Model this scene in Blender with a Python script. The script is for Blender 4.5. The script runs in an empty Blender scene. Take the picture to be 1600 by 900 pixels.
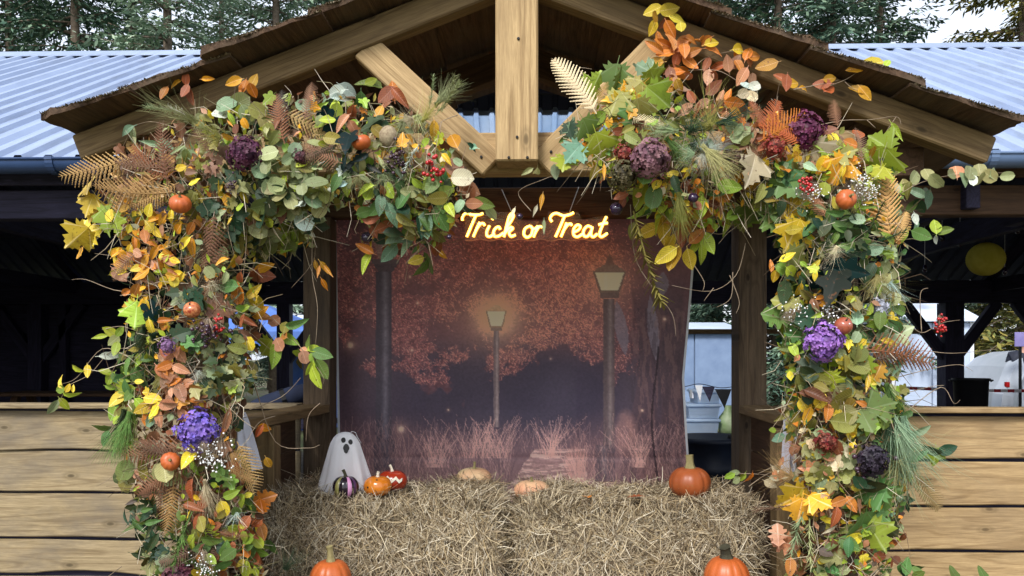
import bpy, bmesh, math, random
import numpy as np
from mathutils import Matrix, Vector
rnd = random.Random(7)
R = math.radians
scene = bpy.context.scene
col = scene.collection

# ------------------------------------------------------------------ camera
F, CX, HY = 1256.0, 800.0, 560.0            # focal length and horizon in photograph pixels (1600 wide)
YAW = R(1.4)
CAM = Vector((0.054, -3.0, 1.35))
FW = Vector((-math.sin(YAW), math.cos(YAW), 0)); RT = Vector((math.cos(YAW), math.sin(YAW), 0))
cd = bpy.data.cameras.new('camera'); cam = bpy.data.objects.new('camera', cd); col.objects.link(cam)
cam.location = CAM; cam.rotation_euler = (R(90), 0, YAW)
cd.sensor_width = 36; cd.lens = 36 * F / 1600; cd.shift_y = 110 / 1600; cd.clip_end = 2000; cd.clip_start = 0.05
scene.camera = cam
# ------------------------------------------------------------------ sky, sun, exposure
SUN_EL, SUN_AZ = R(44), R(198)              # azimuth clockwise from +Y: behind the camera, a little to the left
w = bpy.data.worlds.new('World'); scene.world = w; w.use_nodes = True
nt = w.node_tree; bg = nt.nodes['Background']
sky = nt.nodes.new('ShaderNodeTexSky'); sky.sky_type = 'NISHITA'; sky.sun_disc = False
sky.sun_elevation = SUN_EL; sky.sun_rotation = SUN_AZ; sky.dust_density = 2.5; sky.air_density = 1.2
hs = nt.nodes.new('ShaderNodeHueSaturation'); hs.inputs['Saturation'].default_value = 0.5
nt.links.new(sky.outputs[0], hs.inputs['Color'])
mixc = nt.nodes.new('ShaderNodeMix'); mixc.data_type = 'RGBA'; mixc.inputs[0].default_value = 0.45
nt.links.new(hs.outputs[0], mixc.inputs[6]); mixc.inputs[7].default_value = (8.2, 8.9, 10.2, 1)   # thin bright overcast
nt.links.new(mixc.outputs[2], bg.inputs['Color']); bg.inputs['Strength'].default_value = 0.12
sl = bpy.data.lights.new('sun', 'SUN'); so = bpy.data.objects.new('sun', sl); col.objects.link(so)
sl.energy = 2.3; sl.angle = R(14); sl.color = (1.0, 0.975, 0.94)
sd = Vector((math.sin(SUN_AZ) * math.cos(SUN_EL), math.cos(SUN_AZ) * math.cos(SUN_EL), math.sin(SUN_EL)))
so.rotation_euler = sd.to_track_quat('Z', 'Y').to_euler(); so.location = (0, -6, 8)
vs = scene.view_settings
vs.view_transform = 'Standard'; vs.look = 'None'; vs.gamma = 1.0; vs.use_curve_mapping = False
vs.exposure = 0.78
scene.render.engine = 'CYCLES'

# ------------------------------------------------------------------ helpers
def at(px, py, Y):
    d = FW + RT * ((px - CX) / F) + Vector((0, 0, (HY - py) / F))
    t = (Y - CAM.y) / d.y
    return CAM + d * t
def ppm(Y): return F / (Y - CAM.y)
def lin(c, k=1.0):
    o = []
    for v in c[:3]:
        v = v / 255.0
        o.append((v / 12.92 if v <= 0.04045 else ((v + 0.055) / 1.055) ** 2.4) * k)
    return (o[0], o[1], o[2], 1.0)
WM = {}
def link(name, mesh, parent=None, M=None, label=None, cat=None, group=None, kind=None):
    o = bpy.data.objects.new(name, mesh); col.objects.link(o)
    M = Matrix() if M is None else M
    WM[o] = M
    if parent is not None:
        o.parent = parent; o.matrix_basis = WM[parent].inverted() @ M
    else:
        o.matrix_basis = M
    if label: o['label'] = label
    if cat: o['category'] = cat
    if group: o['group'] = group
    if kind: o['kind'] = kind
    return o
def thing(name, label, cat, loc=(0, 0, 0), group=None, kind=None):
    o = link(name, None, None, Matrix.Translation(Vector(loc)), label, cat, group, kind)
    o.empty_display_size = 0.1
    return o
def T(x, y=None, z=None):
    return Matrix.Translation(Vector(x) if y is None else Vector((x, y, z)))

class MB:
    def __init__(s): s.v = []; s.f = []; s.m = []; s.c = []
    def add(s, vs, fs, mi=0, c=None):
        b = len(s.v); s.v.extend([tuple(p) for p in vs])
        for f in fs: s.f.append([i + b for i in f]); s.m.append(mi)
        if c is not None: s.c.extend([c] * len(vs))
    def box(s, x0, x1, y0, y1, z0, z1, mi=0, c=None):
        s.add([(x0,y0,z0),(x1,y0,z0),(x1,y1,z0),(x0,y1,z0),(x0,y0,z1),(x1,y0,z1),(x1,y1,z1),(x0,y1,z1)],
              [(0,3,2,1),(4,5,6,7),(0,1,5,4),(1,2,6,5),(2,3,7,6),(3,0,4,7)], mi, c)
    def tube(s, pts, r, n=6, mi=0, c=None, cap=True):
        pts = [Vector(p) for p in pts]; m = len(pts)
        rs = r if isinstance(r, (list, tuple)) else [r] * m
        vs = []; up = None
        for i, p in enumerate(pts):
            d = (pts[min(i+1, m-1)] - pts[max(i-1, 0)])
            d = d.normalized() if d.length > 1e-9 else Vector((0, 0, 1))
            if up is None:
                up = Vector((0, 0, 1)) if abs(d.z) < 0.9 else Vector((1, 0, 0))
            a = d.cross(up)
            if a.length < 1e-6: a = d.orthogonal()
            a.normalize(); b = a.cross(d).normalized(); up = b
            for k in range(n):
                t = 2 * math.pi * k / n
                vs.append(p + (a * math.cos(t) + b * math.sin(t)) * rs[i])
        fs = []
        for i in range(m - 1):
            for k in range(n):
                k2 = (k + 1) % n
                fs.append((i*n+k, i*n+k2, (i+1)*n+k2, (i+1)*n+k))
        if cap and n > 2:
            fs.append(tuple(range(n - 1, -1, -1))); fs.append(tuple((m-1)*n + k for k in range(n)))
        s.add(vs, fs, mi, c)
    def lathe(s, prof, n=24, fn=None, mi=0, c=None):
        vs = []; m = len(prof)
        for (r, z) in prof:
            for k in range(n):
                t = 2 * math.pi * k / n
                rr = r * (fn(t, z) if fn else 1)
                vs.append((rr * math.cos(t), rr * math.sin(t), z))
        fs = []
        for i in range(m - 1):
            for k in range(n):
                k2 = (k + 1) % n
                fs.append((i*n+k, i*n+k2, (i+1)*n+k2, (i+1)*n+k))
        s.add(vs, fs, mi, c)
    def mesh(s, name, mats, smooth=False):
        me = bpy.data.meshes.new(name); me.from_pydata(s.v, [], s.f)
        if not isinstance(mats, (list, tuple)): mats = [mats]
        for m in mats: me.materials.append(m)
        if len(mats) > 1: me.polygons.foreach_set('material_index', s.m)
        if s.c:
            ca = me.color_attributes.new('Col', 'FLOAT_COLOR', 'POINT')
            ca.data.foreach_set('color', np.array(s.c, dtype=np.float32).ravel())
        if smooth: me.polygons.foreach_set('use_smooth', [True] * len(me.polygons))
        me.update(); return me

def chbox(lx, ly, lz, ch=0.004):
    """chamfered box centred on y,z, running 0..lx along x"""
    bm = bmesh.new(); bmesh.ops.create_cube(bm, size=1)
    for v in bm.verts: v.co = Vector(((v.co.x + .5) * lx, v.co.y * ly, v.co.z * lz))
    bmesh.ops.bevel(bm, geom=bm.edges[:], offset=ch, segments=1, affect='EDGES')
    me = bpy.data.meshes.new('timber'); bm.to_mesh(me); bm.free(); return me
def frame(p0, p1, yref=Vector((0, 1, 0))):
    p0 = Vector(p0); x = (Vector(p1) - p0); L = x.length; x.normalize()
    if abs(x.dot(yref)) > 0.95: yref = Vector((1, 0, 0))
    z = x.cross(yref).normalized(); y = z.cross(x).normalized()
    M = Matrix((x, y, z)).transposed().to_4x4(); M.translation = p0
    return M, L
def beam(name, p0, p1, wy, hz, mat, parent=None, ch=0.004, **kw):
    M, L = frame(p0, p1); me = chbox(L, wy, hz, ch); me.materials.append(mat)
    return link(name, me, parent, M, **kw)

# ------------------------------------------------------------------ materials
def newmat(name):
    m = bpy.data.materials.new(name); m.use_nodes = True
    nt = m.node_tree; b = nt.nodes['Principled BSDF']
    return m, nt, b
def nd(nt, t, **kw):
    n = nt.nodes.new(t)
    for k, v in kw.items():
        if k in n.inputs: n.inputs[k].default_value = v
        else: setattr(n, k, v)
    return n
def ramp(nt, src, stops):
    r = nt.nodes.new('ShaderNodeValToRGB'); e = r.color_ramp.elements
    while len(e) < len(stops): e.new(0.5)
    for i, (p, c) in enumerate(stops): e[i].position = p; e[i].color = c
    nt.links.new(src, r.inputs[0]); return r
def mixrgb(nt, fac, a, b, mode='MIX'):
    m = nt.nodes.new('ShaderNodeMix'); m.data_type = 'RGBA'; m.blend_type = mode
    for i, v in ((0, fac), (6, a), (7, b)):
        if hasattr(v, 'is_linked') or isinstance(v, bpy.types.NodeSocket): nt.links.new(v, m.inputs[i])
        else: m.inputs[i].default_value = v
    return m.outputs[2]
def objcoord(nt, scale=(1, 1, 1), rand=True):
    tc = nt.nodes.new('ShaderNodeTexCoord'); mp = nt.nodes.new('ShaderNodeMapping')
    mp.inputs['Scale'].default_value = scale
    src = tc.outputs['Object']
    if rand:
        oi = nt.nodes.new('ShaderNodeObjectInfo'); mu = nt.nodes.new('ShaderNodeVectorMath'); mu.operation = 'SCALE'
        cx = nt.nodes.new('ShaderNodeCombineXYZ')
        for i in range(3): nt.links.new(oi.outputs['Random'], cx.inputs[i])
        nt.links.new(cx.outputs[0], mu.inputs[0]); mu.inputs['Scale'].default_value = 37.3
        ad = nt.nodes.new('ShaderNodeVectorMath'); ad.operation = 'ADD'
        nt.links.new(src, ad.inputs[0]); nt.links.new(mu.outputs[0], ad.inputs[1]); src = ad.outputs[0]
    nt.links.new(src, mp.inputs['Vector']); return mp.outputs[0]

def wood(name, c_dark, c_light, c_stain, rough=0.75, knots=True, stain=0.5, bump=0.25):
    m, nt, b = newmat(name); L = nt.links
    v = objcoord(nt, (1.0, 16, 16)); n1 = nd(nt, 'ShaderNodeTexNoise', Scale=2.2, Detail=8.0, Roughness=0.68, Distortion=1.1)
    L.new(v, n1.inputs['Vector'])
    v2 = objcoord(nt, (6.0, 190, 190)); n2 = nd(nt, 'ShaderNodeTexNoise', Scale=2.0, Detail=3.0, Roughness=0.7)
    L.new(v2, n2.inputs['Vector'])
    r1 = ramp(nt, n1.outputs[0], [(0.3, c_dark), (0.68, c_light)])
    r2 = ramp(nt, n2.outputs[0], [(0.3, (0.62, 0.6, 0.58, 1)), (0.65, (1.05, 1.05, 1.05, 1))])
    c = mixrgb(nt, 0.8, r1.outputs[0], r2.outputs[0], 'MULTIPLY')
    n0 = nd(nt, 'ShaderNodeTexNoise', Scale=1.0, Detail=2.0, Roughness=0.45, Distortion=0.4); L.new(objcoord(nt, (.55, 7, 7)), n0.inputs['Vector'])
    gm = nd(nt, 'ShaderNodeMath', operation='MULTIPLY'); L.new(n0.outputs[0], gm.inputs[0]); gm.inputs[1].default_value = 75.0
    gs = nd(nt, 'ShaderNodeMath', operation='SINE'); L.new(gm.outputs[0], gs.inputs[0])
    rg = ramp(nt, gs.outputs[0], [(0.0, (1.04, 1.04, 1.04, 1)), (0.55, (1, 1, 1, 1)), (1.0, (0.74, 0.70, 0.66, 1))])
    c = mixrgb(nt, 0.85, c, rg.outputs[0], 'MULTIPLY')
    v3 = objcoord(nt, (1.3, 2.4, 2.4)); n3 = nd(nt, 'ShaderNodeTexNoise', Scale=1.6, Detail=5.0, Roughness=0.65)
    L.new(v3, n3.inputs['Vector']); r3 = ramp(nt, n3.outputs[0], [(0.42, (0, 0, 0, 1)), (0.72, (stain, stain, stain, 1))])
    c = mixrgb(nt, r3.outputs[0], c, c_stain)
    if knots:
        v4 = objcoord(nt, (2.4, 1.0, 5.2)); sp = nt.nodes.new('ShaderNodeSeparateXYZ'); L.new(v4, sp.inputs[0]); cb = nt.nodes.new('ShaderNodeCombineXYZ'); L.new(sp.outputs[0], cb.inputs[0]); L.new(sp.outputs[2], cb.inputs[1])
        vo = nd(nt, 'ShaderNodeTexVoronoi', Scale=1.0, Randomness=1.0); vo.voronoi_dimensions = '2D'; L.new(cb.outputs[0], vo.inputs['Vector'])
        sc = nt.nodes.new('ShaderNodeSeparateColor'); L.new(vo.outputs['Color'], sc.inputs[0]); gt = nd(nt, 'ShaderNodeMath', operation='GREATER_THAN'); L.new(sc.outputs[0], gt.inputs[0]); gt.inputs[1].default_value = .55
        ad = nd(nt, 'ShaderNodeMath', operation='ADD'); L.new(vo.outputs['Distance'], ad.inputs[0]); L.new(gt.outputs[0], ad.inputs[1])
        r4 = ramp(nt, ad.outputs[0], [(0.0, (1, 1, 1, 1)), (0.035, (0.85, 0.85, 0.85, 1)), (0.06, (0.25, 0.25, 0.25, 1)), (0.085, (0.4, 0.4, 0.4, 1)), (0.14, (0, 0, 0, 1))])
        c = mixrgb(nt, r4.outputs[0], c, tuple(x * 0.42 for x in c_dark[:3]) + (1,))
    L.new(c, b.inputs['Base Color']); b.inputs['Roughness'].default_value = rough
    b.inputs['Specular IOR Level'].default_value = 0.25
    bp = nd(nt, 'ShaderNodeBump', Strength=bump, Distance=0.004); L.new(n2.outputs[0], bp.inputs['Height']); L.new(bp.outputs[0], b.inputs['Normal'])
    return m
def noisy(name, c1, c2, scale=8, rough=0.7, spec=0.3, metal=0.0, bump=0.0, detail=5, trans=0.0):
    m, nt, b = newmat(name); L = nt.links
    v = objcoord(nt); n = nd(nt, 'ShaderNodeTexNoise', Scale=float(scale), Detail=float(detail), Roughness=0.6); L.new(v, n.inputs['Vector'])
    r = ramp(nt, n.outputs[0], [(0.3, c1), (0.7, c2)]); L.new(r.outputs[0], b.inputs['Base Color'])
    b.inputs['Roughness'].default_value = rough; b.inputs['Specular IOR Level'].default_value = spec; b.inputs['Metallic'].default_value = metal
    if bump:
        bp = nd(nt, 'ShaderNodeBump', Strength=bump, Distance=0.01); L.new(n.outputs[0], bp.inputs['Height']); L.new(bp.outputs[0], b.inputs['Normal'])
    if trans:
        tr = nd(nt, 'ShaderNodeBsdfTranslucent'); L.new(r.outputs[0], tr.inputs['Color'])
        mx = nd(nt, 'ShaderNodeMixShader'); mx.inputs[0].default_value = trans
        L.new(b.outputs[0], mx.inputs[1]); L.new(tr.outputs[0], mx.inputs[2]); L.new(mx.outputs[0], nt.nodes['Material Output'].inputs[0])
    return m
def leafmat(name, attr=False, rough=0.5, transl=0.28, veins=True, palm=False):
    m, nt, b = newmat(name); L = nt.links
    oi = nt.nodes.new('ShaderNodeObjectInfo')
    if attr:
        at_ = nt.nodes.new('ShaderNodeAttribute'); at_.attribute_name = 'Col'; c = at_.outputs['Color']
    else:
        c = oi.outputs['Color']
        v = objcoord(nt, (1, 1, 1)); n = nd(nt, 'ShaderNodeTexNoise', Scale=2.6, Detail=4.0, Roughness=0.65); L.new(v, n.inputs['Vector'])
        r = ramp(nt, n.outputs[0], [(0.40, (0, 0, 0, 1)), (0.66, (0.75, 0.75, 0.75, 1))])
        hv = nd(nt, 'ShaderNodeHueSaturation', Hue=0.49, Saturation=1.0, Value=0.80); L.new(c, hv.inputs['Color'])
        c2 = mixrgb(nt, r.outputs[0], c, hv.outputs[0])
        n5 = nd(nt, 'ShaderNodeTexNoise', Scale=9.0, Detail=3.0); L.new(v, n5.inputs['Vector'])
        r5 = ramp(nt, n5.outputs[0], [(0.62, (0, 0, 0, 1)), (0.72, (0.7, 0.7, 0.7, 1))])
        c = mixrgb(nt, r5.outputs[0], c2, lin((96, 62, 38)))
        if palm:
            tc = nt.nodes.new('ShaderNodeTexCoord'); sx = nt.nodes.new('ShaderNodeSeparateXYZ'); L.new(tc.outputs['Object'], sx.inputs[0])
            ab = nd(nt, 'ShaderNodeMath', operation='ABSOLUTE'); L.new(sx.outputs[0], ab.inputs[0])
            an = nd(nt, 'ShaderNodeMath', operation='ARCTAN2'); L.new(ab.outputs[0], an.inputs[0]); L.new(sx.outputs[1], an.inputs[1])
            pp = nd(nt, 'ShaderNodeMath', operation='PINGPONG'); L.new(an.outputs[0], pp.inputs[0]); pp.inputs[1].default_value = 0.46
            rv = ramp(nt, pp.outputs[0], [(0.0, (1, 1, 1, 1)), (0.025, (1, 1, 1, 1)), (0.06, (0, 0, 0, 1))])
            hm = nd(nt, 'ShaderNodeHueSaturation', Saturation=0.8, Value=1.35); L.new(c, hm.inputs['Color'])
            c = mixrgb(nt, rv.outputs[0], c, hm.outputs[0])
        elif veins:
            tc = nt.nodes.new('ShaderNodeTexCoord'); sx = nt.nodes.new('ShaderNodeSeparateXYZ'); L.new(tc.outputs['Object'], sx.inputs[0])
            ab = nd(nt, 'ShaderNodeMath', operation='ABSOLUTE'); L.new(sx.outputs[0], ab.inputs[0])
            ma = nd(nt, 'ShaderNodeMath', operation='MULTIPLY_ADD'); L.new(ab.outputs[0], ma.inputs[0]); ma.inputs[1].default_value = -0.9; L.new(sx.outputs[1], ma.inputs[2])
            ms = nd(nt, 'ShaderNodeMath', operation='MULTIPLY'); L.new(ma.outputs[0], ms.inputs[0]); ms.inputs[1].default_value = 62.0
            sn = nd(nt, 'ShaderNodeMath', operation='SINE'); L.new(ms.outputs[0], sn.inputs[0])
            rv = ramp(nt, sn.outputs[0], [(0.0, (0.90, 0.90, 0.90, 1)), (0.9, (1, 1, 1, 1)), (1.0, (1.22, 1.22, 1.16, 1))])
            c = mixrgb(nt, 1.0, c, rv.outputs[0], 'MULTIPLY')
            rm = ramp(nt, ab.outputs[0], [(0.0, (1, 1, 1, 1)), (0.012, (1, 1, 1, 1)), (0.02, (0, 0, 0, 1))])
            hm = nd(nt, 'ShaderNodeHueSaturation', Saturation=0.85, Value=1.3); L.new(c, hm.inputs['Color'])
            c = mixrgb(nt, rm.outputs[0], c, hm.outputs[0])
            bp = nd(nt, 'ShaderNodeBump', Strength=0.12, Distance=0.01); L.new(sn.outputs[0], bp.inputs['Height']); L.new(bp.outputs[0], b.inputs['Normal'])
    L.new(c, b.inputs['Base Color']); b.inputs['Roughness'].default_value = rough; b.inputs['Specular IOR Level'].default_value = 0.35
    tr = nd(nt, 'ShaderNodeBsdfTranslucent'); L.new(c, tr.inputs['Color'])
    mx = nd(nt, 'ShaderNodeMixShader'); mx.inputs[0].default_value = transl
    L.new(b.outputs[0], mx.inputs[1]); L.new(tr.outputs[0], mx.inputs[2]); L.new(mx.outputs[0], nt.nodes['Material Output'].inputs[0])
    return m
def attrmat(name, rough=0.8, spec=0.2):
    m, nt, b = newmat(name)
    a = nt.nodes.new('ShaderNodeAttribute'); a.attribute_name = 'Col'; nt.links.new(a.outputs['Color'], b.inputs['Base Color'])
    b.inputs['Roughness'].default_value = rough; b.inputs['Specular IOR Level'].default_value = spec
    return m
def emis(name, c, s):
    m, nt, b = newmat(name); b.inputs['Base Color'].default_value = c
    b.inputs['Emission Color'].default_value = c; b.inputs['Emission Strength'].default_value = s; return m

M_truss = wood('truss_pine', lin((154, 128, 90)), lin((192, 164, 120)), lin((128, 106, 78)), stain=0.45)
M_rafter = wood('shaded_rafter_pine', lin((102, 83, 56)), lin((140, 117, 82)), lin((92, 77, 56)), stain=0.5)  # rafter shading put into a darker pine colour
M_post = wood('post_timber', lin((70, 57, 44)), lin((112, 94, 74)), lin((60, 54, 50)), stain=0.6)
M_brown = wood('brown_timber', lin((66, 47, 34)), lin((98, 73, 52)), lin((50, 40, 32)), stain=0.5)
M_dark = wood('navy_shade_timber', lin((36, 35, 54)), lin((60, 57, 80)), lin((30, 30, 48)), stain=0.5, knots=False)  # dark timber; navy cast of the dim interior put into its colours
M_plankL = wood('weathered_plank', lin((122, 106, 78)), lin((168, 150, 116)), lin((102, 94, 84)), stain=0.9)
M_plankR = wood('larch_plank', lin((142, 117, 82)), lin((184, 157, 114)), lin((124, 105, 80)), stain=0.6)
M_roofb = wood('rough_roof_board', lin((66, 48, 36)), lin((108, 84, 64)), lin((96, 86, 72)), stain=0.7, bump=0.8, knots=False)
def roofmetal():
    m, nt, b = newmat('coated_roof_sheet'); L = nt.links
    n1 = nd(nt, 'ShaderNodeTexNoise', Scale=1.2, Detail=6.0, Roughness=.6); L.new(objcoord(nt), n1.inputs['Vector'])
    n2 = nd(nt, 'ShaderNodeTexNoise', Scale=3.0, Detail=5.0, Roughness=.7); L.new(objcoord(nt, (7, .5, .5)), n2.inputs['Vector'])
    r1 = ramp(nt, n1.outputs[0], [(.3, lin((124, 139, 168))), (.7, lin((146, 161, 188)))]); r2 = ramp(nt, n2.outputs[0], [(.5, (0, 0, 0, 1)), (.8, (.55, .55, .55, 1))])
    L.new(mixrgb(nt, r2.outputs[0], r1.outputs[0], lin((96, 100, 104))), b.inputs['Base Color']); b.inputs['Roughness'].default_value = .45; return m
M_metal = roofmetal()
M_under = noisy('roof_sheet_underside', lin((50, 55, 76)), lin((70, 77, 102)), scale=2, rough=0.7)  # dim navy of the interior put into the underside colour
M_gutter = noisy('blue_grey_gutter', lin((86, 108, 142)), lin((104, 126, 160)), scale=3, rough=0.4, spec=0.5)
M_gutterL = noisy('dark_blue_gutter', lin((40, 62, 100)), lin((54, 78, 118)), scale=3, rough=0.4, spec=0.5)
M_leaf = leafmat('autumn_leaf')
M_gloss = leafmat('glossy_leaf', rough=0.5, transl=0.1, palm=True)
M_gloss.node_tree.nodes['Principled BSDF'].inputs['Specular IOR Level'].default_value = .12
M_lobed = leafmat('lobed_autumn_leaf', palm=True)
M_leafA = leafmat('foliage_mass', attr=True)
M_fern = leafmat('bracken', veins=False, rough=0.8, transl=0.2)
M_petal = leafmat('petal', veins=False, rough=0.6, transl=0.25)
M_needle = attrmat('conifer_needles', 0.7, 0.2)
M_straw = attrmat('straw', 0.65, 0.3)
M_bark = noisy('bark', lin((84, 72, 60)), lin((128, 114, 100)), scale=14, rough=0.9, bump=0.6)
M_twig = noisy('twig_bark', lin((110, 92, 74)), lin((168, 150, 128)), scale=20, rough=0.8)
M_white = noisy('white_paint', lin((205, 208, 214)), lin((222, 224, 228)), scale=5, rough=0.5)
M_black = noisy('black_plastic', lin((14, 15, 18)), lin((22, 23, 27)), scale=6, rough=0.45)

# ------------------------------------------------------------------ ground
def groundmat():
    m, nt, b = newmat('grass_and_mud'); L = nt.links
    v = objcoord(nt, rand=False)
    n1 = nd(nt, 'ShaderNodeTexNoise', Scale=0.5, Detail=8.0); L.new(v, n1.inputs['Vector'])
    n2 = nd(nt, 'ShaderNodeTexNoise', Scale=14.0, Detail=6.0, Roughness=0.7); L.new(v, n2.inputs['Vector'])
    a = ramp(nt, n2.outputs[0], [(0.3, lin((58, 66, 34))), (0.7, lin((96, 104, 56)))])
    c = ramp(nt, n2.outputs[0], [(0.3, lin((70, 58, 44))), (0.7, lin((112, 98, 76)))])
    f = ramp(nt, n1.outputs[0], [(0.45, (0, 0, 0, 1)), (0.6, (1, 1, 1, 1))])
    L.new(mixrgb(nt, f.outputs[0], a.outputs[0], c.outputs[0]), b.inputs['Base Color']); b.inputs['Roughness'].default_value = 0.95
    bp = nd(nt, 'ShaderNodeBump', Strength=0.6, Distance=0.03); L.new(n2.outputs[0], bp.inputs['Height']); L.new(bp.outputs[0], b.inputs['Normal'])
    return m
g = MB(); N = 40
gx = [(-1 if i < N/2 else 1) * 600 * (abs(i - N/2) / (N/2)) ** 3 for i in range(N + 1)]
g.add([(x, y + 4, 0) for y in gx for x in gx], [(j*(N+1)+i, j*(N+1)+i+1, (j+1)*(N+1)+i+1, (j+1)*(N+1)+i) for j in range(N) for i in range(N)])
link('ground', g.mesh('ground', groundmat()), kind='structure')
g = MB(); g.box(-9, 9, 0.0, 8.2, 0.001, 0.03)
link('floor', g.mesh('floor', noisy('trodden_floor', lin((74, 66, 58)), lin((98, 90, 80)), scale=9, rough=0.9, bump=0.3)), kind='structure')

# ------------------------------------------------------------------ the long open shed behind the porch
EY, EZ, RY, RZ, BY = 1.2, 2.40, 4.7, 4.28, 8.2
shed = thing('timber_shed', 'long open timber shed with pale blue corrugated roof behind the porch', 'shed', (0, 4.7, 0))
def sheet_mesh(p0, p1, w=0.99, mats=None):
    """box-profile sheet, p0/p1 = (y,z) at eave and ridge, local x 0..w"""
    prof = []; pit = 0.165
    for k in range(6):
        x = k * pit; prof += [(x, 0), (x + .100, 0), (x + .115, .030), (x + .150, .030)]
    prof.append((w + 0.012, 0))
    b = MB(); n = len(prof)
    for th, mi in ((0.0, 0), (-0.003, 1)):
        vs = []
        for (y, z) in (p0, p1):
            vs += [(x, y, z + h + th) for (x, h) in prof]
        b.add(vs, [((i, i+1, n+i+1, n+i) if mi == 0 else (i, n+i, n+i+1, i+1)) for i in range(n - 1)], mi)
    return b.mesh('corrugated_sheet', mats or [M_metal, M_under])
full = sheet_mesh((EY, EZ), (RY - .02, RZ)); back = sheet_mesh((BY, EZ), (RY + .02, RZ))
sl_ = (RZ - EZ) / (RY - EY)
mid = sheet_mesh((3.3, EZ + sl_ * (3.3 - EY)), (RY - .02, RZ))
M_clear = noisy('clear_roof_sheet', lin((205, 222, 240)), lin((232, 240, 250)), scale=2, rough=0.3, trans=0.75)
zc_ = lambda y: RZ - (y - RY - .02) * (RZ - EZ) / (BY - RY - .02)
clear = sheet_mesh((6.2, zc_(6.2) - .004), (5.36, zc_(5.36) - .004), mats=[M_clear, M_clear]); upb = sheet_mesh((5.42, zc_(5.42)), (RY + .02, RZ)); lowb = sheet_mesh((BY, EZ), (6.1, zc_(6.1)))
for k in range(-9, 9):
    x = k * 0.99
    m_ = mid if -1.9 < x < 0.95 else full
    link('roof_sheet', m_, shed, T(x, 0, 0))
    if k in (-1, 0):
        link('roof_sheet', clear, shed, T(x, 0, 0)); link('roof_sheet', lowb, shed, T(x, 0, 0)); link('roof_sheet', upb, shed, T(x, 0, 0))
    else: link('roof_sheet', back, shed, T(x, 0, 0))
g = MB()
for s in (1, -1):
    g.add([(-9, RY, RZ + .055), (9, RY, RZ + .055), (9, RY - s * .18, RZ - .18 * sl_ + .045), (-9, RY - s * .18, RZ - .18 * sl_ + .045),
           (-9, RY, RZ + .050), (9, RY, RZ + .050), (9, RY - s * .18, RZ - .18 * sl_ + .036), (-9, RY - s * .18, RZ - .18 * sl_ + .036)],
          [(0, 1, 2, 3), (4, 7, 6, 5), (3, 2, 6, 7)])
link('ridge_cap', g.mesh('ridge_cap', M_metal), shed)
# gutters with brackets
def gutter(x0, x1, mat):
    pr = [(-.062 * math.cos(t), -.062 * math.sin(t)) for t in [math.pi * i / 10 for i in range(11)]]
    b = MB(); yc, zc = EY - .03, 2.385
    for r, fl in ((1.0, 0), (0.93, 1)):
        vs = [(x, yc + p[0] * r, zc + p[1] * r) for x in (x0, x1) for p in pr]
        b.add(vs, [((i, i+1, 12+i-0, 11+i) if not fl else (i, 11+i, 12+i, i+1)) for i in range(10)])
    b.tube([(x0, yc - .062, zc + .002), (x1, yc - .062, zc + .002)], .008, 8)
    b.tube([(x0, yc + .062, zc + .002), (x1, yc + .062, zc + .002)], .006, 6)
    for x in (x0, x1): b.add([(x, yc + p[0], zc + p[1]) for p in pr], [tuple(range(11))])
    o = link('gutter', b.mesh('gutter', mat, True), shed)
    x = x0 + .35
    while x < x1:
        c = MB(); vs = [(xx, yc + p[0] * 1.1, zc + p[1] * 1.1) for xx in (x - .02, x + .02) for p in pr]
        c.add(vs, [(i, i+1, 12+i, 11+i) for i in range(10)]); c.box(x - .02, x + .02, yc - .072, yc - .05, zc - .004, zc + .014)
        link('gutter_bracket', c.mesh('gutter_bracket', mat), o)
        x += .62
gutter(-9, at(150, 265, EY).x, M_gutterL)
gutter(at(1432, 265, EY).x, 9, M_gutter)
PL_ = -1.13
# frame
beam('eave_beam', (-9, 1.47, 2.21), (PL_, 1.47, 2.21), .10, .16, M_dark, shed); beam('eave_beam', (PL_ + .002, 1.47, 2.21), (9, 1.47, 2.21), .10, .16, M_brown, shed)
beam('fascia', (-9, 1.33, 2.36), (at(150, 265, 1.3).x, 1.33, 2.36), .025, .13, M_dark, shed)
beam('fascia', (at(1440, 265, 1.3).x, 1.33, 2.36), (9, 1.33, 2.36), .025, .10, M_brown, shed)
PL, PR = -1.13, at(1174, 400, 1.42).x
for x, wd in ((PL, .15), (PR, .17), (-4.6, .16), (4.8, .16), (-8.6, .16), (8.6, .16)):
    beam('post', (x, 1.475, 0), (x, 1.475, 2.13), wd, .15, M_post, shed)
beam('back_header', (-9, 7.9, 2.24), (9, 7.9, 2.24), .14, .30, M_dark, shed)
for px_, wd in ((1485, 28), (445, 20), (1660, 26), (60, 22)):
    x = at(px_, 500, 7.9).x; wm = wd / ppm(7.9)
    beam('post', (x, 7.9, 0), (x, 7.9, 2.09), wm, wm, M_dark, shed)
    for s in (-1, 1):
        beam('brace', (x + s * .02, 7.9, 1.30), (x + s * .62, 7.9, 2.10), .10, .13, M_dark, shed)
# joist ends under the right eave
for px_ in (1531, 1700):
    x = at(px_, 310, 1.3).x
    beam('joist', (x, 1.36, 2.22), (x, 2.0, 2.22), .075, .13, M_dark, shed)
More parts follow.
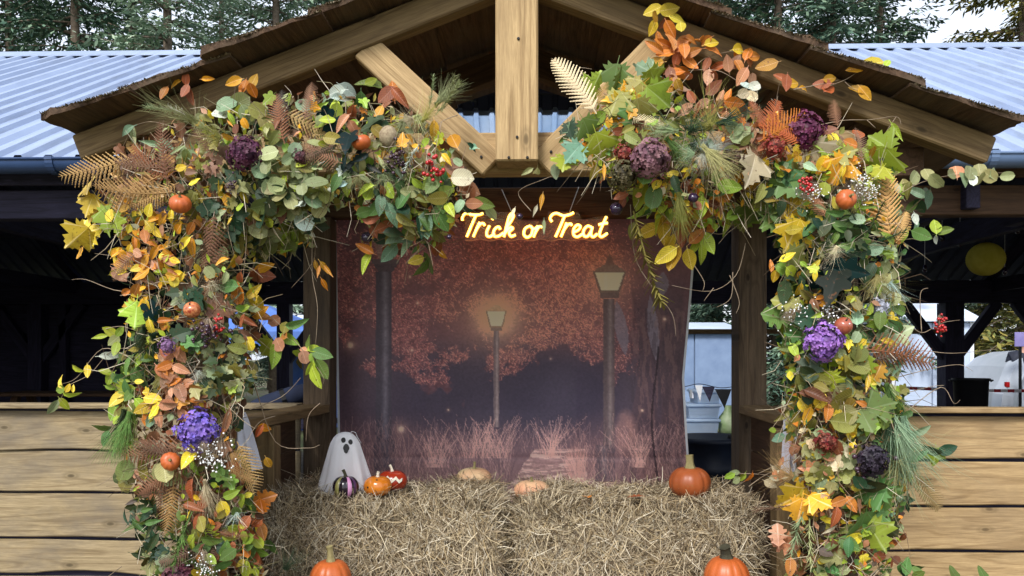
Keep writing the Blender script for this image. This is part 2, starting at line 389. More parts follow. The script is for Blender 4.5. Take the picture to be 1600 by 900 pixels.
# inner trusses
for x in (-6.2, -3.6, 3.4, 6.2):
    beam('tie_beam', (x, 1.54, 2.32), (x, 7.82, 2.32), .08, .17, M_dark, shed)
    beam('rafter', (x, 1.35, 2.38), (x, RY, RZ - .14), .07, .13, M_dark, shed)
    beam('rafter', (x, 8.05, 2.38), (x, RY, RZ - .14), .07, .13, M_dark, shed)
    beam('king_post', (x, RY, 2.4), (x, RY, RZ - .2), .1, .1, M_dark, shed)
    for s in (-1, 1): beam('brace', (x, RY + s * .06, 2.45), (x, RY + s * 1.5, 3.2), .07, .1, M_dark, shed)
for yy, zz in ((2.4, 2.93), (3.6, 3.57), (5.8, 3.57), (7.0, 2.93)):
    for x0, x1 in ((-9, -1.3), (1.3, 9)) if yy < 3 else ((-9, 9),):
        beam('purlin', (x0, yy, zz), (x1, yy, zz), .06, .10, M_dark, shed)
# closed back wall on the left, end walls added to keep the inside dark, far-left brace
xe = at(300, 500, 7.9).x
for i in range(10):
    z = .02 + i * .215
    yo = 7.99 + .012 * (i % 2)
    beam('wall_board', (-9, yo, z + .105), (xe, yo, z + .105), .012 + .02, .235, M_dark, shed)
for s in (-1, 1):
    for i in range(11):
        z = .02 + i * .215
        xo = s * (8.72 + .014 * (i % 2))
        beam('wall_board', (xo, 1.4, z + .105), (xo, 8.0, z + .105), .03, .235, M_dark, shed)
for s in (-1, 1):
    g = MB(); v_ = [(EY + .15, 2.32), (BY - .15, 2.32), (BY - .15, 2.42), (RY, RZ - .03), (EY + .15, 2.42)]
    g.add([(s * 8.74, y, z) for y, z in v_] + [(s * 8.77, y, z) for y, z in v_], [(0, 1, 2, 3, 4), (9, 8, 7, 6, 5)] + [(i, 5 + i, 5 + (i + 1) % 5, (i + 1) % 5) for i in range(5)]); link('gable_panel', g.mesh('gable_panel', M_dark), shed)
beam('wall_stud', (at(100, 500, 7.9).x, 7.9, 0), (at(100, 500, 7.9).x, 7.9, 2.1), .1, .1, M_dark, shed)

# ------------------------------------------------------------------ half walls of lapped waney planks
def plank_mesh(L, h, th, seed, amp, mat):
    r = random.Random(seed); n = max(12, int(L / .07)); b = MB()
    ph = [r.uniform(0, 6.3) for _ in range(6)]
    def wav(x, k): return sum(math.sin(x * f + ph[i] + k) * a for i, (f, a) in enumerate(((2.0, .40), (4.6, .32), (9.7, .18), (17, .07), (37, .03))))
    for i in range(n + 1):
        x = L * i / n; lo = -h / 2 + amp * wav(x, 0); hi = h / 2 + amp * .25 * wav(x, 2)
        c = .006
        b.v += [(x, -th/2, lo + c), (x, -th/2 + c, lo), (x, th/2, lo), (x, th/2, hi), (x, -th/2 + .002, hi), (x, -th/2, hi - .006)]
    for i in range(n):
        for k in range(6):
            k2 = (k + 1) % 6; a = i * 6
            b.f.append((a + k, a + 6 + k, a + 6 + k2, a + k2)); b.m.append(0)
    b.f.append((5, 4, 3, 2, 1, 0)); b.m.append(0); a = n * 6; b.f.append((a, a+1, a+2, a+3, a+4, a+5)); b.m.append(0)
    return b.mesh('plank', mat)
def half_wall(x0, x1, rows, ztop, mat, label, seed, amp):
    t = thing('plank_half_wall', label, 'wall', ((x0 + x1) / 2, 1.43, 0))
    for i, (za, zb) in enumerate(rows):
        h = za - zb - .007
        Mx = T(x0, 1.395, (za + zb) / 2) @ Matrix.Rotation(R(-5.0), 4, 'X')
        link('plank', plank_mesh(x1 - x0, h, .026, seed + i, amp[i % len(amp)], mat), t, Mx)
    g = MB(); g.box(x0 + .01, x1 - .01, 1.418, 1.428, .01, ztop - .03); link('gap_blocker', g.mesh('gap_blocker', M_dark), t)  # dark sheet added to stop light leaks and darken the plank gaps
    beam('cap_rail', (x0, 1.40, ztop - .014), (x1, 1.40, ztop - .014), .13, .028, mat, t)
    for i in range(int((x1 - x0) / 1.1) + 1):
        x = x0 + .05 + i * 1.1
        beam('stud', (x, 1.465, 0), (x, 1.465, ztop - .03), .07, .07, M_brown, t)
    return t
half_wall(-6.0, -1.22, [(1.062, .842), (.842, .612), (.606, .356), (.350, .150), (.145, -.05)], 1.102, M_plankL,
          'weathered waney plank half wall left of the porch', 11, [.022, .008, .008, .030])
half_wall(PR + .10, 6.0, [(1.040, .806), (.796, .556), (.548, .318), (.306, .060)], 1.086, M_plankR,
          'warm tan plank half wall right of the porch', 31, [.009, .007, .010, .012])

# ------------------------------------------------------------------ porch with king-post truss
porch = thing('timber_porch', 'timber porch gable with king post truss and rough board roof', 'porch', (0, .6, 0))
AP, SL = 2.836, .385                                # apex of the rafter tops, slope
cth = 1 / math.sqrt(1 + SL * SL)
beam('king_post', (0, -.012, 2.066), (0, -.012, AP - .02), .155, .155, M_truss, porch, ch=.006)
for s in (-1, 1):
    xe = 1.74 if s > 0 else -1.66
    off = .05                                        # half rafter depth
    p0 = Vector((s * .05, .02, AP - .05 * SL - off / cth)); p1 = Vector((xe, .02, AP - abs(xe) * SL - off / cth))
    beam('rafter', p0, p1, .075, .10, M_rafter, porch, ch=.006)
    a = at(578, 80, 0) if s < 0 else at(1036, 64, 0); b_ = at(766, 254, 0) if s < 0 else at(850, 254, 0)
    d = (b_ - a).normalized()
    beam('strut', a - d * .03 + Vector((0, .031, 0)), b_ + d * .012 + Vector((0, .031, 0)), .07, .108, M_truss, porch, ch=.006)
    # rear truss at the shed eave
    p0 = Vector((s * .03, .75, AP - .10)); p1 = Vector((s * 1.6, .75, AP - 1.6 * SL - .09))
    beam('rafter', p0, p1, .07, .12, M_brown, porch)
    # front posts, side rail, side boarding
    xp = s * 1.20
    beam('post', (xp, .07, 0), (xp, .07, 2.05), .13, .13, M_post, porch, ch=.008)
    beam('wall_plate', (s * 1.50, .10, 2.10), (s * 1.50, 1.40, 2.10), .10, .11, M_brown, porch)
    xr0 = s * 1.19; xr1 = PL - .0 if s < 0 else PR - .0
    beam('side_rail', (xr0, .14, 1.075), (xr1, 1.39, 1.075), .15, .045, M_rafter, porch)
    ys = .56 if s < 0 else .44
    beam('side_post', (s * 1.13, ys, 0), (s * 1.13, ys, 1.05), .10, .10, M_rafter, porch)
    for i in range(5):
        z = .02 + i * .21
        beam('side_board', (s * 1.245, .16, z + .1), (s * 1.245, 1.36, z + .1), .022, .205, M_brown, porch)
beam('tie_beam', (-1.30, .085, 2.130), (1.27, .085, 2.130), .09, .152, M_truss, porch, ch=.006)
beam('ridge_board', (0, .08, AP - .03), (0, 1.32, AP - .03), .04, .14, M_brown, porch)
for (px_, py_) in ((808, 214), (824, 246), (795, 246), (861, 237), (752, 245), (810, 60)):
    p = at(px_, py_, -.092 if 776 < px_ < 840 else -.007); g = MB(); g.lathe([(0, .004), (.004, .004), (.0055, .001), (.0055, -.004)], 8)
    link('bolt', g.mesh('bolt', M_black), porch, T(p) @ Matrix.Rotation(R(90), 4, 'X'))
# lapped rough boards, running front to back
def roof_board(i, s, seed):
    r = random.Random(seed); e = .345
    h0, h1 = i * e, (i + 1) * e + .055 + r.uniform(-.01, .02)
    if i == 4: h1 = 1.70 if s < 0 else 1.79
    b = MB(); ny, nx = 26, 8
    yf = -.145 + r.uniform(-.03, .025); yb = 1.34
    top, bot = [], []
    for j in range(ny + 1):
        t = j / ny; y = yf + (yb - yf) * (t ** 1.8)
        for k in range(nx + 1):
            u = k / nx; h = h0 + (h1 - h0) * u
            if k == nx: h += .018 * math.sin(y * 5 + seed) + r.uniform(-.006, .006)
            zb = AP - h * SL + .002 + .020 * u
            th = .010 + .014 * u
            jy = r.uniform(-.012, .012) if j == 0 else 0
            top.append((s * h, y + jy, zb + th + r.uniform(-.003, .003) + (r.uniform(-.004, .006) if j == 0 else 0))); bot.append((s * h, y + jy + (r.uniform(0, .008) if j == 0 else 0), zb))
    n = nx + 1
    b.v = top + bot; o = len(top)
    for j in range(ny):
        for k in range(nx):
            a = j * n + k
            b.f.append((a, a+1, a+n+1, a+n)); b.f.append((o+a, o+a+n, o+a+n+1, o+a+1))
        a = j * n
        b.f.append((a, a+n, o+a+n, o+a)); a += nx; b.f.append((a, o+a, o+a+n, a+n))
    for k in range(nx):
        b.f.append((k, o+k, o+k+1, k+1)); a = ny * n + k; b.f.append((a, a+1, o+a+1, o+a))
    b.m = [0] * len(b.f)
    me = b.mesh('roof_board', M_roofb)
    # make the grain run along the board: bake x<->y into the object frame
    Mx = Matrix(((0, -1, 0, 0), (1, 0, 0, 0), (0, 0, 1, 0), (0, 0, 0, 1)))
    me.transform(Mx.inverted())
    if s > 0: me.flip_normals()
    bo = link('roof_board', me, porch, Mx)
    # moss and splinters along the upper rim of the board end
    g = MB()
    for _ in range(1500):
        u = r.random(); h = h0 + (h1 - h0) * u; y = yf - .006 + abs(r.gauss(0, .035)) * (1 if r.random() < .8 else 5)
        z = AP - h * SL + .002 + .020 * u + .010 + .014 * u
        l = r.uniform(.003, .008); a = r.uniform(0, 6.3); dx, dy = math.cos(a) * l * .5, math.sin(a) * l * .5
        p = Vector((s * h, y, z - .002)); q = p + Vector((dx - s * 0, dy - .004, l * r.uniform(.2, .9)))
        sd_ = Vector((-dy, dx, 0)).normalized() * .0035
        c = r.choice([(112, 98, 78), (136, 122, 100), (98, 84, 64), (84, 72, 58), (158, 146, 124)])
        g.add([p - sd_, p + sd_, q + sd_ * .3, q - sd_ * .3], [(0, 1, 2, 3)], 0, lin(c))
    link('moss', g.mesh('moss', M_straw), bo, kind='stuff')
for s in (-1, 1):
    for i in range(5): roof_board(i, s, 50 + i + (20 if s > 0 else 0))

# ------------------------------------------------------------------ printed photo backdrop
def vnoise(W, H, cell, rs, aniso=1.0):
    gw, gh = int(W / cell) + 3, int(H / (cell * aniso)) + 3
    gr = rs.rand(gh, gw); xs = np.arange(W) / cell; ys = np.arange(H) / (cell * aniso)
    x0 = xs.astype(int); y0 = ys.astype(int); fx = xs - x0; fy = (ys - y0)[:, None]
    fx = fx * fx * (3 - 2 * fx); fy = fy * fy * (3 - 2 * fy)
    a = gr[np.ix_(y0, x0)]; b = gr[np.ix_(y0, x0 + 1)]; c = gr[np.ix_(y0 + 1, x0)]; d = gr[np.ix_(y0 + 1, x0 + 1)]
    return (a * (1 - fx) + b * fx) * (1 - fy) + (c * (1 - fx) + d * fx) * fy
def fbm(W, H, cell, rs, oct=4, aniso=1.0):
    t = 0; a = 1; s_ = 0
    for _ in range(oct):
        t = t + a * vnoise(W, H, max(cell, 1.2), rs, aniso); s_ += a; a *= .6; cell *= .5
    return t / s_
def paint_backdrop():
    rs = np.random.RandomState(5)
    X0, Y0, W, H = 516, 296, 580, 504
    X, Yp = np.meshgrid(np.arange(W) + X0, np.arange(H) + Y0); X = X.astype(float); Yp = Yp.astype(float)
    img = np.zeros((H, W, 3))
    keys = [(296, (66, 46, 50)), (350, (78, 54, 58)), (420, (92, 62, 64)), (520, (88, 60, 64)), (570, (66, 54, 62)), (640, (60, 50, 60)), (690, (92, 70, 74)), (740, (110, 84, 84)), (800, (116, 92, 88))]
    for ch in range(3): img[..., ch] = np.interp(Yp, [k[0] for k in keys], [k[1][ch] for k in keys])
    def g2(x, y, sx, sy): return np.exp(-(((X - x) / sx) ** 2 + ((Yp - y) / sy) ** 2))
    def mix(mask, c):
        nonlocal img
        m = np.clip(mask, 0, 1)[..., None]; img = img * (1 - m) + np.array(c, float) * m
    big = fbm(W, H, 70, rs, 5); fin = fbm(W, H, 8, rs, 3); med = fbm(W, H, 26, rs, 4)
    mix(np.clip(g2(845, 610, 120, 60) * 1.6, 0, .92), (46, 40, 54)); mix(np.clip(g2(705, 612, 85, 52) * 1.3, 0, .85), (54, 46, 58))
    mix(.5 * g2(520, 560, 60, 200), (66, 46, 52)); mix(.75 * g2(1055, 600, 62, 170), (62, 48, 54))
    # red maple canopy: many fine leaf strokes, clustered along drooping boughs
    edge = 556 + 60 * (big - .5) * 4 - 35 * np.exp(-((X - 860) / 60) ** 2) + 25 * np.exp(-((X - 610) / 60) ** 2)
    cmask = np.clip((edge - Yp) / 26 + (med - .5) * 5, 0, 1) * np.clip((Yp - 330) / 70, .15, 1) * np.clip((1005 - X) / 50, .05, 1) * np.clip((med - .30) * 5, .1, 1)
    mix(cmask * .5, (116, 70, 70)); mix(cmask * .4 * (fin < .44), (70, 44, 48))
    n = 36000; xs = rs.uniform(524, 1012, n); ys = rs.uniform(325, 600, n); th = rs.uniform(0, 6.28, n); ln = rs.uniform(1, 4.5, n)
    cl = np.array([(158, 98, 92), (138, 82, 80), (94, 60, 62), (182, 126, 112), (76, 50, 56), (126, 74, 74)], float)
    for i in range(n):
        x, y = xs[i], ys[i]; m = cmask[int(y - Y0), int(x - X0)]
        if rs.rand() > m * 1.1: continue
        gl = min(1, 1.2 * math.exp(-((x - 775) / 75) ** 2 - ((y - 490) / 55) ** 2) + .9 * math.exp(-((x - 915) / 62) ** 2 - ((y - 440) / 80) ** 2) + .35 * math.exp(-((x - 880) / 60) ** 2 - ((y - 520) / 50) ** 2))
        c = cl[rs.randint(6)] * (1 - .55 * gl) + np.array((212, 158, 122)) * .55 * gl; k = np.arange(0, ln[i], .7)
        xx = (x + np.cos(th[i]) * k - X0).astype(int); yy = (y + np.sin(th[i]) * k - Y0).astype(int); ok = (xx >= 0) & (xx < W) & (yy >= 0) & (yy < H)
        img[yy[ok], xx[ok]] = img[yy[ok], xx[ok]] * .45 + c * .55
    # glow round the lamps
    mix(.85 * g2(775, 494, 32, 30), (222, 184, 140)); mix(.34 * g2(775, 500, 72, 58), (188, 140, 116)); mix(.45 * g2(952, 436, 40, 46), (172, 132, 108)); mix(.22 * g2(905, 470, 55, 75), (162, 104, 90))
    # bare trunks at the right with dusk slits between
    cx = 1004 + 10 * np.sin((Yp - 440) / 70.0)
    mix(.7 * np.clip((16 + np.abs(Yp - 560) * .06 - np.abs(X - cx)) / 3, 0, 1) * np.clip((Yp - 440) / 40, 0, 1), (64, 48, 54))
    cx2 = 1050 + 8 * np.sin(Yp / 45)
    mix(.7 * np.clip((26 - np.abs(X - cx2)) / 4, 0, 1) * np.clip((Yp - 430) / 40, 0, 1), (64, 48, 52))
    for (x, y, sx, sy, tilt) in ((970, 512, 10, 44, .16), (1020, 512, 9, 52, .10), (1032, 446, 12, 22, -.2)):
        q = (Yp - y) / sy; ww = sx * np.clip(1 - q * q, 0, 1); mix(.75 * ((np.abs(X - x - (Yp - y) * tilt) < ww) & (np.abs(q) < 1)), (98, 90, 100))
    bark = fbm(W, H, 5, rs, 3, 7.0); mix(.35 * ((X > 985) & (Yp > 480) & (bark > .58)), (104, 78, 74)); mix(.35 * ((X > 985) & (Yp > 480) & (bark < .40)), (46, 36, 42))
    # lamp posts
    def post(x, w, y0, y1, c, hl):
        m = np.clip((w - np.abs(X - x)) / 1.2, 0, 1) * ((Yp > y0) & (Yp < y1))
        mix(.92 * m, c); mix(.6 * m * np.exp(-((X - x - w * .2) / (w * .35)) ** 2) * (.4 + .9 * fin), hl)
    def rect(x0, x1, y0, y1, c, a=.9): mix(a * ((X > x0) & (X < x1) & (Yp > y0) & (Yp < y1)), c)
    def trap(xc, y0, y1, w0, w1, c, a=.9):
        ww = w0 + (w1 - w0) * (Yp - y0) / (y1 - y0); mix(a * ((np.abs(X - xc) < ww) & (Yp >= y0) & (Yp <= y1)), c)
    post(599, 13, 424, 700, (56, 50, 58), (112, 104, 112)); rect(580, 624, 404, 412, (70, 60, 64)); trap(602, 412, 424, 19, 12, (62, 54, 60)); trap(604, 372, 403, 22, 13, (116, 98, 90), .55)
    rect(583, 617, 686, 736, (58, 50, 58), .8); rect(592, 608, 690, 730, (78, 70, 78), .5)
    post(775, 5, 516, 668, (92, 78, 80), (150, 132, 126)); trap(775, 485, 511, 16, 10, (120, 96, 80)); trap(775, 487, 509, 14, 8.5, (244, 232, 200)); rect(766, 784, 511, 517, (104, 86, 80)); trap(775, 477, 485, 4, 15, (150, 122, 98))
    post(951, 9.5, 466, 700, (72, 60, 62), (124, 110, 108)); trap(952, 413, 424, 9, 26, (100, 84, 78)); trap(952, 424, 456, 26, 16, (92, 78, 70)); trap(952, 426, 453, 22.5, 13.5, (206, 200, 172)); rect(937, 967, 456, 466, (84, 70, 68)); trap(952, 398, 413, 1.5, 8, (96, 76, 72)); trap(946, 427, 452, 3, 2, (238, 232, 206), .5)
    rect(929, 961, 694, 752, (66, 56, 62), .8); rect(938, 948, 696, 740, (98, 90, 94), .45)
    # roots and hollow stump
    mix(.55 * np.clip(1.3 - ((X - 977) / 17) ** 2 - ((Yp - 676) / 36) ** 2, 0, 1) * (.5 + fin), (146, 106, 98)); mix(.5 * np.clip(1.3 - ((X - 1022) / 34) ** 2 - ((Yp - 742) / 32) ** 2, 0, 1) * (.3 + fin), (134, 96, 86))
    # boardwalk
    yy = np.clip((Yp - 700) / 95, 0, 1); xl = 836 - 66 * yy; xr = 912 + 8 * yy; wob = 14 * (med - .5)
    mk = (Yp > 700) & (X > xl + wob) & (X < xr + wob); ln_r = fbm(W, H, 22, rs, 3, .12)
    mix(.65 * mk, (146, 114, 108)); mix(.6 * mk * (ln_r < .44), (104, 78, 78)); mix(.55 * mk * (ln_r > .58), (196, 166, 154))
    mix(.6 * np.clip(1.2 - ((X - 900) / 18) ** 2 - ((Yp - 732) / 40) ** 2, 0, 1) * (.4 + fin), (168, 120, 110))
    # grasses
    for _ in range(2600):
        x = rs.uniform(528, 1078); base = rs.uniform(680, 798); L = rs.uniform(14, 62) * (1 if base > 720 else .6); dx = rs.normal(0, .30)
        c = np.array([(150, 114, 108), (126, 94, 92), (172, 134, 124), (88, 66, 70), (108, 80, 80), (72, 56, 62)][rs.randint(6)], float)
        if abs(x - 845) < 48 and base > 712: continue
        k = np.arange(0, L, 1.0); xx = (x + dx * k + .005 * dx * k * k - X0).astype(int); yy_ = (base - k - Y0).astype(int)
        ok = (xx > 0) & (xx < W) & (yy_ > 0) & (yy_ < H); xx = xx[ok]; yy_ = yy_[ok]; a = .34
        img[yy_, xx] = img[yy_, xx] * (1 - a) + c * a
    for (x, y, w_) in ((735, 690, 30), (680, 705, 22), (860, 690, 16), (905, 730, 14), (1000, 705, 12), (780, 690, 24)):
        for _ in range(46):
            dx = rs.normal(0, .30); L = rs.uniform(24, 66); k = np.arange(0, L, .8)
            xx = (x + rs.normal(0, w_ * .45) + dx * k + .006 * dx * k * k - X0).astype(int); yy_ = (y + 25 - k - Y0).astype(int); ok = (xx > 0) & (xx < W) & (yy_ > 0) & (yy_ < H)
            img[yy_[ok], xx[ok]] = img[yy_[ok], xx[ok]] * .55 + np.array((178, 136, 126)) * .45
    cxl = 1023 + 5 * np.sin(Yp / 38); mix(.7 * ((np.abs(X - cxl) < 1.6) & (Yp > 540) & (Yp < 760)), (30, 22, 28))
    # firefly sparks
    for (x, y, r_) in ((547, 539, 4.0), (626, 670, 4.0), (640, 432, 1.4), (652, 473, 1.4), (643, 547, 1.6), (1038, 498, 1.8), (1003, 641, 1.3), (549, 483, 1.4), (700, 640, 1.2), (860, 560, 1.0)):
        mix(.95 * g2(x, y, r_, r_), (240, 222, 190)); mix(.3 * g2(x, y, r_ * 3, r_ * 3), (190, 140, 120))
    img = img * np.array((1.0, 1.0, 1.0)); img *= (.90 + .20 * (fbm(W, H, 2.4, rs, 2)))[..., None]
    return np.clip(img, 0, 255), X0, Y0
BD, BX0, BY0 = paint_backdrop()
YB = 1.585
def bd_edges(py):
    l = np.interp(py, [300, 800], [521, 530]); r = np.interp(py, [300, 365, 480, 590, 680, 740, 800], [1092, 1088, 1079, 1069, 1074, 1078, 1081])
    return l, r
bt = thing('photo_backdrop', 'printed fabric backdrop of autumn park lamps hanging behind the straw bales', 'backdrop', (at(800, 500, YB).x, YB, .6))
nu, nv = 470, 410
jj, ii = np.mgrid[0:nv + 1, 0:nu + 1]; PY = 300 + 498 * jj / nv
bl_, br_ = bd_edges(PY); PX = bl_ + (br_ - bl_) * ii / nu
YO = YB + .010 * np.sin(PX * .021 + 1.0 + .004 * PY) + .006 * np.sin(PX * .057 + PY * .006) + .004 * np.exp(-((PY - 715) / 5.0) ** 2) - .004 * np.exp(-((PX - 668) / 5.0) ** 2) - .004 * np.exp(-((PX - 900) / 5.0) ** 2) - .05 * np.clip((PY - 640) / 150, 0, 9) * np.exp(-((PX - 800) / 60) ** 2)
DX = FW.x + RT.x * (PX - CX) / F; DY = FW.y + RT.y * (PX - CX) / F; TT = (YO - CAM.y) / DY
vs_ = np.stack([CAM.x + DX * TT, YO, CAM.z + (HY - PY) / F * TT], -1).reshape(-1, 3)
cc_ = BD[np.clip((PY - BY0).astype(int), 0, BD.shape[0] - 1), np.clip((PX - BX0).astype(int), 0, BD.shape[1] - 1)] / 255.0
cc_ = np.where(cc_ <= .04045, cc_ / 12.92, ((cc_ + .055) / 1.055) ** 2.4) * 2.5; cc_ = cc_ / np.maximum(1, cc_.max(-1, keepdims=True) / .9)
cs_ = np.concatenate([cc_, np.ones(cc_.shape[:2] + (1,))], -1).reshape(-1, 4)
def bdmesh(i0, i1):
    b = MB(); n = i1 - i0 + 1; ix = [j * (nu + 1) + i for j in range(nv + 1) for i in range(i0, i1 + 1)]
    b.v = vs_[ix].tolist(); b.c = cs_[ix].tolist()
    b.f = [(j*n+i, (j+1)*n+i, (j+1)*n+i+1, j*n+i+1) for j in range(nv) for i in range(n - 1)]; b.m = [0] * len(b.f)
    return b
M_print = attrmat('printed_fabric', 0.55, 0.35)
link('printed_sheet', bdmesh(3, nu - 3).mesh('printed_sheet', M_print, True), bt)
b = bdmesh(0, 3); b.c = []; link('hem', b.mesh('hem', M_white), bt)
b = bdmesh(nu - 3, nu); b.c = []; link('hem', b.mesh('hem', M_white), bt)

# ------------------------------------------------------------------ straw bales
STRAW = [lin(c, .86) for c in ((194, 174, 138), (176, 154, 116), (214, 198, 166), (146, 128, 102), (116, 99, 76), (186, 171, 146), (160, 142, 114), (202, 184, 150), (92, 78, 60), (222, 210, 186))]
def bale(x0, x1, y0, y1, z0, z1, label, seed, n):
    r = random.Random(seed)
    t = thing('straw_bale', label, 'straw bale', ((x0 + x1) / 2, (y0 + y1) / 2, z0), 'straw bales stacked as a seat')
    # core
    bm = bmesh.new(); bmesh.ops.create_cube(bm, size=1)
    bmesh.ops.subdivide_edges(bm, edges=bm.edges[:], cuts=9, use_grid_fill=True)
    cx, cy, cz = (x0+x1)/2, (y0+y1)/2, (z0+z1)/2; hx, hy, hz = (x1-x0)/2, (y1-y0)/2, (z1-z0)/2
    def shape(p):
        rr = .11; q = Vector((p[0] * 2 * hx, p[1] * 2 * hy, p[2] * 2 * hz)); inn = Vector((max(-hx+rr, min(hx-rr, q.x)), max(-hy+rr, min(hy-rr, q.y)), max(-hz+rr, min(hz-rr, q.z))))
        d = q - inn
        if d.length > rr: q = inn + d.normalized() * rr
        lump = .018 * math.sin(q.x * 17 + seed) * math.sin(q.z * 14 + 2 * seed) + .01 * math.sin(q.x * 31 + q.y * 22 + seed)
        sag = -.012 * math.cos(q.x / hx * 1.4 * math.pi) * (1 if p[2] > .3 else 0)
        return Vector((cx, cy, cz)) + q * (1 - .03) + q.normalized() * lump + Vector((0, 0, sag))
    for v in bm.verts: v.co = shape(v.co)
    me = bpy.data.meshes.new('bale_core'); bm.to_mesh(me); bm.free(); me.materials.append(M_core)
    link('packed_core', me, t)
    g = MB()
    areas = [('f', hx * hz * 1.15), ('t', hx * hy), ('l', hy * hz * .8), ('r', hy * hz * .8)]
    tot = sum(a for _, a in areas)
    for side, a in areas:
        for _ in range(int(n * a / tot)):
            u, w_ = r.uniform(-.5, .5), r.uniform(-.5, .5)
            if side == 'f': p = shape((u, -.5, w_)); nn = Vector((0, -1, 0)); ax = Vector((1, 0, 0)); ay = Vector((0, 0, 1))
            elif side == 't': p = shape((u, w_, .5)); nn = Vector((0, 0, 1)); ax = Vector((1, 0, 0)); ay = Vector((0, 1, 0))
            elif side == 'l': p = shape((-.5, u, w_)); nn = Vector((-1, 0, 0)); ax = Vector((0, 1, 0)); ay = Vector((0, 0, 1))
            else: p = shape((.5, u, w_)); nn = Vector((1, 0, 0)); ax = Vector((0, 1, 0)); ay = Vector((0, 0, 1))
            L = r.uniform(.03, .12); th = r.uniform(0, 6.28); d = ax * math.cos(th) + ay * math.sin(th)
            if side == 'f' and r.random() < .35: d = (d + Vector((0, 0, -.7 if d.z < 0 else .7))).normalized()
            lift = r.uniform(.0, .014); d2 = (d + nn * r.gauss(.05, .22)).normalized(); d3 = (d2 + Vector((r.gauss(0, .3), r.gauss(0, .2), r.gauss(-.05, .3)))).normalized()
            if r.random() < .06: d2 = (d2 + nn * .6).normalized(); L *= 1.2
            wd = r.uniform(.0007, .0018); sv = d2.cross(nn)
            if sv.length < 1e-3: continue
            sv = (sv.normalized() + nn * r.gauss(0, .5)).normalized() * wd
            p0 = p + nn * lift; p1 = p0 + d2 * L * .5; p2 = p1 + d3 * L * .5
            c = r.choice(STRAW); k = r.uniform(.75, 1.1); c = (c[0]*k, c[1]*k, c[2]*k, 1)
            g.add([p0 - sv, p0 + sv, p1 - sv, p1 + sv, p2 - sv * .6, p2 + sv * .6], [(0, 1, 3, 2), (2, 3, 5, 4)], 0, c)
    link('loose_straw', g.mesh('loose_straw', M_straw), t, kind='stuff')
    for yy in (-.5, .5):
        pts = [shape(p) * 1.0 for p in ((-.495, yy * .5, .47), (-.2, yy * .5, .5), (.2, yy * .5, .5), (.495, yy * .5, .47))]
    return t
M_core = noisy('packed_straw', lin((84, 66, 42)), lin((136, 110, 74)), scale=40, rough=0.95, bump=0.8)
BZ, BZ0 = .755, .42
bxl, bxm, bxr = at(412, 830, .33).x, at(797, 830, .33).x, at(1193, 830, .33).x
bale(bxl, bxm - .012, .30, .90, BZ0, BZ, 'left upper straw bale carrying the small ghost', 3, 24000)
bale(bxm + .012, bxr, .31, .91, BZ0 - .003, BZ - .012, 'right upper straw bale carrying one pumpkin near its end', 4, 24000)
bale(bxl - .02, bxm - .01, -.02, .88, 0.03, BZ0 - .004, 'left lower straw bale with pumpkin standing on its front edge', 5, 5000)
bale(bxm + .01, bxr + .02, -.02, .88, 0.03, BZ0 - .006, 'right lower straw bale with pumpkin standing on its front edge', 6, 5000)

# ------------------------------------------------------------------ pumpkins, ghost
def pumpkin_mesh(w, h, ribs, mats, pick=None, depth=.045, n=None, name='body'):
    """unit-built pumpkin: width w, height h, standing on z=0"""
    n = n or ribs * 6; b = MB(); prof = []
    for i in range(17):
        t = math.pi * i / 16; rr = math.sin(t) ** .85; z = -math.cos(t)
        prof.append((max(rr, .001), z))
    vs = []; pr_ = random.Random(int(w * 9e5) + ribs); wob = [pr_.uniform(.35, 1.5) for _ in range(ribs + 1)]; p1_, p2_ = pr_.uniform(0, 6), pr_.uniform(0, 6)
    for (rr, z) in prof:
        dim = .16 * math.exp(-(rr / .30) ** 2) * (1 if z > 0 else .5)
        for k in range(n):
            t = 2 * math.pi * k / n; q = (1 - depth * wob[int(t * ribs / 6.2832 + .5) % ribs] * (abs(math.cos(t * ribs / 2)) ** 6) * min(1, rr * 1.6)) * (1 + .022 * math.sin(2 * t + p1_) + .018 * math.sin(3 * t + p2_ + z))
            zz = (z - math.copysign(dim, z)) * .5 + .5
            vs.append((rr * q * w / 2 * math.cos(t), rr * q * w / 2 * math.sin(t), zz * h))
    b.v = vs
    for i in range(16):
        for k in range(n):
            k2 = (k + 1) % n; b.f.append((i*n+k, i*n+k2, (i+1)*n+k2, (i+1)*n+k)); b.m.append(pick(k / n) if pick else 0)
    return b.mesh(name, mats, True)
def stem_mesh(h, r, bend, mat, flare=1.7):
    b = MB(); pts = [(bend * (i / 6) ** 2, 0, h * i / 6) for i in range(7)]
    b.tube(pts, [r * (flare - (flare - 1) * min(1, i / 2.5)) * (1.12 if i == 6 else 1) for i in range(7)], 7, 0); return b.mesh('stem', mat)
def pumpmat(name, c1, c2, rough=0.4):
    m = noisy(name, c1, c2, scale=7, rough=rough, spec=0.4, bump=.06); nt_ = m.node_tree; b_ = nt_.nodes['Principled BSDF']; src = b_.inputs['Base Color'].links[0].from_socket
    n = nd(nt_, 'ShaderNodeTexNoise', Scale=26.0, Detail=6.0, Roughness=.7); nt_.links.new(objcoord(nt_), n.inputs['Vector'])
    r_ = ramp(nt_, n.outputs[0], [(.58, (0, 0, 0, 1)), (.74, (.6, .6, .6, 1))]); nt_.links.new(mixrgb(nt_, r_.outputs[0], src, lin((142, 96, 58))), b_.inputs['Base Color']); return m
M_pump = pumpmat('orange_pumpkin_skin', lin((136, 68, 34)), lin((160, 84, 44)))
M_pump2 = pumpmat('deep_orange_skin', lin((160, 76, 32)), lin((186, 96, 46)))
M_stem = noisy('pumpkin_stem', lin((96, 92, 56)), lin((150, 138, 96)), scale=18, rough=.8, bump=.3)
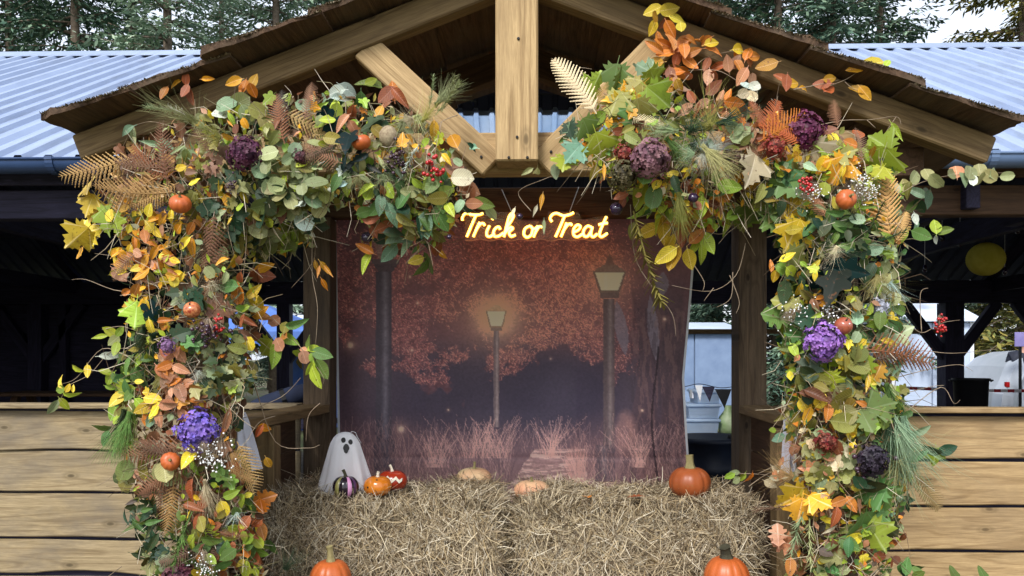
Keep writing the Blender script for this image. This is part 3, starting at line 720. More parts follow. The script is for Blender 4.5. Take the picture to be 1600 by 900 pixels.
M_stemd = noisy('dark_stem', lin((44, 44, 34)), lin((74, 70, 52)), scale=18, rough=.8, bump=.3)
def pumpkin(P, wpx, hpx, Y, label, mat, stem, sh, srpx, bend, ribs=12, group=None, tilt=(0, 0), cat='pumpkin', name='pumpkin', body=None):
    k = 1 / ppm(Y); M = T(P) @ Matrix.Rotation(R(tilt[0]), 4, 'X') @ Matrix.Rotation(R(tilt[1]), 4, 'Y') @ Matrix.Rotation(rnd.uniform(0, 6), 4, 'Z')
    t = link(name, None, None, M, label, cat, group); t.empty_display_size = .05
    link('body', body or pumpkin_mesh(wpx * k, hpx * k, ribs, mat), t, M)
    if stem: link('stem', stem_mesh(sh * k, srpx * k, bend * k, stem), t, M @ T(0, 0, hpx * k * .90))
    return t
def onbale(px_, Y, z): 
    p = at(px_, 700, Y); return Vector((p.x, Y, z))
pumpkin(onbale(1078, .50, BZ - .012), 64, 50, .50, 'orange pumpkin with short green stem standing on the right bale', M_pump, M_stem, 23, 6, 2, 13)
pumpkin(onbale(517, .08, BZ0), 66, 64, .08, 'orange pumpkin with pale stem in front of the left bale', M_pump2, M_stem, 27, 5, -3, 12)
pumpkin(onbale(1135, .08, BZ0), 70, 73, .08, 'orange pumpkin with dark stem in front of the right bale', M_pump2, M_stemd, 22, 8, 5, 13)
M_gourd = noisy('pale_gourd', lin((196, 132, 104)), lin((214, 196, 150)), scale=5, rough=.5, detail=1)
pumpkin(onbale(741, .80, BZ - .012), 54, 30, .80, 'pale flattened gourd at the back of the left bale', M_gourd, M_stem, 12, 2, 1, 11, cat='gourd', name='gourd')
pumpkin(onbale(831, .62, BZ - .045), 58, 32, .62, 'pale gourd sunk in the gap between the two upper bales', M_gourd, M_stem, 8, 2, 1, 11, cat='gourd', name='gourd')
# black striped pumpkin
M_bk = noisy('black_glaze', lin((22, 16, 24)), lin((40, 28, 40)), scale=4, rough=.18, spec=.6)
M_gd = noisy('gold_green_stripe', lin((112, 110, 58)), lin((160, 152, 92)), scale=9, rough=.3, spec=.5)
M_pk = noisy('pink_stripe', lin((196, 128, 176)), lin((228, 176, 210)), scale=9, rough=.3, spec=.5)
M_pu = noisy('plum_stripe', lin((70, 44, 80)), lin((96, 66, 104)), scale=9, rough=.3, spec=.5)
def stripes(f):
    a = (f * 12) % 12; i = int(a); u = a - i
    return {7: 1, 9: 2, 10: 3, 1: 2, 4: 1}.get(i, 0) if .18 < u < .82 else 0
k = 1 / ppm(.40); M = T(onbale(540, .40, BZ)) @ Matrix.Rotation(R(15), 4, 'Z')
t = link('striped_pumpkin', None, None, M, 'small glossy black pumpkin with pink and gold stripes before the ghost', 'pumpkin')
link('body', pumpkin_mesh(42 * k, 36 * k, 12, [M_bk, M_gd, M_pk, M_pu], stripes, .07, 96), t, M); link('stem', stem_mesh(13 * k, 2.4 * k, -4 * k, M_stemd), t, M @ T(0, 0, 32 * k))
# glossy orange ceramic pumpkin
M_oc = noisy('orange_glaze', lin((206, 116, 30)), lin((226, 140, 50)), scale=5, rough=.15, spec=.6)
M_wst = noisy('cream_stem', lin((214, 204, 180)), lin((236, 228, 208)), scale=9, rough=.5)
M_dot = noisy('dark_spot', lin((40, 24, 16)), lin((58, 36, 22)), scale=9, rough=.4)
k = 1 / ppm(.45); P = onbale(590, .45, BZ); M = T(P)
t = link('ceramic_pumpkin', None, None, M, 'small glossy orange ceramic pumpkin with cream stem and dark spots', 'pumpkin')
link('body', pumpkin_mesh(44 * k, 33 * k, 8, M_oc, None, .03, 64), t, M); link('stem', stem_mesh(10 * k, 2.2 * k, 1.5 * k, M_wst), t, M @ T(0, 0, 29 * k))
for (dx, dz) in ((-12, 17), (2, 28), (14, 6), (-6, 7)):
    y = -math.sqrt(max(0, 1 - (dx / 22) ** 2 - ((dz - 16.5) / 17.5) ** 2)) * 22 * k
    g = MB(); g.lathe([(.001, .25), (.6, .2), (1, 0), (.9, -.5)], 10)
    link('spot', g.mesh('spot', M_dot, True), t, T(P + Vector((dx * k, y * 1.0 + .0005, dz * k))) @ Vector((dx * k, y, (dz - 16) * k)).to_track_quat('Z', 'Y').to_matrix().to_4x4() @ Matrix.Scale(1.7 * k, 4))
# red jack-o-lantern with a zigzag mouth
M_rd = noisy('red_glaze', lin((150, 44, 24)), lin((178, 62, 34)), scale=5, rough=.2, spec=.6)
k = 1 / ppm(.58); P = onbale(613, .58, BZ); M = T(P)
t = link('ceramic_pumpkin', None, None, M, 'small red ceramic jack-o-lantern with cream zigzag mouth behind the orange one', 'pumpkin')
link('body', pumpkin_mesh(48 * k, 34 * k, 8, M_rd, None, .04, 64), t, M); link('stem', stem_mesh(13 * k, 2.0 * k, -4 * k, M_wst), t, M @ T(0, 0, 29 * k))
g = MB()
def surf(dx, dz, rr=25): return Vector((dx * k, -math.sqrt(max(.02, 1 - (dx / 24.5) ** 2 - ((dz - 17) / 19) ** 2)) * rr * k, dz * k))
zz = [(-9, 20), (-4, 25), (3, 19), (9, 24), (14, 18), (18, 21)]
for (x_, z_, th) in zz and [(a[0], a[1], 2.2) for a in zz]: pass
top = [surf(a, c + 2.6) for a, c in zz]; bo = [surf(a, c - 2.2) for a, c in zz]
n = len(zz); g.add(top + bo + [p + Vector((0, .004, 0)) for p in top + bo], [(i, n+i, n+i+1, i+1) for i in range(n-1)] + [(i, i+1, 2*n+i+1, 2*n+i) for i in range(n-1)] + [(n+i, 3*n+i, 3*n+i+1, n+i+1) for i in range(n-1)])
link('zigzag_mouth', g.mesh('zigzag_mouth', M_wst), t, M)
# ghost: draped sheet
def sheer(name, c, tr):
    m = noisy(name, c, c, scale=60, rough=.85, trans=.3); nt_ = m.node_tree; out = nt_.nodes['Material Output']; src = out.inputs[0].links[0].from_socket
    tp = nt_.nodes.new('ShaderNodeBsdfTransparent'); mx = nt_.nodes.new('ShaderNodeMixShader'); mx.inputs[0].default_value = tr
    nt_.links.new(src, mx.inputs[1]); nt_.links.new(tp.outputs[0], mx.inputs[2]); nt_.links.new(mx.outputs[0], out.inputs[0]); return m
M_ghost = sheer('sheer_white_cloth', lin((244, 245, 250)), .06)
def ghost_shape(hm, wm, lean, seed, n=72, folds=9):
    b = MB(); prof = [(0.001, 1.0), (.14, .992), (.28, .965), (.41, .91), (.52, .82), (.60, .70), (.69, .55), (.79, .38), (.88, .23), (.95, .10), (1.0, .02), (1.01, 0.0)]
    vs = []
    for (rr, z) in prof:
        for q in range(n):
            a = 2 * math.pi * q / n; amp = .11 * (1 - z) ** 1.1
            f = 1 + amp * (math.sin(a * folds + seed) + .6 * math.sin(a * (folds // 2) + 2 * seed) + .3 * math.sin(a * 17 + seed))
            vs.append((rr * f * wm / 2 * math.cos(a) + lean * z * hm, rr * f * wm / 2 * .8 * math.sin(a), z * hm))
    b.v = vs
    for i in range(len(prof) - 1):
        for q in range(n): q2 = (q + 1) % n; b.f.append((i*n+q, (i+1)*n+q, (i+1)*n+q2, i*n+q2)); b.m.append(0)
    return b
k = 1 / ppm(.55); P = onbale(539, .55, BZ - .008); M = T(P)
t = link('ghost_figure', None, None, M, 'small white cloth ghost with black eyes and mouth on the left bale', 'ghost decoration')
link('sheet', ghost_shape(98 * k, 88 * k, 0, 1.3).mesh('sheet', M_ghost, True), t, M)
g = MB(); g.lathe([(.001, 0), (.7, .03), (1, .35), (.9, .75), (.5, 1), (.001, 1.02)], 20)
link('inner_support', g.mesh('inner_support', noisy('peach_glow', lin((228, 150, 96)), lin((240, 170, 120)), scale=4), True), t, M @ T(.012, -.002, .012) @ Matrix.Diagonal((24 * k, 20 * k, 46 * k, 1)))  # support ball; its peach colour stands in for a faint orange glow inside
for (dx, dz, sx, sz, nm) in ((1.5, 87, 3.4, 3.9, 'eye'), (12, 84, 3.2, 3.7, 'eye'), (6.5, 74, 4.6, 7.4, 'mouth')):
    rr = np.interp(dz / 98, [.55, .70, .82, .91, .965, 1], [.69, .60, .52, .41, .28, 0]) * 42
    y = -math.sqrt(max(1, rr * rr - dx * dx)) * .8
    g = MB(); pts = [(math.cos(a) * (1 - (.25 if nm == 'mouth' and math.sin(a) < 0 else 0)), math.sin(a)) for a in [2 * math.pi * i / 18 for i in range(18)]]
    g.add([(p[0], -.5, p[1]) for p in pts] + [(p[0], 1.6, p[1]) for p in pts], [tuple(range(18))] + [(i, 18 + i, 18 + (i + 1) % 18, (i + 1) % 18) for i in range(18)])
    link(nm, g.mesh(nm, M_black), t, T(P + Vector((dx * k, y * k - .007, dz * k))) @ Matrix.Rotation(R(-32 if nm == 'eye' else -18), 4, 'X') @ Matrix.Diagonal((sx * k, 1.6 * k, sz * k, 1)))
g = MB(); g.tube([P + Vector((x_ * k, -.004, z_ * k)) for x_, z_ in ((8, 96), (12, 99), (17, 97), (20, 90), (26, 80))], .0012, 5)
link('hanging_loop', g.mesh('hanging_loop', M_white), t)

# ------------------------------------------------------------------ neon sign
YN = 1.30
def zp(zx, zy): return at(680 + zx / 5.0, 300 + zy / 5.0, YN)
def smooth(pts, n=8):
    out = []; P = [Vector(p) for p in pts]; m = len(P)
    if m == 2: return [P[0].lerp(P[1], i / 6) for i in range(7)]
    for i in range(m - 1):
        p0, p1, p2, p3 = P[max(i-1, 0)], P[i], P[i+1], P[min(i+2, m-1)]
        for j in range(n):
            t = j / n; out.append(.5 * ((2*p1) + (p2-p0)*t + (2*p0-5*p1+4*p2-p3)*t*t + (3*p1-p0-3*p2+p3)*t**3))
    out.append(P[-1]); return out
LET = [
 [[(212, 222), (214, 192), (240, 166), (285, 176), (335, 178), (375, 166)], [(318, 182), (290, 245), (246, 350)]],
 [[(348, 236), (322, 290), (298, 350)], [(312, 312), (345, 258), (372, 244), (388, 262)]],
 [[(424, 262), (402, 312), (408, 344), (434, 346), (462, 322)], [(444, 216), (447, 211)]],
 [[(508, 292), (496, 272), (470, 284), (454, 318), (466, 346), (500, 342), (532, 318)]],
 [[(536, 350), (560, 280), (600, 215), (612, 182), (596, 168), (576, 196), (558, 262), (536, 350)], [(548, 318), (586, 276), (606, 286), (578, 314), (592, 346), (628, 334)]],
 [[(742, 264), (704, 284), (692, 328), (716, 354), (750, 334), (760, 286), (742, 264), (768, 288), (792, 278)]],
 [[(802, 262), (786, 305), (768, 352)], [(782, 316), (812, 272), (836, 274)]],
 [[(912, 232), (898, 205), (916, 176), (950, 166), (1000, 184), (1050, 176), (1082, 160)], [(1012, 186), (980, 262), (940, 350)]],
 [[(1026, 240), (1004, 300), (982, 350)], [(996, 312), (1030, 262), (1056, 248), (1068, 262)]],
 [[(1076, 316), (1118, 296), (1134, 268), (1108, 258), (1082, 290), (1082, 334), (1112, 350), (1158, 322)]],
 [[(1222, 276), (1190, 266), (1160, 300), (1162, 340), (1190, 346), (1218, 306), (1228, 272), (1216, 330), (1236, 350), (1266, 326)]],
 [[(1338, 192), (1306, 262), (1284, 326), (1300, 350), (1346, 322)], [(1276, 256), (1312, 246), (1348, 242)]]]
M_neon = emis('neon_core', (1.0, .76, .14, 1), 3.2); M_halo = emis('neon_halo', (1.0, .34, .015, 1), 1.0)  # the orange emitter stands in for the halo round the letters
ns = thing('neon_sign', 'glowing yellow neon sign reading Trick or Treat hung above the backdrop', 'neon sign', zp(790, 350))
for strokes in LET:
    g = MB(); h = MB()
    for st in strokes:
        p = smooth([zp(*q) for q in st]); g.tube(p, .0058, 8); h.tube([q + Vector((0, .006, 0)) for q in p], .0090, 8)
    lt = link('letter', g.mesh('letter', M_neon, True), ns); link('jacket', h.mesh('jacket', M_halo, True), lt)  # jacket is the glowing halo sleeve set behind each letter
M_acr, nt_, b_ = newmat('clear_acrylic'); b_.inputs['Base Color'].default_value = (.9, .8, .75, 1); b_.inputs['Roughness'].default_value = .15
tp = nt_.nodes.new('ShaderNodeBsdfTransparent'); mx = nt_.nodes.new('ShaderNodeMixShader'); mx.inputs[0].default_value = .93
nt_.links.new(b_.outputs[0], mx.inputs[1]); nt_.links.new(tp.outputs[0], mx.inputs[2]); nt_.links.new(mx.outputs[0], nt_.nodes['Material Output'].inputs[0])
bot = [zp(230 + i * 28, 372 + 8 * math.sin(i * 1.1)) for i in range(41)]
up_ = [zp(225, 150), zp(640, 150), zp(690, 225), zp(860, 225), zp(890, 148), zp(1120, 150), zp(1150, 215), zp(1310, 180), zp(1362, 180)]
poly = bot + up_[::-1]; g = MB(); n = len(poly)
g.add([p + Vector((0, .020, 0)) for p in poly] + [p + Vector((0, .024, 0)) for p in poly], [tuple(range(n)), tuple(range(2*n-1, n-1, -1))] + [(i, n + i, n + (i+1) % n, (i+1) % n) for i in range(n)])
link('backing_panel', g.mesh('backing_panel', M_acr), ns)
g = MB(); g.tube([p + Vector((0, .018, 0)) for p in bot], .0018, 5); link('panel_edge', g.mesh('panel_edge', noisy('lit_acrylic_edge', lin((210, 150, 130)), lin((226, 170, 150)))), ns)  # pinkish reflection along the panel edge put into its colour
for (a, c) in (((520, -20), (600, 160)), ((1122, -40), (1052, 150))):
    g = MB(); g.tube([at(680 + a[0] / 5, 300 + a[1] / 5, 1.36), zp(*c) + Vector((0, .01, 0))], .0022, 6); link('hanging_cord', g.mesh('hanging_cord', M_white), ns)

# ------------------------------------------------------------------ leaf shapes (unit length along +y, face +z)
def leaf_strip(width, prof, bend, fold, wavy=0.0, n=7, tip=0.0, stalk=.12):
    b = MB(); vs = []
    for i in range(n + 1):
        t = i / n; wv = max(width * prof(t), .004); z0 = -bend * t * t; wz = wavy * math.sin(t * 17)
        for u in (-1, -.5, 0, .5, 1):
            vs.append((wv * u, t, z0 + fold * abs(u) * wv + wz * abs(u) * (1 if u > 0 else -1)))
    b.add(vs, [(i*5+k, i*5+k+1, i*5+5+k+1, i*5+5+k) for i in range(n) for k in range(4)])
    b.add([(-.010, 0, 0), (.010, 0, 0), (.010, -stalk, -.03), (-.010, -stalk, -.03)], [(0, 3, 2, 1)])
    return b.mesh('leaf', M_leaf, True)
ov = lambda t: (math.sin(math.pi * min(1, t) ** .82) ** .75) * (1 - .12 * t)
rd_ = lambda t: math.sqrt(max(0, 1 - (2 * t - 1) ** 2)) ** .9
ln_ = lambda t: math.sin(math.pi * t ** .7) ** 1.2
def lobed(pts, bend, fold, stalk=.25, mat=None, cup=0.0):
    """outline leaf: half outline points (x>0) from base to tip, fanned from the midrib"""
    b = MB(); n = len(pts); mid = []; L = []; Rr = []
    for (x, y) in pts:
        d = math.hypot(x, y - .35); z = -bend * y * y + fold * abs(x) - cup * d * d
        L.append((-x, y, z)); Rr.append((x, y, z))
    ys = [i / (n - 1) for i in range(n)]
    mid = [(0, .02 + .95 * y, -bend * (.02 + .95 * y) ** 2) for y in ys]
    b.add(mid + Rr, [(i, n + i, n + i + 1, i + 1) for i in range(n - 1)])
    b.add(mid + L, [(i, i + 1, n + i + 1, n + i) for i in range(n - 1)])
    b.add([(-.012, .03, .002), (.012, .03, .002), (.010, -stalk, -.05), (-.010, -stalk, -.05)], [(0, 3, 2, 1)])
    return b.mesh('leaf', mat or M_lobed, False)
MAPLE = [(.02, 0), (.16, .02), (.30, -.08), (.28, .06), (.44, .04), (.36, .15), (.30, .20), (.44, .26), (.62, .34), (.54, .42), (.60, .54), (.46, .50), (.34, .50), (.20, .46), (.26, .60), (.34, .72), (.20, .72), (.18, .84), (.08, .86), (.01, 1.0)]
IVY = [(.02, .02), (.18, -.08), (.34, -.02), (.40, .14), (.30, .26), (.46, .36), (.50, .52), (.34, .52), (.22, .60), (.18, .76), (.08, .90), (.01, 1.0)]
OAK = [(.02, 0), (.10, .06), (.18, .12), (.30, .14), (.20, .24), (.18, .30), (.34, .34), (.42, .42), (.26, .48), (.22, .54), (.36, .60), (.36, .70), (.20, .72), (.24, .82), (.16, .90), (.08, .94), (.01, 1.0)]
LM = {
 'beech': [leaf_strip(.30, ov, .10, .20, .012), leaf_strip(.28, ov, .32, .32, .02), leaf_strip(.32, ov, -.18, .10, .02), leaf_strip(.22, ov, .45, .7, .02)],
 'round': [leaf_strip(.42, rd_, .08, .12), leaf_strip(.40, rd_, .28, .25, .015), leaf_strip(.36, rd_, -.2, .35)],
 'lance': [leaf_strip(.15, ln_, .25, .5), leaf_strip(.17, ln_, .5, .3, .02), leaf_strip(.13, ln_, -.1, .6)],
 'maple': [lobed(MAPLE, .10, .10), lobed(MAPLE, .30, .25), lobed(MAPLE, -.15, -.05, cup=.25)],
 'ivy': [lobed(IVY, .15, .15), lobed(IVY, .30, .30), lobed(IVY, -.1, .1)],
 'oak': [lobed(OAK, .12, .15, .1), lobed(OAK, .35, .25, .1), lobed(OAK, -.1, .2, .1)],
 'big': [lobed([(x * .8, y) for x, y in IVY], .2, .2, mat=M_gloss)],
}
LEAFNAME = {'beech': 'beech_leaf', 'round': 'eucalyptus_leaf', 'lance': 'slender_leaf', 'maple': 'maple_leaf', 'ivy': 'ivy_leaf', 'oak': 'lobed_leaf', 'big': 'glossy_leaf'}
def fern_mesh(npair, wid, bend, side, coarse, seed):
    r = random.Random(seed); b = MB()
    def rach(t): return Vector((side * t * t, t, -bend * t * t))
    b.tube([rach(i / 10) for i in range(11)], [.009 * (1 - .75 * i / 10) for i in range(11)], 4)
    for i in range(npair):
        t = .10 + .89 * (i / npair) ** .95; p = rach(t); d = (rach(min(1, t + .02)) - rach(t - .02)).normalized()
        Lp = wid * (math.sin(math.pi * min(1, (t + .12) * .80)) ** .9) * (1 - t * .55) * r.uniform(.88, 1.08)
        if t > .9: Lp *= (1.04 - t) / .14
        for s in (-1, 1):
            out = (Vector((s, .55 + .35 * t, -.15 * r.random() - .25 * bend)) + d * .1).normalized(); nrm = Vector((0, 0, 1)); tang = out.cross(nrm).normalized() * s
            m = 5; w0 = .022 if coarse else min(.021, Lp * .11); pr = []
            for k in range(m + 1):
                for (aa, ww) in (((k + .0) / (m + 1), .45), ((k + .62) / (m + 1), 1.0)) if not coarse else ((k / (m + 1), .8), ((k + .5) / (m + 1), 1.0)):
                    q = p + out * Lp * aa - Vector((0, 0, .25 * Lp * aa * aa)); wq = w0 * ww * (1 - aa * .75); f = out * (.5 * w0 if ww == 1.0 else 0)
                    pr += [q - tang * wq + f, q + Vector((0, 0, w0 * .25)), q + tang * wq + f]
            q = p + out * Lp * .99 - Vector((0, 0, .24 * Lp)); pr += [q, q, q]; nn = len(pr) // 3
            b.add(pr, [(3*i, 3*i+1, 3*i+4, 3*i+3) for i in range(nn - 1)] + [(3*i+1, 3*i+2, 3*i+5, 3*i+4) for i in range(nn - 1)])
    return b.mesh('fern_frond', M_fern)
FERN = [fern_mesh(17, .34, .15, .12, False, 1), fern_mesh(17, .30, .3, -.15, False, 2), fern_mesh(16, .38, .2, .2, False, 3), fern_mesh(17, .34, .12, -.10, True, 4), fern_mesh(15, .42, .2, .12, True, 5)]
def hydrangea_mesh(seed, n=120):
    r = random.Random(seed); b = MB()
    for i in range(n):
        z = 1 - 1.45 * (i + .5) / n; a = i * 2.39996; rr = math.sqrt(max(0, 1 - z * z)); nn = Vector((rr * math.cos(a), rr * math.sin(a), z)) + Vector((r.gauss(0, .16), r.gauss(0, .16), r.gauss(0, .16))); nn.normalize()
        p = nn * r.uniform(.74, 1.06) * (1 + .14 * math.sin(nn.x * 5 + seed) * math.cos(nn.y * 4 + seed * 2)); p.z *= .8; u = nn.orthogonal().normalized(); v = nn.cross(u); th = r.uniform(0, 6.3); s = r.uniform(.12, .19); k = r.uniform(.70, 1.18)
        for q in range(4):
            t = th + q * math.pi / 2 + r.gauss(0, .1); d = u * math.cos(t) + v * math.sin(t); e = nn.cross(d); cu = r.uniform(-.06, .06); kk = k * r.uniform(.9, 1.1)
            b.add([p - nn * .03, p + d * s * .45 - e * s * .42 + nn * .01, p + d * s * .95 - e * s * .36 + nn * cu, p + d * s * 1.12 + nn * (cu - .02), p + d * s * .95 + e * s * .36 + nn * cu, p + d * s * .45 + e * s * .42 + nn * .01], [(0, 1, 2, 3), (0, 3, 4, 5)], 0, (kk, kk, kk, 1))
    b.lathe([(.001, -.5), (.5, -.35), (.7, .1), (.5, .45), (.001, .6)], 12, c=(.5, .5, .5, 1))
    return b.mesh('hydrangea_head', M_head, True)
def headmat():
    m, nt_, b_ = newmat('hydrangea_petals'); oi = nt_.nodes.new('ShaderNodeObjectInfo'); a = nt_.nodes.new('ShaderNodeAttribute'); a.attribute_name = 'Col'
    c = mixrgb(nt_, 1.0, oi.outputs['Color'], a.outputs['Color'], 'MULTIPLY')
    n = nd(nt_, 'ShaderNodeTexNoise', Scale=2.2, Detail=3.0); nt_.links.new(objcoord(nt_), n.inputs['Vector'])
    h = nd(nt_, 'ShaderNodeHueSaturation', Hue=.53, Saturation=.9, Value=1.15); nt_.links.new(c, h.inputs['Color'])
    c = mixrgb(nt_, ramp(nt_, n.outputs[0], [(.4, (0, 0, 0, 1)), (.6, (1, 1, 1, 1))]).outputs[0], c, h.outputs[0])
    nt_.links.new(c, b_.inputs['Base Color']); b_.inputs['Roughness'].default_value = .6
    tr = nt_.nodes.new('ShaderNodeBsdfTranslucent'); nt_.links.new(c, tr.inputs['Color']); mx = nt_.nodes.new('ShaderNodeMixShader'); mx.inputs[0].default_value = .22
    nt_.links.new(b_.outputs[0], mx.inputs[1]); nt_.links.new(tr.outputs[0], mx.inputs[2]); nt_.links.new(mx.outputs[0], nt_.nodes['Material Output'].inputs[0]); return m
M_head = headmat()
HYD = [hydrangea_mesh(1), hydrangea_mesh(2), hydrangea_mesh(3, 80)]
def ball_cluster(n, rad, br, seed, mat, stems=None):
    r = random.Random(seed); b = MB(); ico = [(0, 0, 1), (.9, 0, .45), (.28, .85, .45), (-.72, .53, .45), (-.72, -.53, .45), (.28, -.85, .45), (.72, .53, -.45), (-.28, .85, -.45), (-.9, 0, -.45), (-.28, -.85, -.45), (.72, -.53, -.45), (0, 0, -1)]
    fc = [(0,1,2),(0,2,3),(0,3,4),(0,4,5),(0,5,1),(1,6,2),(2,7,3),(3,8,4),(4,9,5),(5,10,1),(6,7,2),(7,8,3),(8,9,4),(9,10,5),(10,6,1),(11,7,6),(11,8,7),(11,9,8),(11,10,9),(11,6,10)]
    for _ in range(n):
        p = Vector((r.gauss(0, .45), r.gauss(0, .45), r.gauss(0, .25))) * rad; s = br * r.uniform(.7, 1.25)
        b.add([p + Vector(q) * s for q in ico], fc, 0)
        if stems: b.tube([p, Vector((0, -rad * .9, -rad * .3)) + p * .2], br * .12, 3, 1)
    return b.mesh('cluster', [mat, M_twig], True)
M_berry = noisy('red_berry', lin((150, 22, 26)), lin((186, 40, 40)), scale=6, rough=.2, spec=.6)
M_dberry = noisy('dark_berry', lin((46, 26, 40)), lin((70, 44, 60)), scale=6, rough=.25, spec=.6)
M_gyp = noisy('white_blossom', lin((226, 228, 226)), lin((242, 242, 240)), scale=6, rough=.7)
BERRY = ball_cluster(26, 1, .16, 1, M_berry, True); DBERRY = ball_cluster(40, 1, .15, 2, M_dberry, True); GYP = ball_cluster(64, 1, .05, 3, M_gyp, True)
def tuft_mesh(n, seed, spread, droop, wd, curl=0.0):
    r = random.Random(seed); b = MB()
    for _ in range(n):
        a = r.gauss(0, spread); e = r.gauss(0, spread * .6); L = r.uniform(.55, 1.05); pts = []
        d = Vector((math.sin(a), math.cos(a), math.sin(e))); cu = r.gauss(0, curl)
        for i in range(6):
            t = i / 5; pts.append(d * L * t + Vector((cu * t * t, -droop * t * t * abs(d.x) , -.12 * t * t)) + Vector((r.gauss(0, .02), 0, r.gauss(0, .05))) * (1 if i == 0 else .3))
        s = Vector((wd, 0, r.uniform(-wd, wd)))
        vs = []
        for i, p in enumerate(pts): vs += [p - s * (1 - .8 * i / 5), p + s * (1 - .8 * i / 5)]
        b.add(vs, [(2*i, 2*i+1, 2*i+3, 2*i+2) for i in range(5)])
    return b.mesh('grass_tuft', M_fern)
TUFT = [tuft_mesh(80, 1, .22, .2, .0035, .25), tuft_mesh(120, 2, .8, .3, .004, .4), tuft_mesh(120, 3, .14, .1, .004, .15)]
def sprig_mesh(seed, n=90):
    r = random.Random(seed); b = MB(); b.tube([(0, 0, 0), (.03, .5, .02), (0, 1, -.05)], [.012, .009, .004], 4)
    for i in range(n):
        t = r.uniform(.08, 1); a = r.uniform(0, 6.28); p = Vector((.03 * math.sin(t * 3), t, 0)); d = Vector((math.cos(a), .8, math.sin(a))).normalized() * r.uniform(.12, .20)
        s = Vector((-math.sin(a), 0, math.cos(a))) * .012
        b.add([p - s, p + s, p + d + s * .4, p + d - s * .4], [(0, 1, 2, 3)])
    return b.mesh('needle_sprig', M_fern)
SPRIG = [sprig_mesh(1), sprig_mesh(2)]
PAL = dict(Y=(236, 206, 62), G=(228, 168, 50), O=(214, 134, 52), R=(158, 92, 56), B=(112, 76, 54), P=(194, 140, 104), L=(164, 186, 62), M=(98, 130, 64), D=(52, 74, 48),
           S=(160, 168, 118), T=(150, 178, 142), C=(226, 210, 172), W=(208, 218, 204), V=(138, 136, 66), K=(70, 60, 48), E=(20, 40, 38), F=(190, 154, 98), H=(130, 94, 70))
ALB = .95
def pal(ch, r=rnd):
    c = PAL[ch]; k = r.uniform(.82, 1.14); j = r.gauss(0, 8)
    return lin((min(255, max(0, c[0] * k + j)), min(255, max(0, c[1] * k)), min(255, max(0, c[2] * k - j * .5))), ALB)
def seg_d(p, a, b):
    ax, ay = b[0] - a[0], b[1] - a[1]; t = max(0, min(1, ((p[0] - a[0]) * ax + (p[1] - a[1]) * ay) / (ax * ax + ay * ay)))
    return math.hypot(p[0] - a[0] - t * ax, p[1] - a[1] - t * ay)
AXL = [(300, 960), (295, 600), (275, 320), (420, 245), (600, 250), (720, 290)]
AXR = [(1310, 960), (1325, 700), (1300, 480), (1310, 300), (1180, 225), (1030, 230), (920, 210)]
def surfY(px_, py_, ax, rad=115):
    q = min(seg_d((px_, py_), ax[i], ax[i + 1]) for i in range(len(ax) - 1)) / rad
    return -.07 - .21 * math.sqrt(max(0, 1 - min(1, q) ** 2))
def lmat(P, ang, size, tilt, roll):
    a = R(ang); u = Vector((math.cos(a), 0, math.sin(a))); n = Vector((0, -1, 0)); s = u.cross(n)
    M = Matrix((s, u, n)).transposed().to_4x4(); M.translation = P
    return M @ Matrix.Rotation(tilt, 4, 'X') @ Matrix.Rotation(roll, 4, 'Y') @ Matrix.Scale(size, 4)
def put(par, ax, kind, px_, py_, size, ch, ang=None, dY=0.0, mesh=None, name=None, tilt=None, roll=None, center=True, r=rnd):
    Y = surfY(px_, py_, ax) - .02 + dY + r.uniform(-.03, .012)
    if ang is None: ang = r.gauss(-80, 75)
    sz = size * (1.12 if mesh is None else 1.0) / ppm(Y); a = R(ang)
    P = at(px_, py_, Y)
    if center: P = P - Vector((math.cos(a), 0, math.sin(a))) * sz * .5
    tl = r.gauss(-.15, .38) if tilt is None else tilt; rl = r.gauss(0, .42) if roll is None else roll
    me = mesh or r.choice(LM[kind])
    nm = name or LEAFNAME[kind]
    if nm == 'beech_leaf' and isinstance(ch, str) and ch in 'LMDTSVWEC': nm = 'hornbeam_leaf'
    o = link(nm, me, par, lmat(P, ang, sz, tl, rl)); o.color = pal(ch, r) if isinstance(ch, str) else ch
    return o
def clump(par, ax, kind, px_, py_, n, rx, ry, size, chs, ang=None, dY=0.0):
    for _ in range(n):
        a = rnd.uniform(0, 6.283); q = math.sqrt(rnd.random())
        x, y = px_ + rx * q * math.cos(a), py_ + ry * q * math.sin(a)
        g_ = ang if ang is None else rnd.gauss(ang, 38)
        put(par, ax, kind, x, y, size * rnd.uniform(.75, 1.25), rnd.choice(chs), g_, dY)
def twig(par, ax, pts, r0=.0017, col_=M_twig, dY=-.02, name='twig'):
    p3 = smooth([at(x, y, surfY(x, y, ax) + dY) for x, y in pts], 5); n = len(p3); g = MB(); g.tube(p3, [r0 * (1 - .7 * i / n) for i in range(n)], 5)
    return link(name, g.mesh('twig', col_, True), par)
def fern(par, ax, x0, y0, x1, y1, ch, v, dY=-.01, roll=0.0):
    L = math.hypot(x1 - x0, y1 - y0); ang = math.degrees(math.atan2(y0 - y1, x1 - x0))
    put(par, ax, None, x0, y0, L, ch, ang, dY, FERN[v], 'fern_frond', tilt=rnd.uniform(-.2, .1), roll=roll + rnd.uniform(-.3, .3), center=False)
def inside(p, poly):
    c = False; j = len(poly) - 1
    for i in range(len(poly)):
        (xi, yi), (xj, yj) = poly[i], poly[j]
        if (yi > p[1]) != (yj > p[1]) and p[0] < (xj - xi) * (p[1] - yi) / (yj - yi) + xi: c = not c
        j = i
    return c
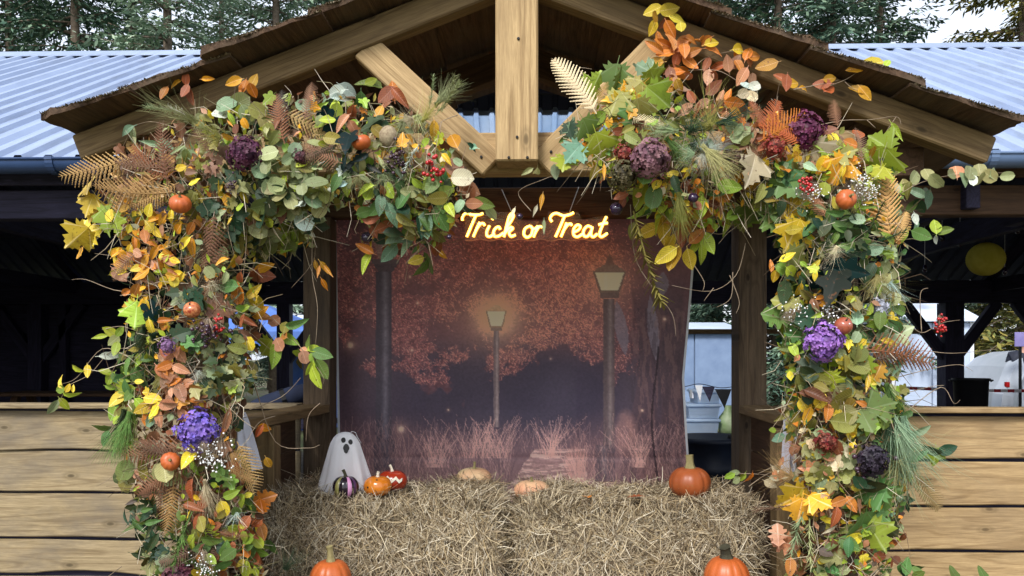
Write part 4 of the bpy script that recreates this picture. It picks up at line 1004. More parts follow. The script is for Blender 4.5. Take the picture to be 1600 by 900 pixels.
def filler(par, ax, poly, n, zones, seed, rad=115, front=0):
    """dense small foliage through the depth of the garland, too fine to pick apart"""
    r = random.Random(seed); b = MB(); xs = [p[0] for p in poly]; ys = [p[1] for p in poly]; k = 0; t3 = MB()
    while k < n:
        x, y = r.uniform(min(xs), max(xs)), r.uniform(min(ys), 960)
        if not inside((x, min(y, 899)), poly): continue
        k += 1; fr = surfY(x, y, ax, rad); Y = r.uniform(fr, .02 if r.random() < .6 else .16)
        light = k > n - front
        if light: Y = fr + r.uniform(-.03, .03)
        best = min(zones, key=lambda z: (z[0] - x) ** 2 + (z[1] - y) ** 2 + r.uniform(0, 3600)); c = pal(r.choice('YLGSLCPO' if light and r.random() < .75 else best[2]), r)
        sz = r.uniform(9, 17 if light else 25) / ppm(Y); M = lmat(at(x, y, Y), r.gauss(-90, 80), sz, r.gauss(0, .7), r.gauss(0, .7))
        w0 = r.choice([.16, .28, .36]); fo = r.uniform(.05, .25); bn = r.uniform(-.2, .4)
        pts = [(0, 0, 0), (w0 * .8, .25, fo * w0 - bn * .06), (w0, .55, fo * w0 - bn * .3), (0, 1, -bn), (-w0, .55, fo * w0 - bn * .3), (-w0 * .8, .25, fo * w0 - bn * .06), (0, .5, -bn * .25)]
        b.add([M @ Vector(p) for p in pts], [(0, 1, 6), (1, 2, 6), (2, 3, 6), (3, 4, 6), (4, 5, 6), (5, 0, 6)], 0, c)
        if k % 4 == 0:
            p = at(x, y, fr + r.uniform(-.02, .03)); d = Vector((r.gauss(0, .5), r.gauss(-.1, .25), r.gauss(-.3, .7))).normalized() * r.uniform(.05, .16); m = p + d * .5 + Vector((r.gauss(0, .012), 0, r.gauss(0, .012)))
            cc = lin(r.choice([(164, 146, 118), (120, 98, 76), (196, 182, 156), (92, 74, 56), (140, 132, 98), (210, 198, 176)]), .85)
            t3.tube([p, m, p + d], [.0014, .0012, .0006], 3, 0, cc, False)
    link('small_foliage', b.mesh('small_foliage', M_leafA), par, kind='stuff'); link('fine_twigs', t3.mesh('fine_twigs', M_straw), par, kind='stuff')
GL = thing('autumn_garland', 'left autumn garland of ferns, leaves and hydrangeas climbing the porch post', 'garland', (-1.2, -.05, 0))
GR = thing('autumn_garland', 'right autumn garland with big maple leaves climbing the porch post', 'garland', (1.2, -.05, 0))
PLL = [(190, 215), (250, 200), (330, 172), (450, 150), (500, 140), (560, 150), (640, 175), (690, 205), (715, 250), (740, 300), (690, 380), (640, 390), (575, 385), (555, 320), (510, 320), (490, 380), (430, 395), (395, 420), (400, 520), (385, 600), (370, 680), (395, 760), (415, 900), (222, 900), (210, 780), (190, 700), (180, 600), (205, 500), (195, 420), (165, 330)]
PRR = [(900, 250), (935, 160), (1000, 140), (1050, 150), (1090, 165), (1160, 160), (1250, 185), (1330, 215), (1395, 265), (1415, 330), (1405, 450), (1400, 560), (1425, 680), (1420, 780), (1385, 900), (1232, 900), (1250, 780), (1225, 640), (1220, 500), (1220, 420), (1205, 340), (1130, 350), (1050, 350), (1000, 320), (960, 290)]
filler(GL, AXL, PLL, 4500, [(230, 230, 'HHFFB'), (370, 190, 'SVDS'), (450, 280, 'SSVSD'), (450, 180, 'HHBV'), (560, 180, 'DMBV'), (650, 220, 'SVLGB'), (620, 320, 'MDVRB'), (700, 340, 'MDVR'), (330, 350, 'DVHBS'), (200, 380, 'HFGV'), (240, 450, 'GBVDH'), (400, 400, 'SDV'), (230, 540, 'MDV'), (300, 560, 'DSVB'), (280, 620, 'PBRV'), (350, 560, 'SDVLB'), (350, 650, 'BVDH'), (250, 720, 'HHBV'), (230, 800, 'DMVB'), (320, 780, 'BHRV'), (370, 850, 'BVMRH'), (290, 880, 'DMVB')], 5, front=900)
filler(GR, AXR, PRR, 4400, [(950, 200, 'LVMG'), (1020, 250, 'VBVR'), (1000, 330, 'LVMY'), (1080, 200, 'VDSL'), (1090, 330, 'VROL'), (1130, 260, 'VGBS'), (1150, 170, 'PRBV'), (1230, 190, 'RHPB'), (1290, 250, 'GVHL'), (1220, 330, 'MLVD'), (1300, 350, 'DMVS'), (1380, 300, 'LVM'), (1390, 400, 'VSDM'), (1290, 430, 'DDEM'), (1240, 430, 'VGDM'), (1250, 560, 'MDLV'), (1370, 500, 'VMSD'), (1330, 600, 'VSDB'), (1400, 640, 'MDVT'), (1280, 660, 'VGBM'), (1270, 740, 'PSCB'), (1330, 740, 'VSMB'), (1400, 740, 'DMTS'), (1280, 850, 'BPHV'), (1360, 840, 'MVRB')], 6, front=1000)
# ---- left garland: single leaves (kind, x, y, length in photo pixels, colour, tip direction)
def singles(par, ax, rows):
    for row in rows:
        k_, x, y, s_, c_ = row[:5]; put(par, ax, k_, x, y, s_, c_, row[5] if len(row) > 5 else None)
def clumps(par, ax, rows):
    for row in rows: clump(par, ax, *row)
singles(GL, AXL, [
 ('beech', 257, 146, 22, 'O', 245), ('beech', 273, 130, 20, 'G', 200), ('beech', 292, 122, 20, 'R', 80), ('beech', 290, 143, 22, 'R', 250), ('beech', 298, 152, 24, 'R', 280), ('beech', 324, 122, 18, 'G', 10),
 ('beech', 365, 128, 26, 'G', 200), ('beech', 374, 120, 26, 'C', 10), ('beech', 382, 138, 26, 'O', 260), ('beech', 396, 126, 22, 'G', 60), ('beech', 392, 143, 26, 'O', 280), ('beech', 374, 142, 22, 'O', 240),
 ('lance', 192, 203, 34, 'T', 200), ('lance', 203, 218, 30, 'T', 250), ('lance', 214, 215, 30, 'S', 285), ('lance', 238, 224, 34, 'S', 170), ('lance', 250, 232, 34, 'T', 255), ('lance', 263, 226, 32, 'T', 320), ('lance', 284, 236, 34, 'S', 15), ('lance', 300, 232, 22, 'S', 285), ('lance', 288, 245, 26, 'V', 250),
 ('maple', 147, 303, 36, 'Y', 290), ('maple', 140, 322, 36, 'Y', 250), ('maple', 166, 345, 44, 'L', 265), ('maple', 150, 332, 36, 'Y', 235), ('maple', 123, 374, 44, 'Y', 230), ('maple', 141, 360, 34, 'Y', 20), ('beech', 123, 396, 22, 'G', 235), ('maple', 182, 352, 34, 'L', 285),
 ('beech', 265, 273, 18, 'G'), ('beech', 283, 262, 18, 'Y'), ('beech', 305, 285, 20, 'Y'), ('beech', 296, 270, 18, 'Y'), ('beech', 318, 300, 22, 'O'),
 ('round', 355, 165, 30, 'S', 200), ('round', 375, 160, 32, 'V', 30), ('round', 385, 178, 30, 'S', 300), ('round', 402, 172, 28, 'V', 340), ('round', 410, 192, 26, 'S', 290), ('round', 420, 205, 26, 'V', 280), ('round', 345, 178, 24, 'W', 160),
 ('beech', 490, 150, 38, 'T', 165), ('beech', 470, 162, 34, 'T', 150), ('big', 505, 185, 32, 'E', 240), ('beech', 520, 142, 36, 'W', 185), ('beech', 545, 140, 32, 'W', 330), ('beech', 533, 150, 30, 'W', 10), ('beech', 520, 156, 26, 'L', 100), ('beech', 524, 176, 30, 'L', 260), ('beech', 512, 188, 24, 'L', 185), ('beech', 578, 131, 38, 'M', 160), ('beech', 564, 162, 36, 'M', 270), ('beech', 580, 128, 20, 'L', 20),
 ('big', 520, 205, 40, 'E', 260), ('big', 545, 232, 44, 'E', 265), ('big', 500, 250, 34, 'D', 220), ('beech', 545, 180, 34, 'R', 250), ('beech', 535, 192, 30, 'P', 230), ('beech', 552, 200, 26, 'P', 300),
 ('beech', 535, 265, 26, 'Y', 275), ('beech', 541, 290, 30, 'L', 270), ('beech', 526, 286, 28, 'M', 250), ('beech', 500, 192, 24, 'L', 200), ('beech', 523, 218, 34, 'V', 350), ('beech', 338, 212, 18, 'G'), ('beech', 356, 215, 20, 'G'), ('beech', 372, 205, 22, 'B'),
 ('ivy', 580, 196, 38, 'T', 200), ('ivy', 590, 205, 34, 'D', 250), ('beech', 604, 150, 34, 'R', 230), ('beech', 614, 142, 30, 'O', 100), ('beech', 625, 152, 34, 'R', 310), ('beech', 600, 163, 22, 'R', 200),
 ('beech', 678, 205, 32, 'G', 270), ('beech', 706, 212, 38, 'G', 115), ('lance', 730, 222, 34, 'T', 150), ('lance', 742, 230, 26, 'D', 330), ('round', 712, 258, 34, 'P', 20), ('round', 722, 278, 32, 'C', 0), ('beech', 736, 294, 40, 'P', 340), ('beech', 728, 305, 34, 'R', 230), ('beech', 755, 318, 34, 'M', 350), ('beech', 770, 334, 32, 'S', 320), ('beech', 741, 318, 26, 'P', 0), ('beech', 690, 278, 34, 'M', 265), ('beech', 676, 288, 34, 'M', 240), ('beech', 700, 294, 28, 'D', 270),
 ('beech', 570, 295, 28, 'L', 200), ('round', 575, 300, 24, 'L'), ('beech', 612, 300, 32, 'L', 310), ('beech', 600, 312, 28, 'T', 300), ('beech', 640, 300, 30, 'S'), ('beech', 660, 318, 30, 'V'), ('round', 718, 321, 20, 'T'), ('beech', 690, 318, 30, 'M', 280), ('beech', 705, 330, 26, 'L', 300), ('beech', 680, 335, 34, 'T', 240),
 ('beech', 580, 330, 36, 'R', 300), ('beech', 595, 320, 30, 'T', 270), ('beech', 612, 335, 36, 'T', 290), ('beech', 630, 325, 34, 'M', 310), ('beech', 600, 355, 30, 'R', 200), ('beech', 665, 352, 40, 'T', 275), ('beech', 690, 345, 36, 'M', 300), ('beech', 686, 372, 36, 'V', 310), ('beech', 682, 390, 34, 'R', 280), ('beech', 692, 400, 22, 'G', 290), ('beech', 655, 375, 34, 'M', 260), ('beech', 635, 386, 30, 'T', 230), ('beech', 620, 375, 36, 'T', 20), ('beech', 600, 372, 32, 'D', 10), ('beech', 608, 396, 34, 'T', 230), ('beech', 650, 407, 24, 'Y', 200), ('beech', 660, 420, 34, 'M', 240), ('beech', 672, 410, 34, 'M', 300), ('beech', 572, 412, 30, 'L', 245), ('beech', 570, 388, 30, 'O', 150), ('beech', 582, 360, 26, 'R', 120),
 ('beech', 297, 357, 22, 'O', 240), ('beech', 311, 350, 22, 'O', 330), ('beech', 300, 387, 28, 'G', 270), ('beech', 286, 380, 28, 'Y', 220), ('beech', 361, 412, 30, 'Y', 250), ('beech', 347, 408, 20, 'G', 200), ('beech', 365, 327, 26, 'G', 200), ('beech', 378, 328, 20, 'L', 280), ('beech', 380, 308, 20, 'Y'), ('beech', 356, 298, 24, 'O'), ('beech', 428, 348, 24, 'L', 10), ('beech', 440, 335, 26, 'B', 270),
 ('beech', 353, 447, 36, 'M', 180), ('beech', 361, 464, 32, 'T', 200), ('beech', 374, 458, 34, 'O', 80), ('beech', 411, 415, 30, 'G', 30), ('beech', 408, 430, 38, 'R', 350), ('beech', 392, 438, 38, 'R', 240), ('beech', 372, 437, 24, 'R', 250), ('beech', 396, 455, 30, 'Y', 40), ('beech', 388, 468, 28, 'Y', 200), ('beech', 400, 474, 32, 'Y', 300), ('beech', 380, 482, 20, 'L', 200), ('beech', 410, 488, 32, 'G', 20), ('beech', 412, 495, 24, 'O', 350),
 ('lance', 494, 418, 22, 'G', 280), ('lance', 507, 421, 28, 'G', 300), ('lance', 514, 424, 22, 'G', 310), ('lance', 507, 446, 22, 'G', 295), ('lance', 498, 425, 18, 'O', 260),
 ('round', 428, 500, 20, 'P', 30), ('beech', 443, 506, 28, 'V', 90), ('beech', 463, 507, 32, 'M', 5), ('round', 441, 523, 16, 'O', 150), ('beech', 452, 530, 30, 'L', 330), ('round', 437, 539, 22, 'P', 300), ('maple', 412, 545, 34, 'L', 230), ('beech', 433, 556, 36, 'L', 280), ('beech', 458, 560, 28, 'L', 240), ('round', 474, 546, 14, 'P'), ('beech', 480, 537, 26, 'M', 110), ('beech', 492, 543, 24, 'L', 20), ('round', 476, 558, 20, 'P', 290), ('beech', 503, 553, 32, 'M', 345), ('beech', 488, 562, 20, 'L', 280), ('beech', 466, 571, 26, 'D', 250), ('beech', 484, 577, 26, 'L', 250), ('beech', 503, 577, 32, 'M', 300), ('beech', 494, 590, 36, 'L', 290),
 ('beech', 193, 457, 24, 'O', 200), ('beech', 210, 455, 26, 'O', 240), ('beech', 233, 457, 26, 'O', 290), ('maple', 198, 478, 38, 'Y', 160), ('maple', 212, 494, 42, 'L', 265), ('beech', 226, 481, 26, 'Y', 260), ('beech', 258, 500, 22, 'O', 10), ('beech', 250, 511, 26, 'O', 200), ('beech', 235, 512, 26, 'Y', 280),
 ('lance', 155, 526, 26, 'L', 185), ('beech', 172, 518, 24, 'L', 150), ('beech', 186, 517, 18, 'L', 60), ('beech', 175, 532, 24, 'S', 210), ('beech', 182, 545, 22, 'L', 260), ('lance', 172, 555, 34, 'W', 5),
 ('beech', 122, 577, 20, 'L', 325), ('beech', 138, 580, 20, 'Y', 280), ('beech', 93, 597, 22, 'Y', 120), ('beech', 90, 609, 22, 'L', 190), ('beech', 105, 606, 14, 'Y', 70), ('beech', 114, 607, 12, 'Y', 90), ('beech', 110, 617, 24, 'L', 340), ('beech', 84, 637, 26, 'S', 240), ('beech', 98, 632, 22, 'L', 300),
 ('beech', 220, 560, 30, 'L', 60), ('beech', 232, 558, 26, 'M', 20), ('beech', 200, 570, 34, 'M', 240), ('beech', 195, 585, 34, 'M', 280), ('beech', 170, 592, 26, 'L', 230), ('beech', 165, 580, 22, 'L', 150), ('beech', 180, 600, 28, 'L', 240), ('beech', 214, 590, 30, 'M', 300), ('beech', 224, 610, 40, 'D', 270), ('beech', 210, 650, 40, 'M', 270),
 ('beech', 240, 624, 30, 'Y', 350), ('beech', 226, 638, 28, 'Y', 210), ('beech', 241, 643, 30, 'Y', 240), ('beech', 255, 638, 24, 'P', 270), ('beech', 250, 655, 26, 'P', 280), ('beech', 186, 625, 30, 'Y', 230), ('beech', 178, 642, 30, 'L', 250), ('beech', 192, 648, 26, 'V', 270), ('beech', 160, 669, 28, 'M', 190), ('beech', 166, 685, 24, 'M', 250), ('beech', 228, 660, 30, 'T', 200),
 ('maple', 345, 482, 44, 'H', 0), ('beech', 320, 510, 22, 'P'), ('beech', 308, 605, 24, 'O', 10), ('beech', 290, 600, 26, 'P', 200),
 ('lance', 350, 662, 48, 'P', 250), ('beech', 300, 704, 30, 'Y', 95), ('beech', 298, 722, 30, 'Y', 265), ('beech', 304, 732, 24, 'L', 280), ('beech', 405, 674, 22, 'R', 240), ('beech', 414, 668, 20, 'G', 350), ('beech', 418, 726, 22, 'G', 285), ('beech', 365, 735, 34, 'R', 280), ('beech', 358, 722, 30, 'B', 250), ('beech', 298, 766, 34, 'R', 260), ('beech', 312, 778, 30, 'P', 320), ('beech', 285, 775, 26, 'B', 200), ('ivy', 350, 745, 30, 'M', 330), ('ivy', 335, 738, 28, 'M', 210), ('ivy', 362, 756, 24, 'L', 290), ('ivy', 338, 755, 26, 'D', 250),
 ('oak', 413, 779, 34, 'O', 15), ('oak', 406, 794, 28, 'O', 270), ('beech', 388, 786, 26, 'M', 60), ('beech', 376, 796, 30, 'L', 200), ('beech', 394, 800, 26, 'M', 300), ('beech', 362, 772, 26, 'L', 20), ('beech', 297, 850, 30, 'L', 250), ('beech', 324, 851, 30, 'L', 280), ('beech', 327, 828, 24, 'L', 350), ('beech', 308, 835, 24, 'V', 110), ('beech', 356, 868, 30, 'M', 220), ('beech', 345, 855, 26, 'D', 100), ('beech', 375, 823, 14, 'Y'), ('beech', 388, 850, 24, 'L', 70), ('beech', 392, 862, 28, 'M', 60), ('beech', 402, 845, 26, 'L', 130), ('beech', 376, 880, 16, 'Y'), ('beech', 386, 892, 30, 'L', 270), ('beech', 399, 885, 28, 'M', 80), ('beech', 332, 884, 30, 'L', 250), ('beech', 335, 872, 26, 'R'), ('beech', 395, 870, 26, 'R'), ('beech', 312, 815, 26, 'R'), ('beech', 425, 855, 26, 'M', 300), ('beech', 410, 830, 28, 'O', 290), ('beech', 360, 890, 30, 'R', 240),
 ('big', 238, 490, 34, 'E', 300), ('big', 250, 500, 30, 'D', 240), ('ivy', 276, 470, 24, 'T'), ('ivy', 285, 520, 30, 'D'), ('ivy', 300, 530, 26, 'D'),
])
clumps(GL, AXL, [
 ('round', 445, 270, 26, 40, 40, 26, 'SSVS'), ('round', 475, 315, 22, 28, 34, 26, 'SSVW'), ('round', 420, 310, 16, 26, 40, 26, 'SVD'), ('round', 465, 375, 12, 30, 16, 26, 'VVL'), ('round', 415, 375, 10, 22, 18, 24, 'SVD'), ('ivy', 350, 330, 18, 30, 45, 22, 'DSD'), ('ivy', 390, 360, 14, 22, 40, 22, 'DSV'), ('round', 505, 285, 12, 30, 20, 28, 'SVS'),
 ('beech', 195, 395, 12, 34, 22, 24, 'GYOY'), ('beech', 235, 385, 14, 34, 26, 22, 'GYPO'), ('beech', 215, 425, 12, 36, 16, 24, 'GOPY'), ('beech', 258, 415, 8, 18, 22, 20, 'YGP'), ('beech', 232, 340, 8, 26, 16, 20, 'YGV'), ('beech', 262, 350, 8, 20, 16, 20, 'GPY'),
 ('beech', 268, 575, 14, 20, 30, 24, 'POPR'), ('beech', 282, 625, 14, 22, 36, 24, 'PPRO'), ('beech', 258, 600, 8, 14, 26, 22, 'POV'),
 ('ivy', 350, 560, 26, 30, 42, 20, 'SSDV'), ('ivy', 330, 610, 14, 26, 24, 20, 'SDV'), ('ivy', 375, 600, 12, 22, 24, 20, 'VLSD'), ('ivy', 300, 545, 10, 20, 22, 22, 'DDM'), ('beech', 375, 520, 10, 24, 26, 24, 'VRHB'), ('ivy', 290, 470, 8, 26, 20, 24, 'DT'),
 ('round', 250, 740, 8, 30, 14, 30, 'SVS'), ('round', 195, 745, 5, 18, 22, 26, 'VS'), ('lance', 228, 830, 26, 18, 50, 30, 'DDM'), ('lance', 215, 800, 10, 14, 30, 26, 'DM'), ('ivy', 250, 880, 12, 24, 18, 26, 'DMS'), ('beech', 325, 800, 8, 26, 26, 26, 'BRVR'), ('beech', 380, 840, 14, 34, 40, 26, 'MLVR'), ('beech', 320, 870, 12, 36, 28, 26, 'LMVB'),
 ('beech', 640, 350, 12, 40, 26, 30, 'MTDV'), ('beech', 660, 300, 12, 40, 20, 28, 'MDVL'), ('beech', 585, 325, 8, 26, 26, 28, 'DMR'), ('lance', 560, 262, 14, 34, 18, 26, 'DES'), ('lance', 610, 260, 12, 24, 18, 24, 'DSK'), ('ivy', 330, 250, 14, 26, 24, 20, 'BVH'), ('beech', 300, 250, 8, 22, 20, 20, 'VSH'), ('ivy', 360, 285, 10, 24, 16, 22, 'DSD'), ('ivy', 300, 320, 8, 16, 18, 18, 'DV'),
 ('beech', 205, 640, 10, 20, 26, 26, 'MLV'), ('beech', 190, 600, 8, 18, 20, 24, 'LM'), ('beech', 420, 200, 8, 24, 18, 22, 'VSH')])
for a in ((215, 245, 88, 290, 'F', 0), (262, 290, 245, 176, 'H', 1), (265, 282, 172, 232, 'H', 2), (250, 275, 118, 322, 'F', 1), (275, 262, 150, 262, 'H', 0), (270, 300, 140, 318, 'F', 2), (280, 285, 205, 330, 'F', 0), (430, 215, 440, 122, 'H', 1), (445, 225, 418, 138, 'H', 0), (475, 190, 486, 112, 'H', 1), (438, 175, 545, 216, 'F', 0), (535, 255, 462, 232, 'H', 2), (525, 225, 470, 262, 'H', 2), (470, 230, 530, 268, 'H', 0), (215, 395, 148, 432, 'P', 1), (335, 330, 330, 430, 'H', 2), (320, 345, 345, 450, 'H', 0), (355, 420, 290, 455, 'H', 1),
          (300, 690, 175, 735, 'H', 0), (295, 730, 185, 765, 'H', 1), (290, 715, 200, 705, 'H', 0), (300, 745, 215, 775, 'H', 2), (272, 752, 262, 848, 'F', 0), (250, 745, 255, 830, 'H', 2), (370, 690, 412, 768, 'F', 2), (350, 730, 405, 750, 'F', 0), (340, 830, 385, 850, 'H', 1), (320, 820, 345, 880, 'H', 0), (300, 860, 240, 895, 'H', 2), (340, 255, 300, 190, 'H', 1), (380, 215, 345, 235, 'H', 0)):
    fern(GL, AXL, *a)
for (x, y, s_, v, c_, a) in ((383, 240, 29, 0, (92, 34, 74), None), (308, 674, 34, 1, (112, 96, 206), None), (278, 905, 30, 0, (96, 40, 62), None), (470, 245, 14, 2, (96, 44, 60), None), (262, 540, 14, 2, (150, 110, 160), None)):
    put(GL, AXL, None, x, y, s_, lin(c_, .8), -90, -.02, HYD[v], 'hydrangea_head', tilt=.1, roll=0, center=False)
for (x, y, s_, me, nm, a) in ((680, 262, 22, BERRY, 'berry_cluster', -60), (325, 520, 22, DBERRY, 'berry_cluster', -90), (340, 508, 16, BERRY, 'berry_cluster', -90), (335, 712, 34, GYP, 'blossom_spray', -90), (320, 712, 24, GYP, 'blossom_spray', -90), (318, 884, 26, GYP, 'blossom_spray', -80), (620, 250, 20, DBERRY, 'berry_cluster', 0), (365, 290, 12, DBERRY, 'berry_cluster', 0)):
    put(GL, AXL, None, x, y, s_, 'W', a, -.03, me, nm, center=False)
for (x, y, s_, v, c_, a) in ((228, 510, 70, 2, 'D', 230), (240, 520, 90, 2, 'D', 260), (225, 525, 80, 0, 'D', 240), (215, 640, 100, 2, 'M', 245), (205, 645, 90, 2, 'M', 255), (195, 640, 90, 2, 'D', 262), (630, 190, 60, 1, 'S', 250), (650, 180, 70, 1, 'S', 300), (645, 185, 50, 1, 'C', 200), (660, 190, 60, 0, 'V', 60), (310, 190, 100, 0, 'S', 165), (320, 200, 80, 0, 'S', 150), (345, 215, 60, 1, 'V', 170), (310, 580, 30, 1, 'W', 270), (370, 800, 34, 1, 'W', 260), (330, 440, 44, 1, 'C', 270), (360, 710, 44, 1, 'F', 330), (320, 750, 70, 2, 'C', 275), (445, 890, 60, 1, 'D', 60), (600, 275, 40, 1, 'S', 270), (560, 275, 40, 1, 'S', 250), (680, 165, 70, 2, 'S', 55)):
    put(GL, AXL, None, x, y, s_, c_, a, -.02, TUFT[v], 'grass_tuft', center=False)
for (x, y, s_, c_, a) in ((690, 175, 60, 'S', 70), (680, 180, 62, 'S', 55), (670, 170, 50, 'S', 80), (300, 800, 90, 'M', 262), (285, 820, 80, 'M', 275), (240, 860, 70, 'D', 250), (640, 230, 60, 'S', 265), (655, 225, 60, 'W', 240), (280, 175, 60, 'S', 170), (290, 180, 60, 'W', 155)):
    put(GL, AXL, None, x, y, s_, c_, a, -.02, rnd.choice(SPRIG), 'needle_sprig', center=False)
for p in ([(205, 560), (160, 545), (120, 590), (95, 600)], [(215, 545), (175, 548), (140, 585), (105, 605), (90, 640)], [(330, 330), (300, 370), (215, 400), (148, 396)], [(250, 440), (190, 455), (135, 437), (112, 437)], [(395, 475), (440, 510), (500, 580), (505, 600)], [(350, 470), (380, 510), (440, 560)], [(380, 500), (340, 560), (350, 620), (368, 730)], [(300, 500), (330, 560), (355, 650), (368, 740)], [(480, 330), (492, 400), (455, 450)], [(488, 370), (488, 430), (496, 480), (493, 540)], [(370, 320), (385, 360), (380, 430), (375, 455)], [(330, 260), (320, 300), (290, 350)], [(398, 600), (430, 690), (480, 700), (500, 695)], [(390, 640), (440, 620), (470, 590)], [(500, 630), (482, 650), (478, 690)], [(270, 650), (230, 690), (175, 745), (150, 760)], [(260, 745), (210, 755), (180, 765)], [(275, 200), (235, 190), (200, 200)], [(255, 690), (245, 720), (235, 745)], [(190, 885), (170, 900), (160, 905)], [(690, 190), (680, 250), (700, 290)], [(715, 180), (690, 190), (650, 220)], [(390, 760), (360, 800), (345, 830), (360, 840)], [(160, 515), (190, 510), (220, 520)], [(540, 160), (541, 200)], [(410, 640), (395, 590), (400, 560)], [(430, 650), (405, 660), (385, 690)]):
    twig(GL, AXL, p)
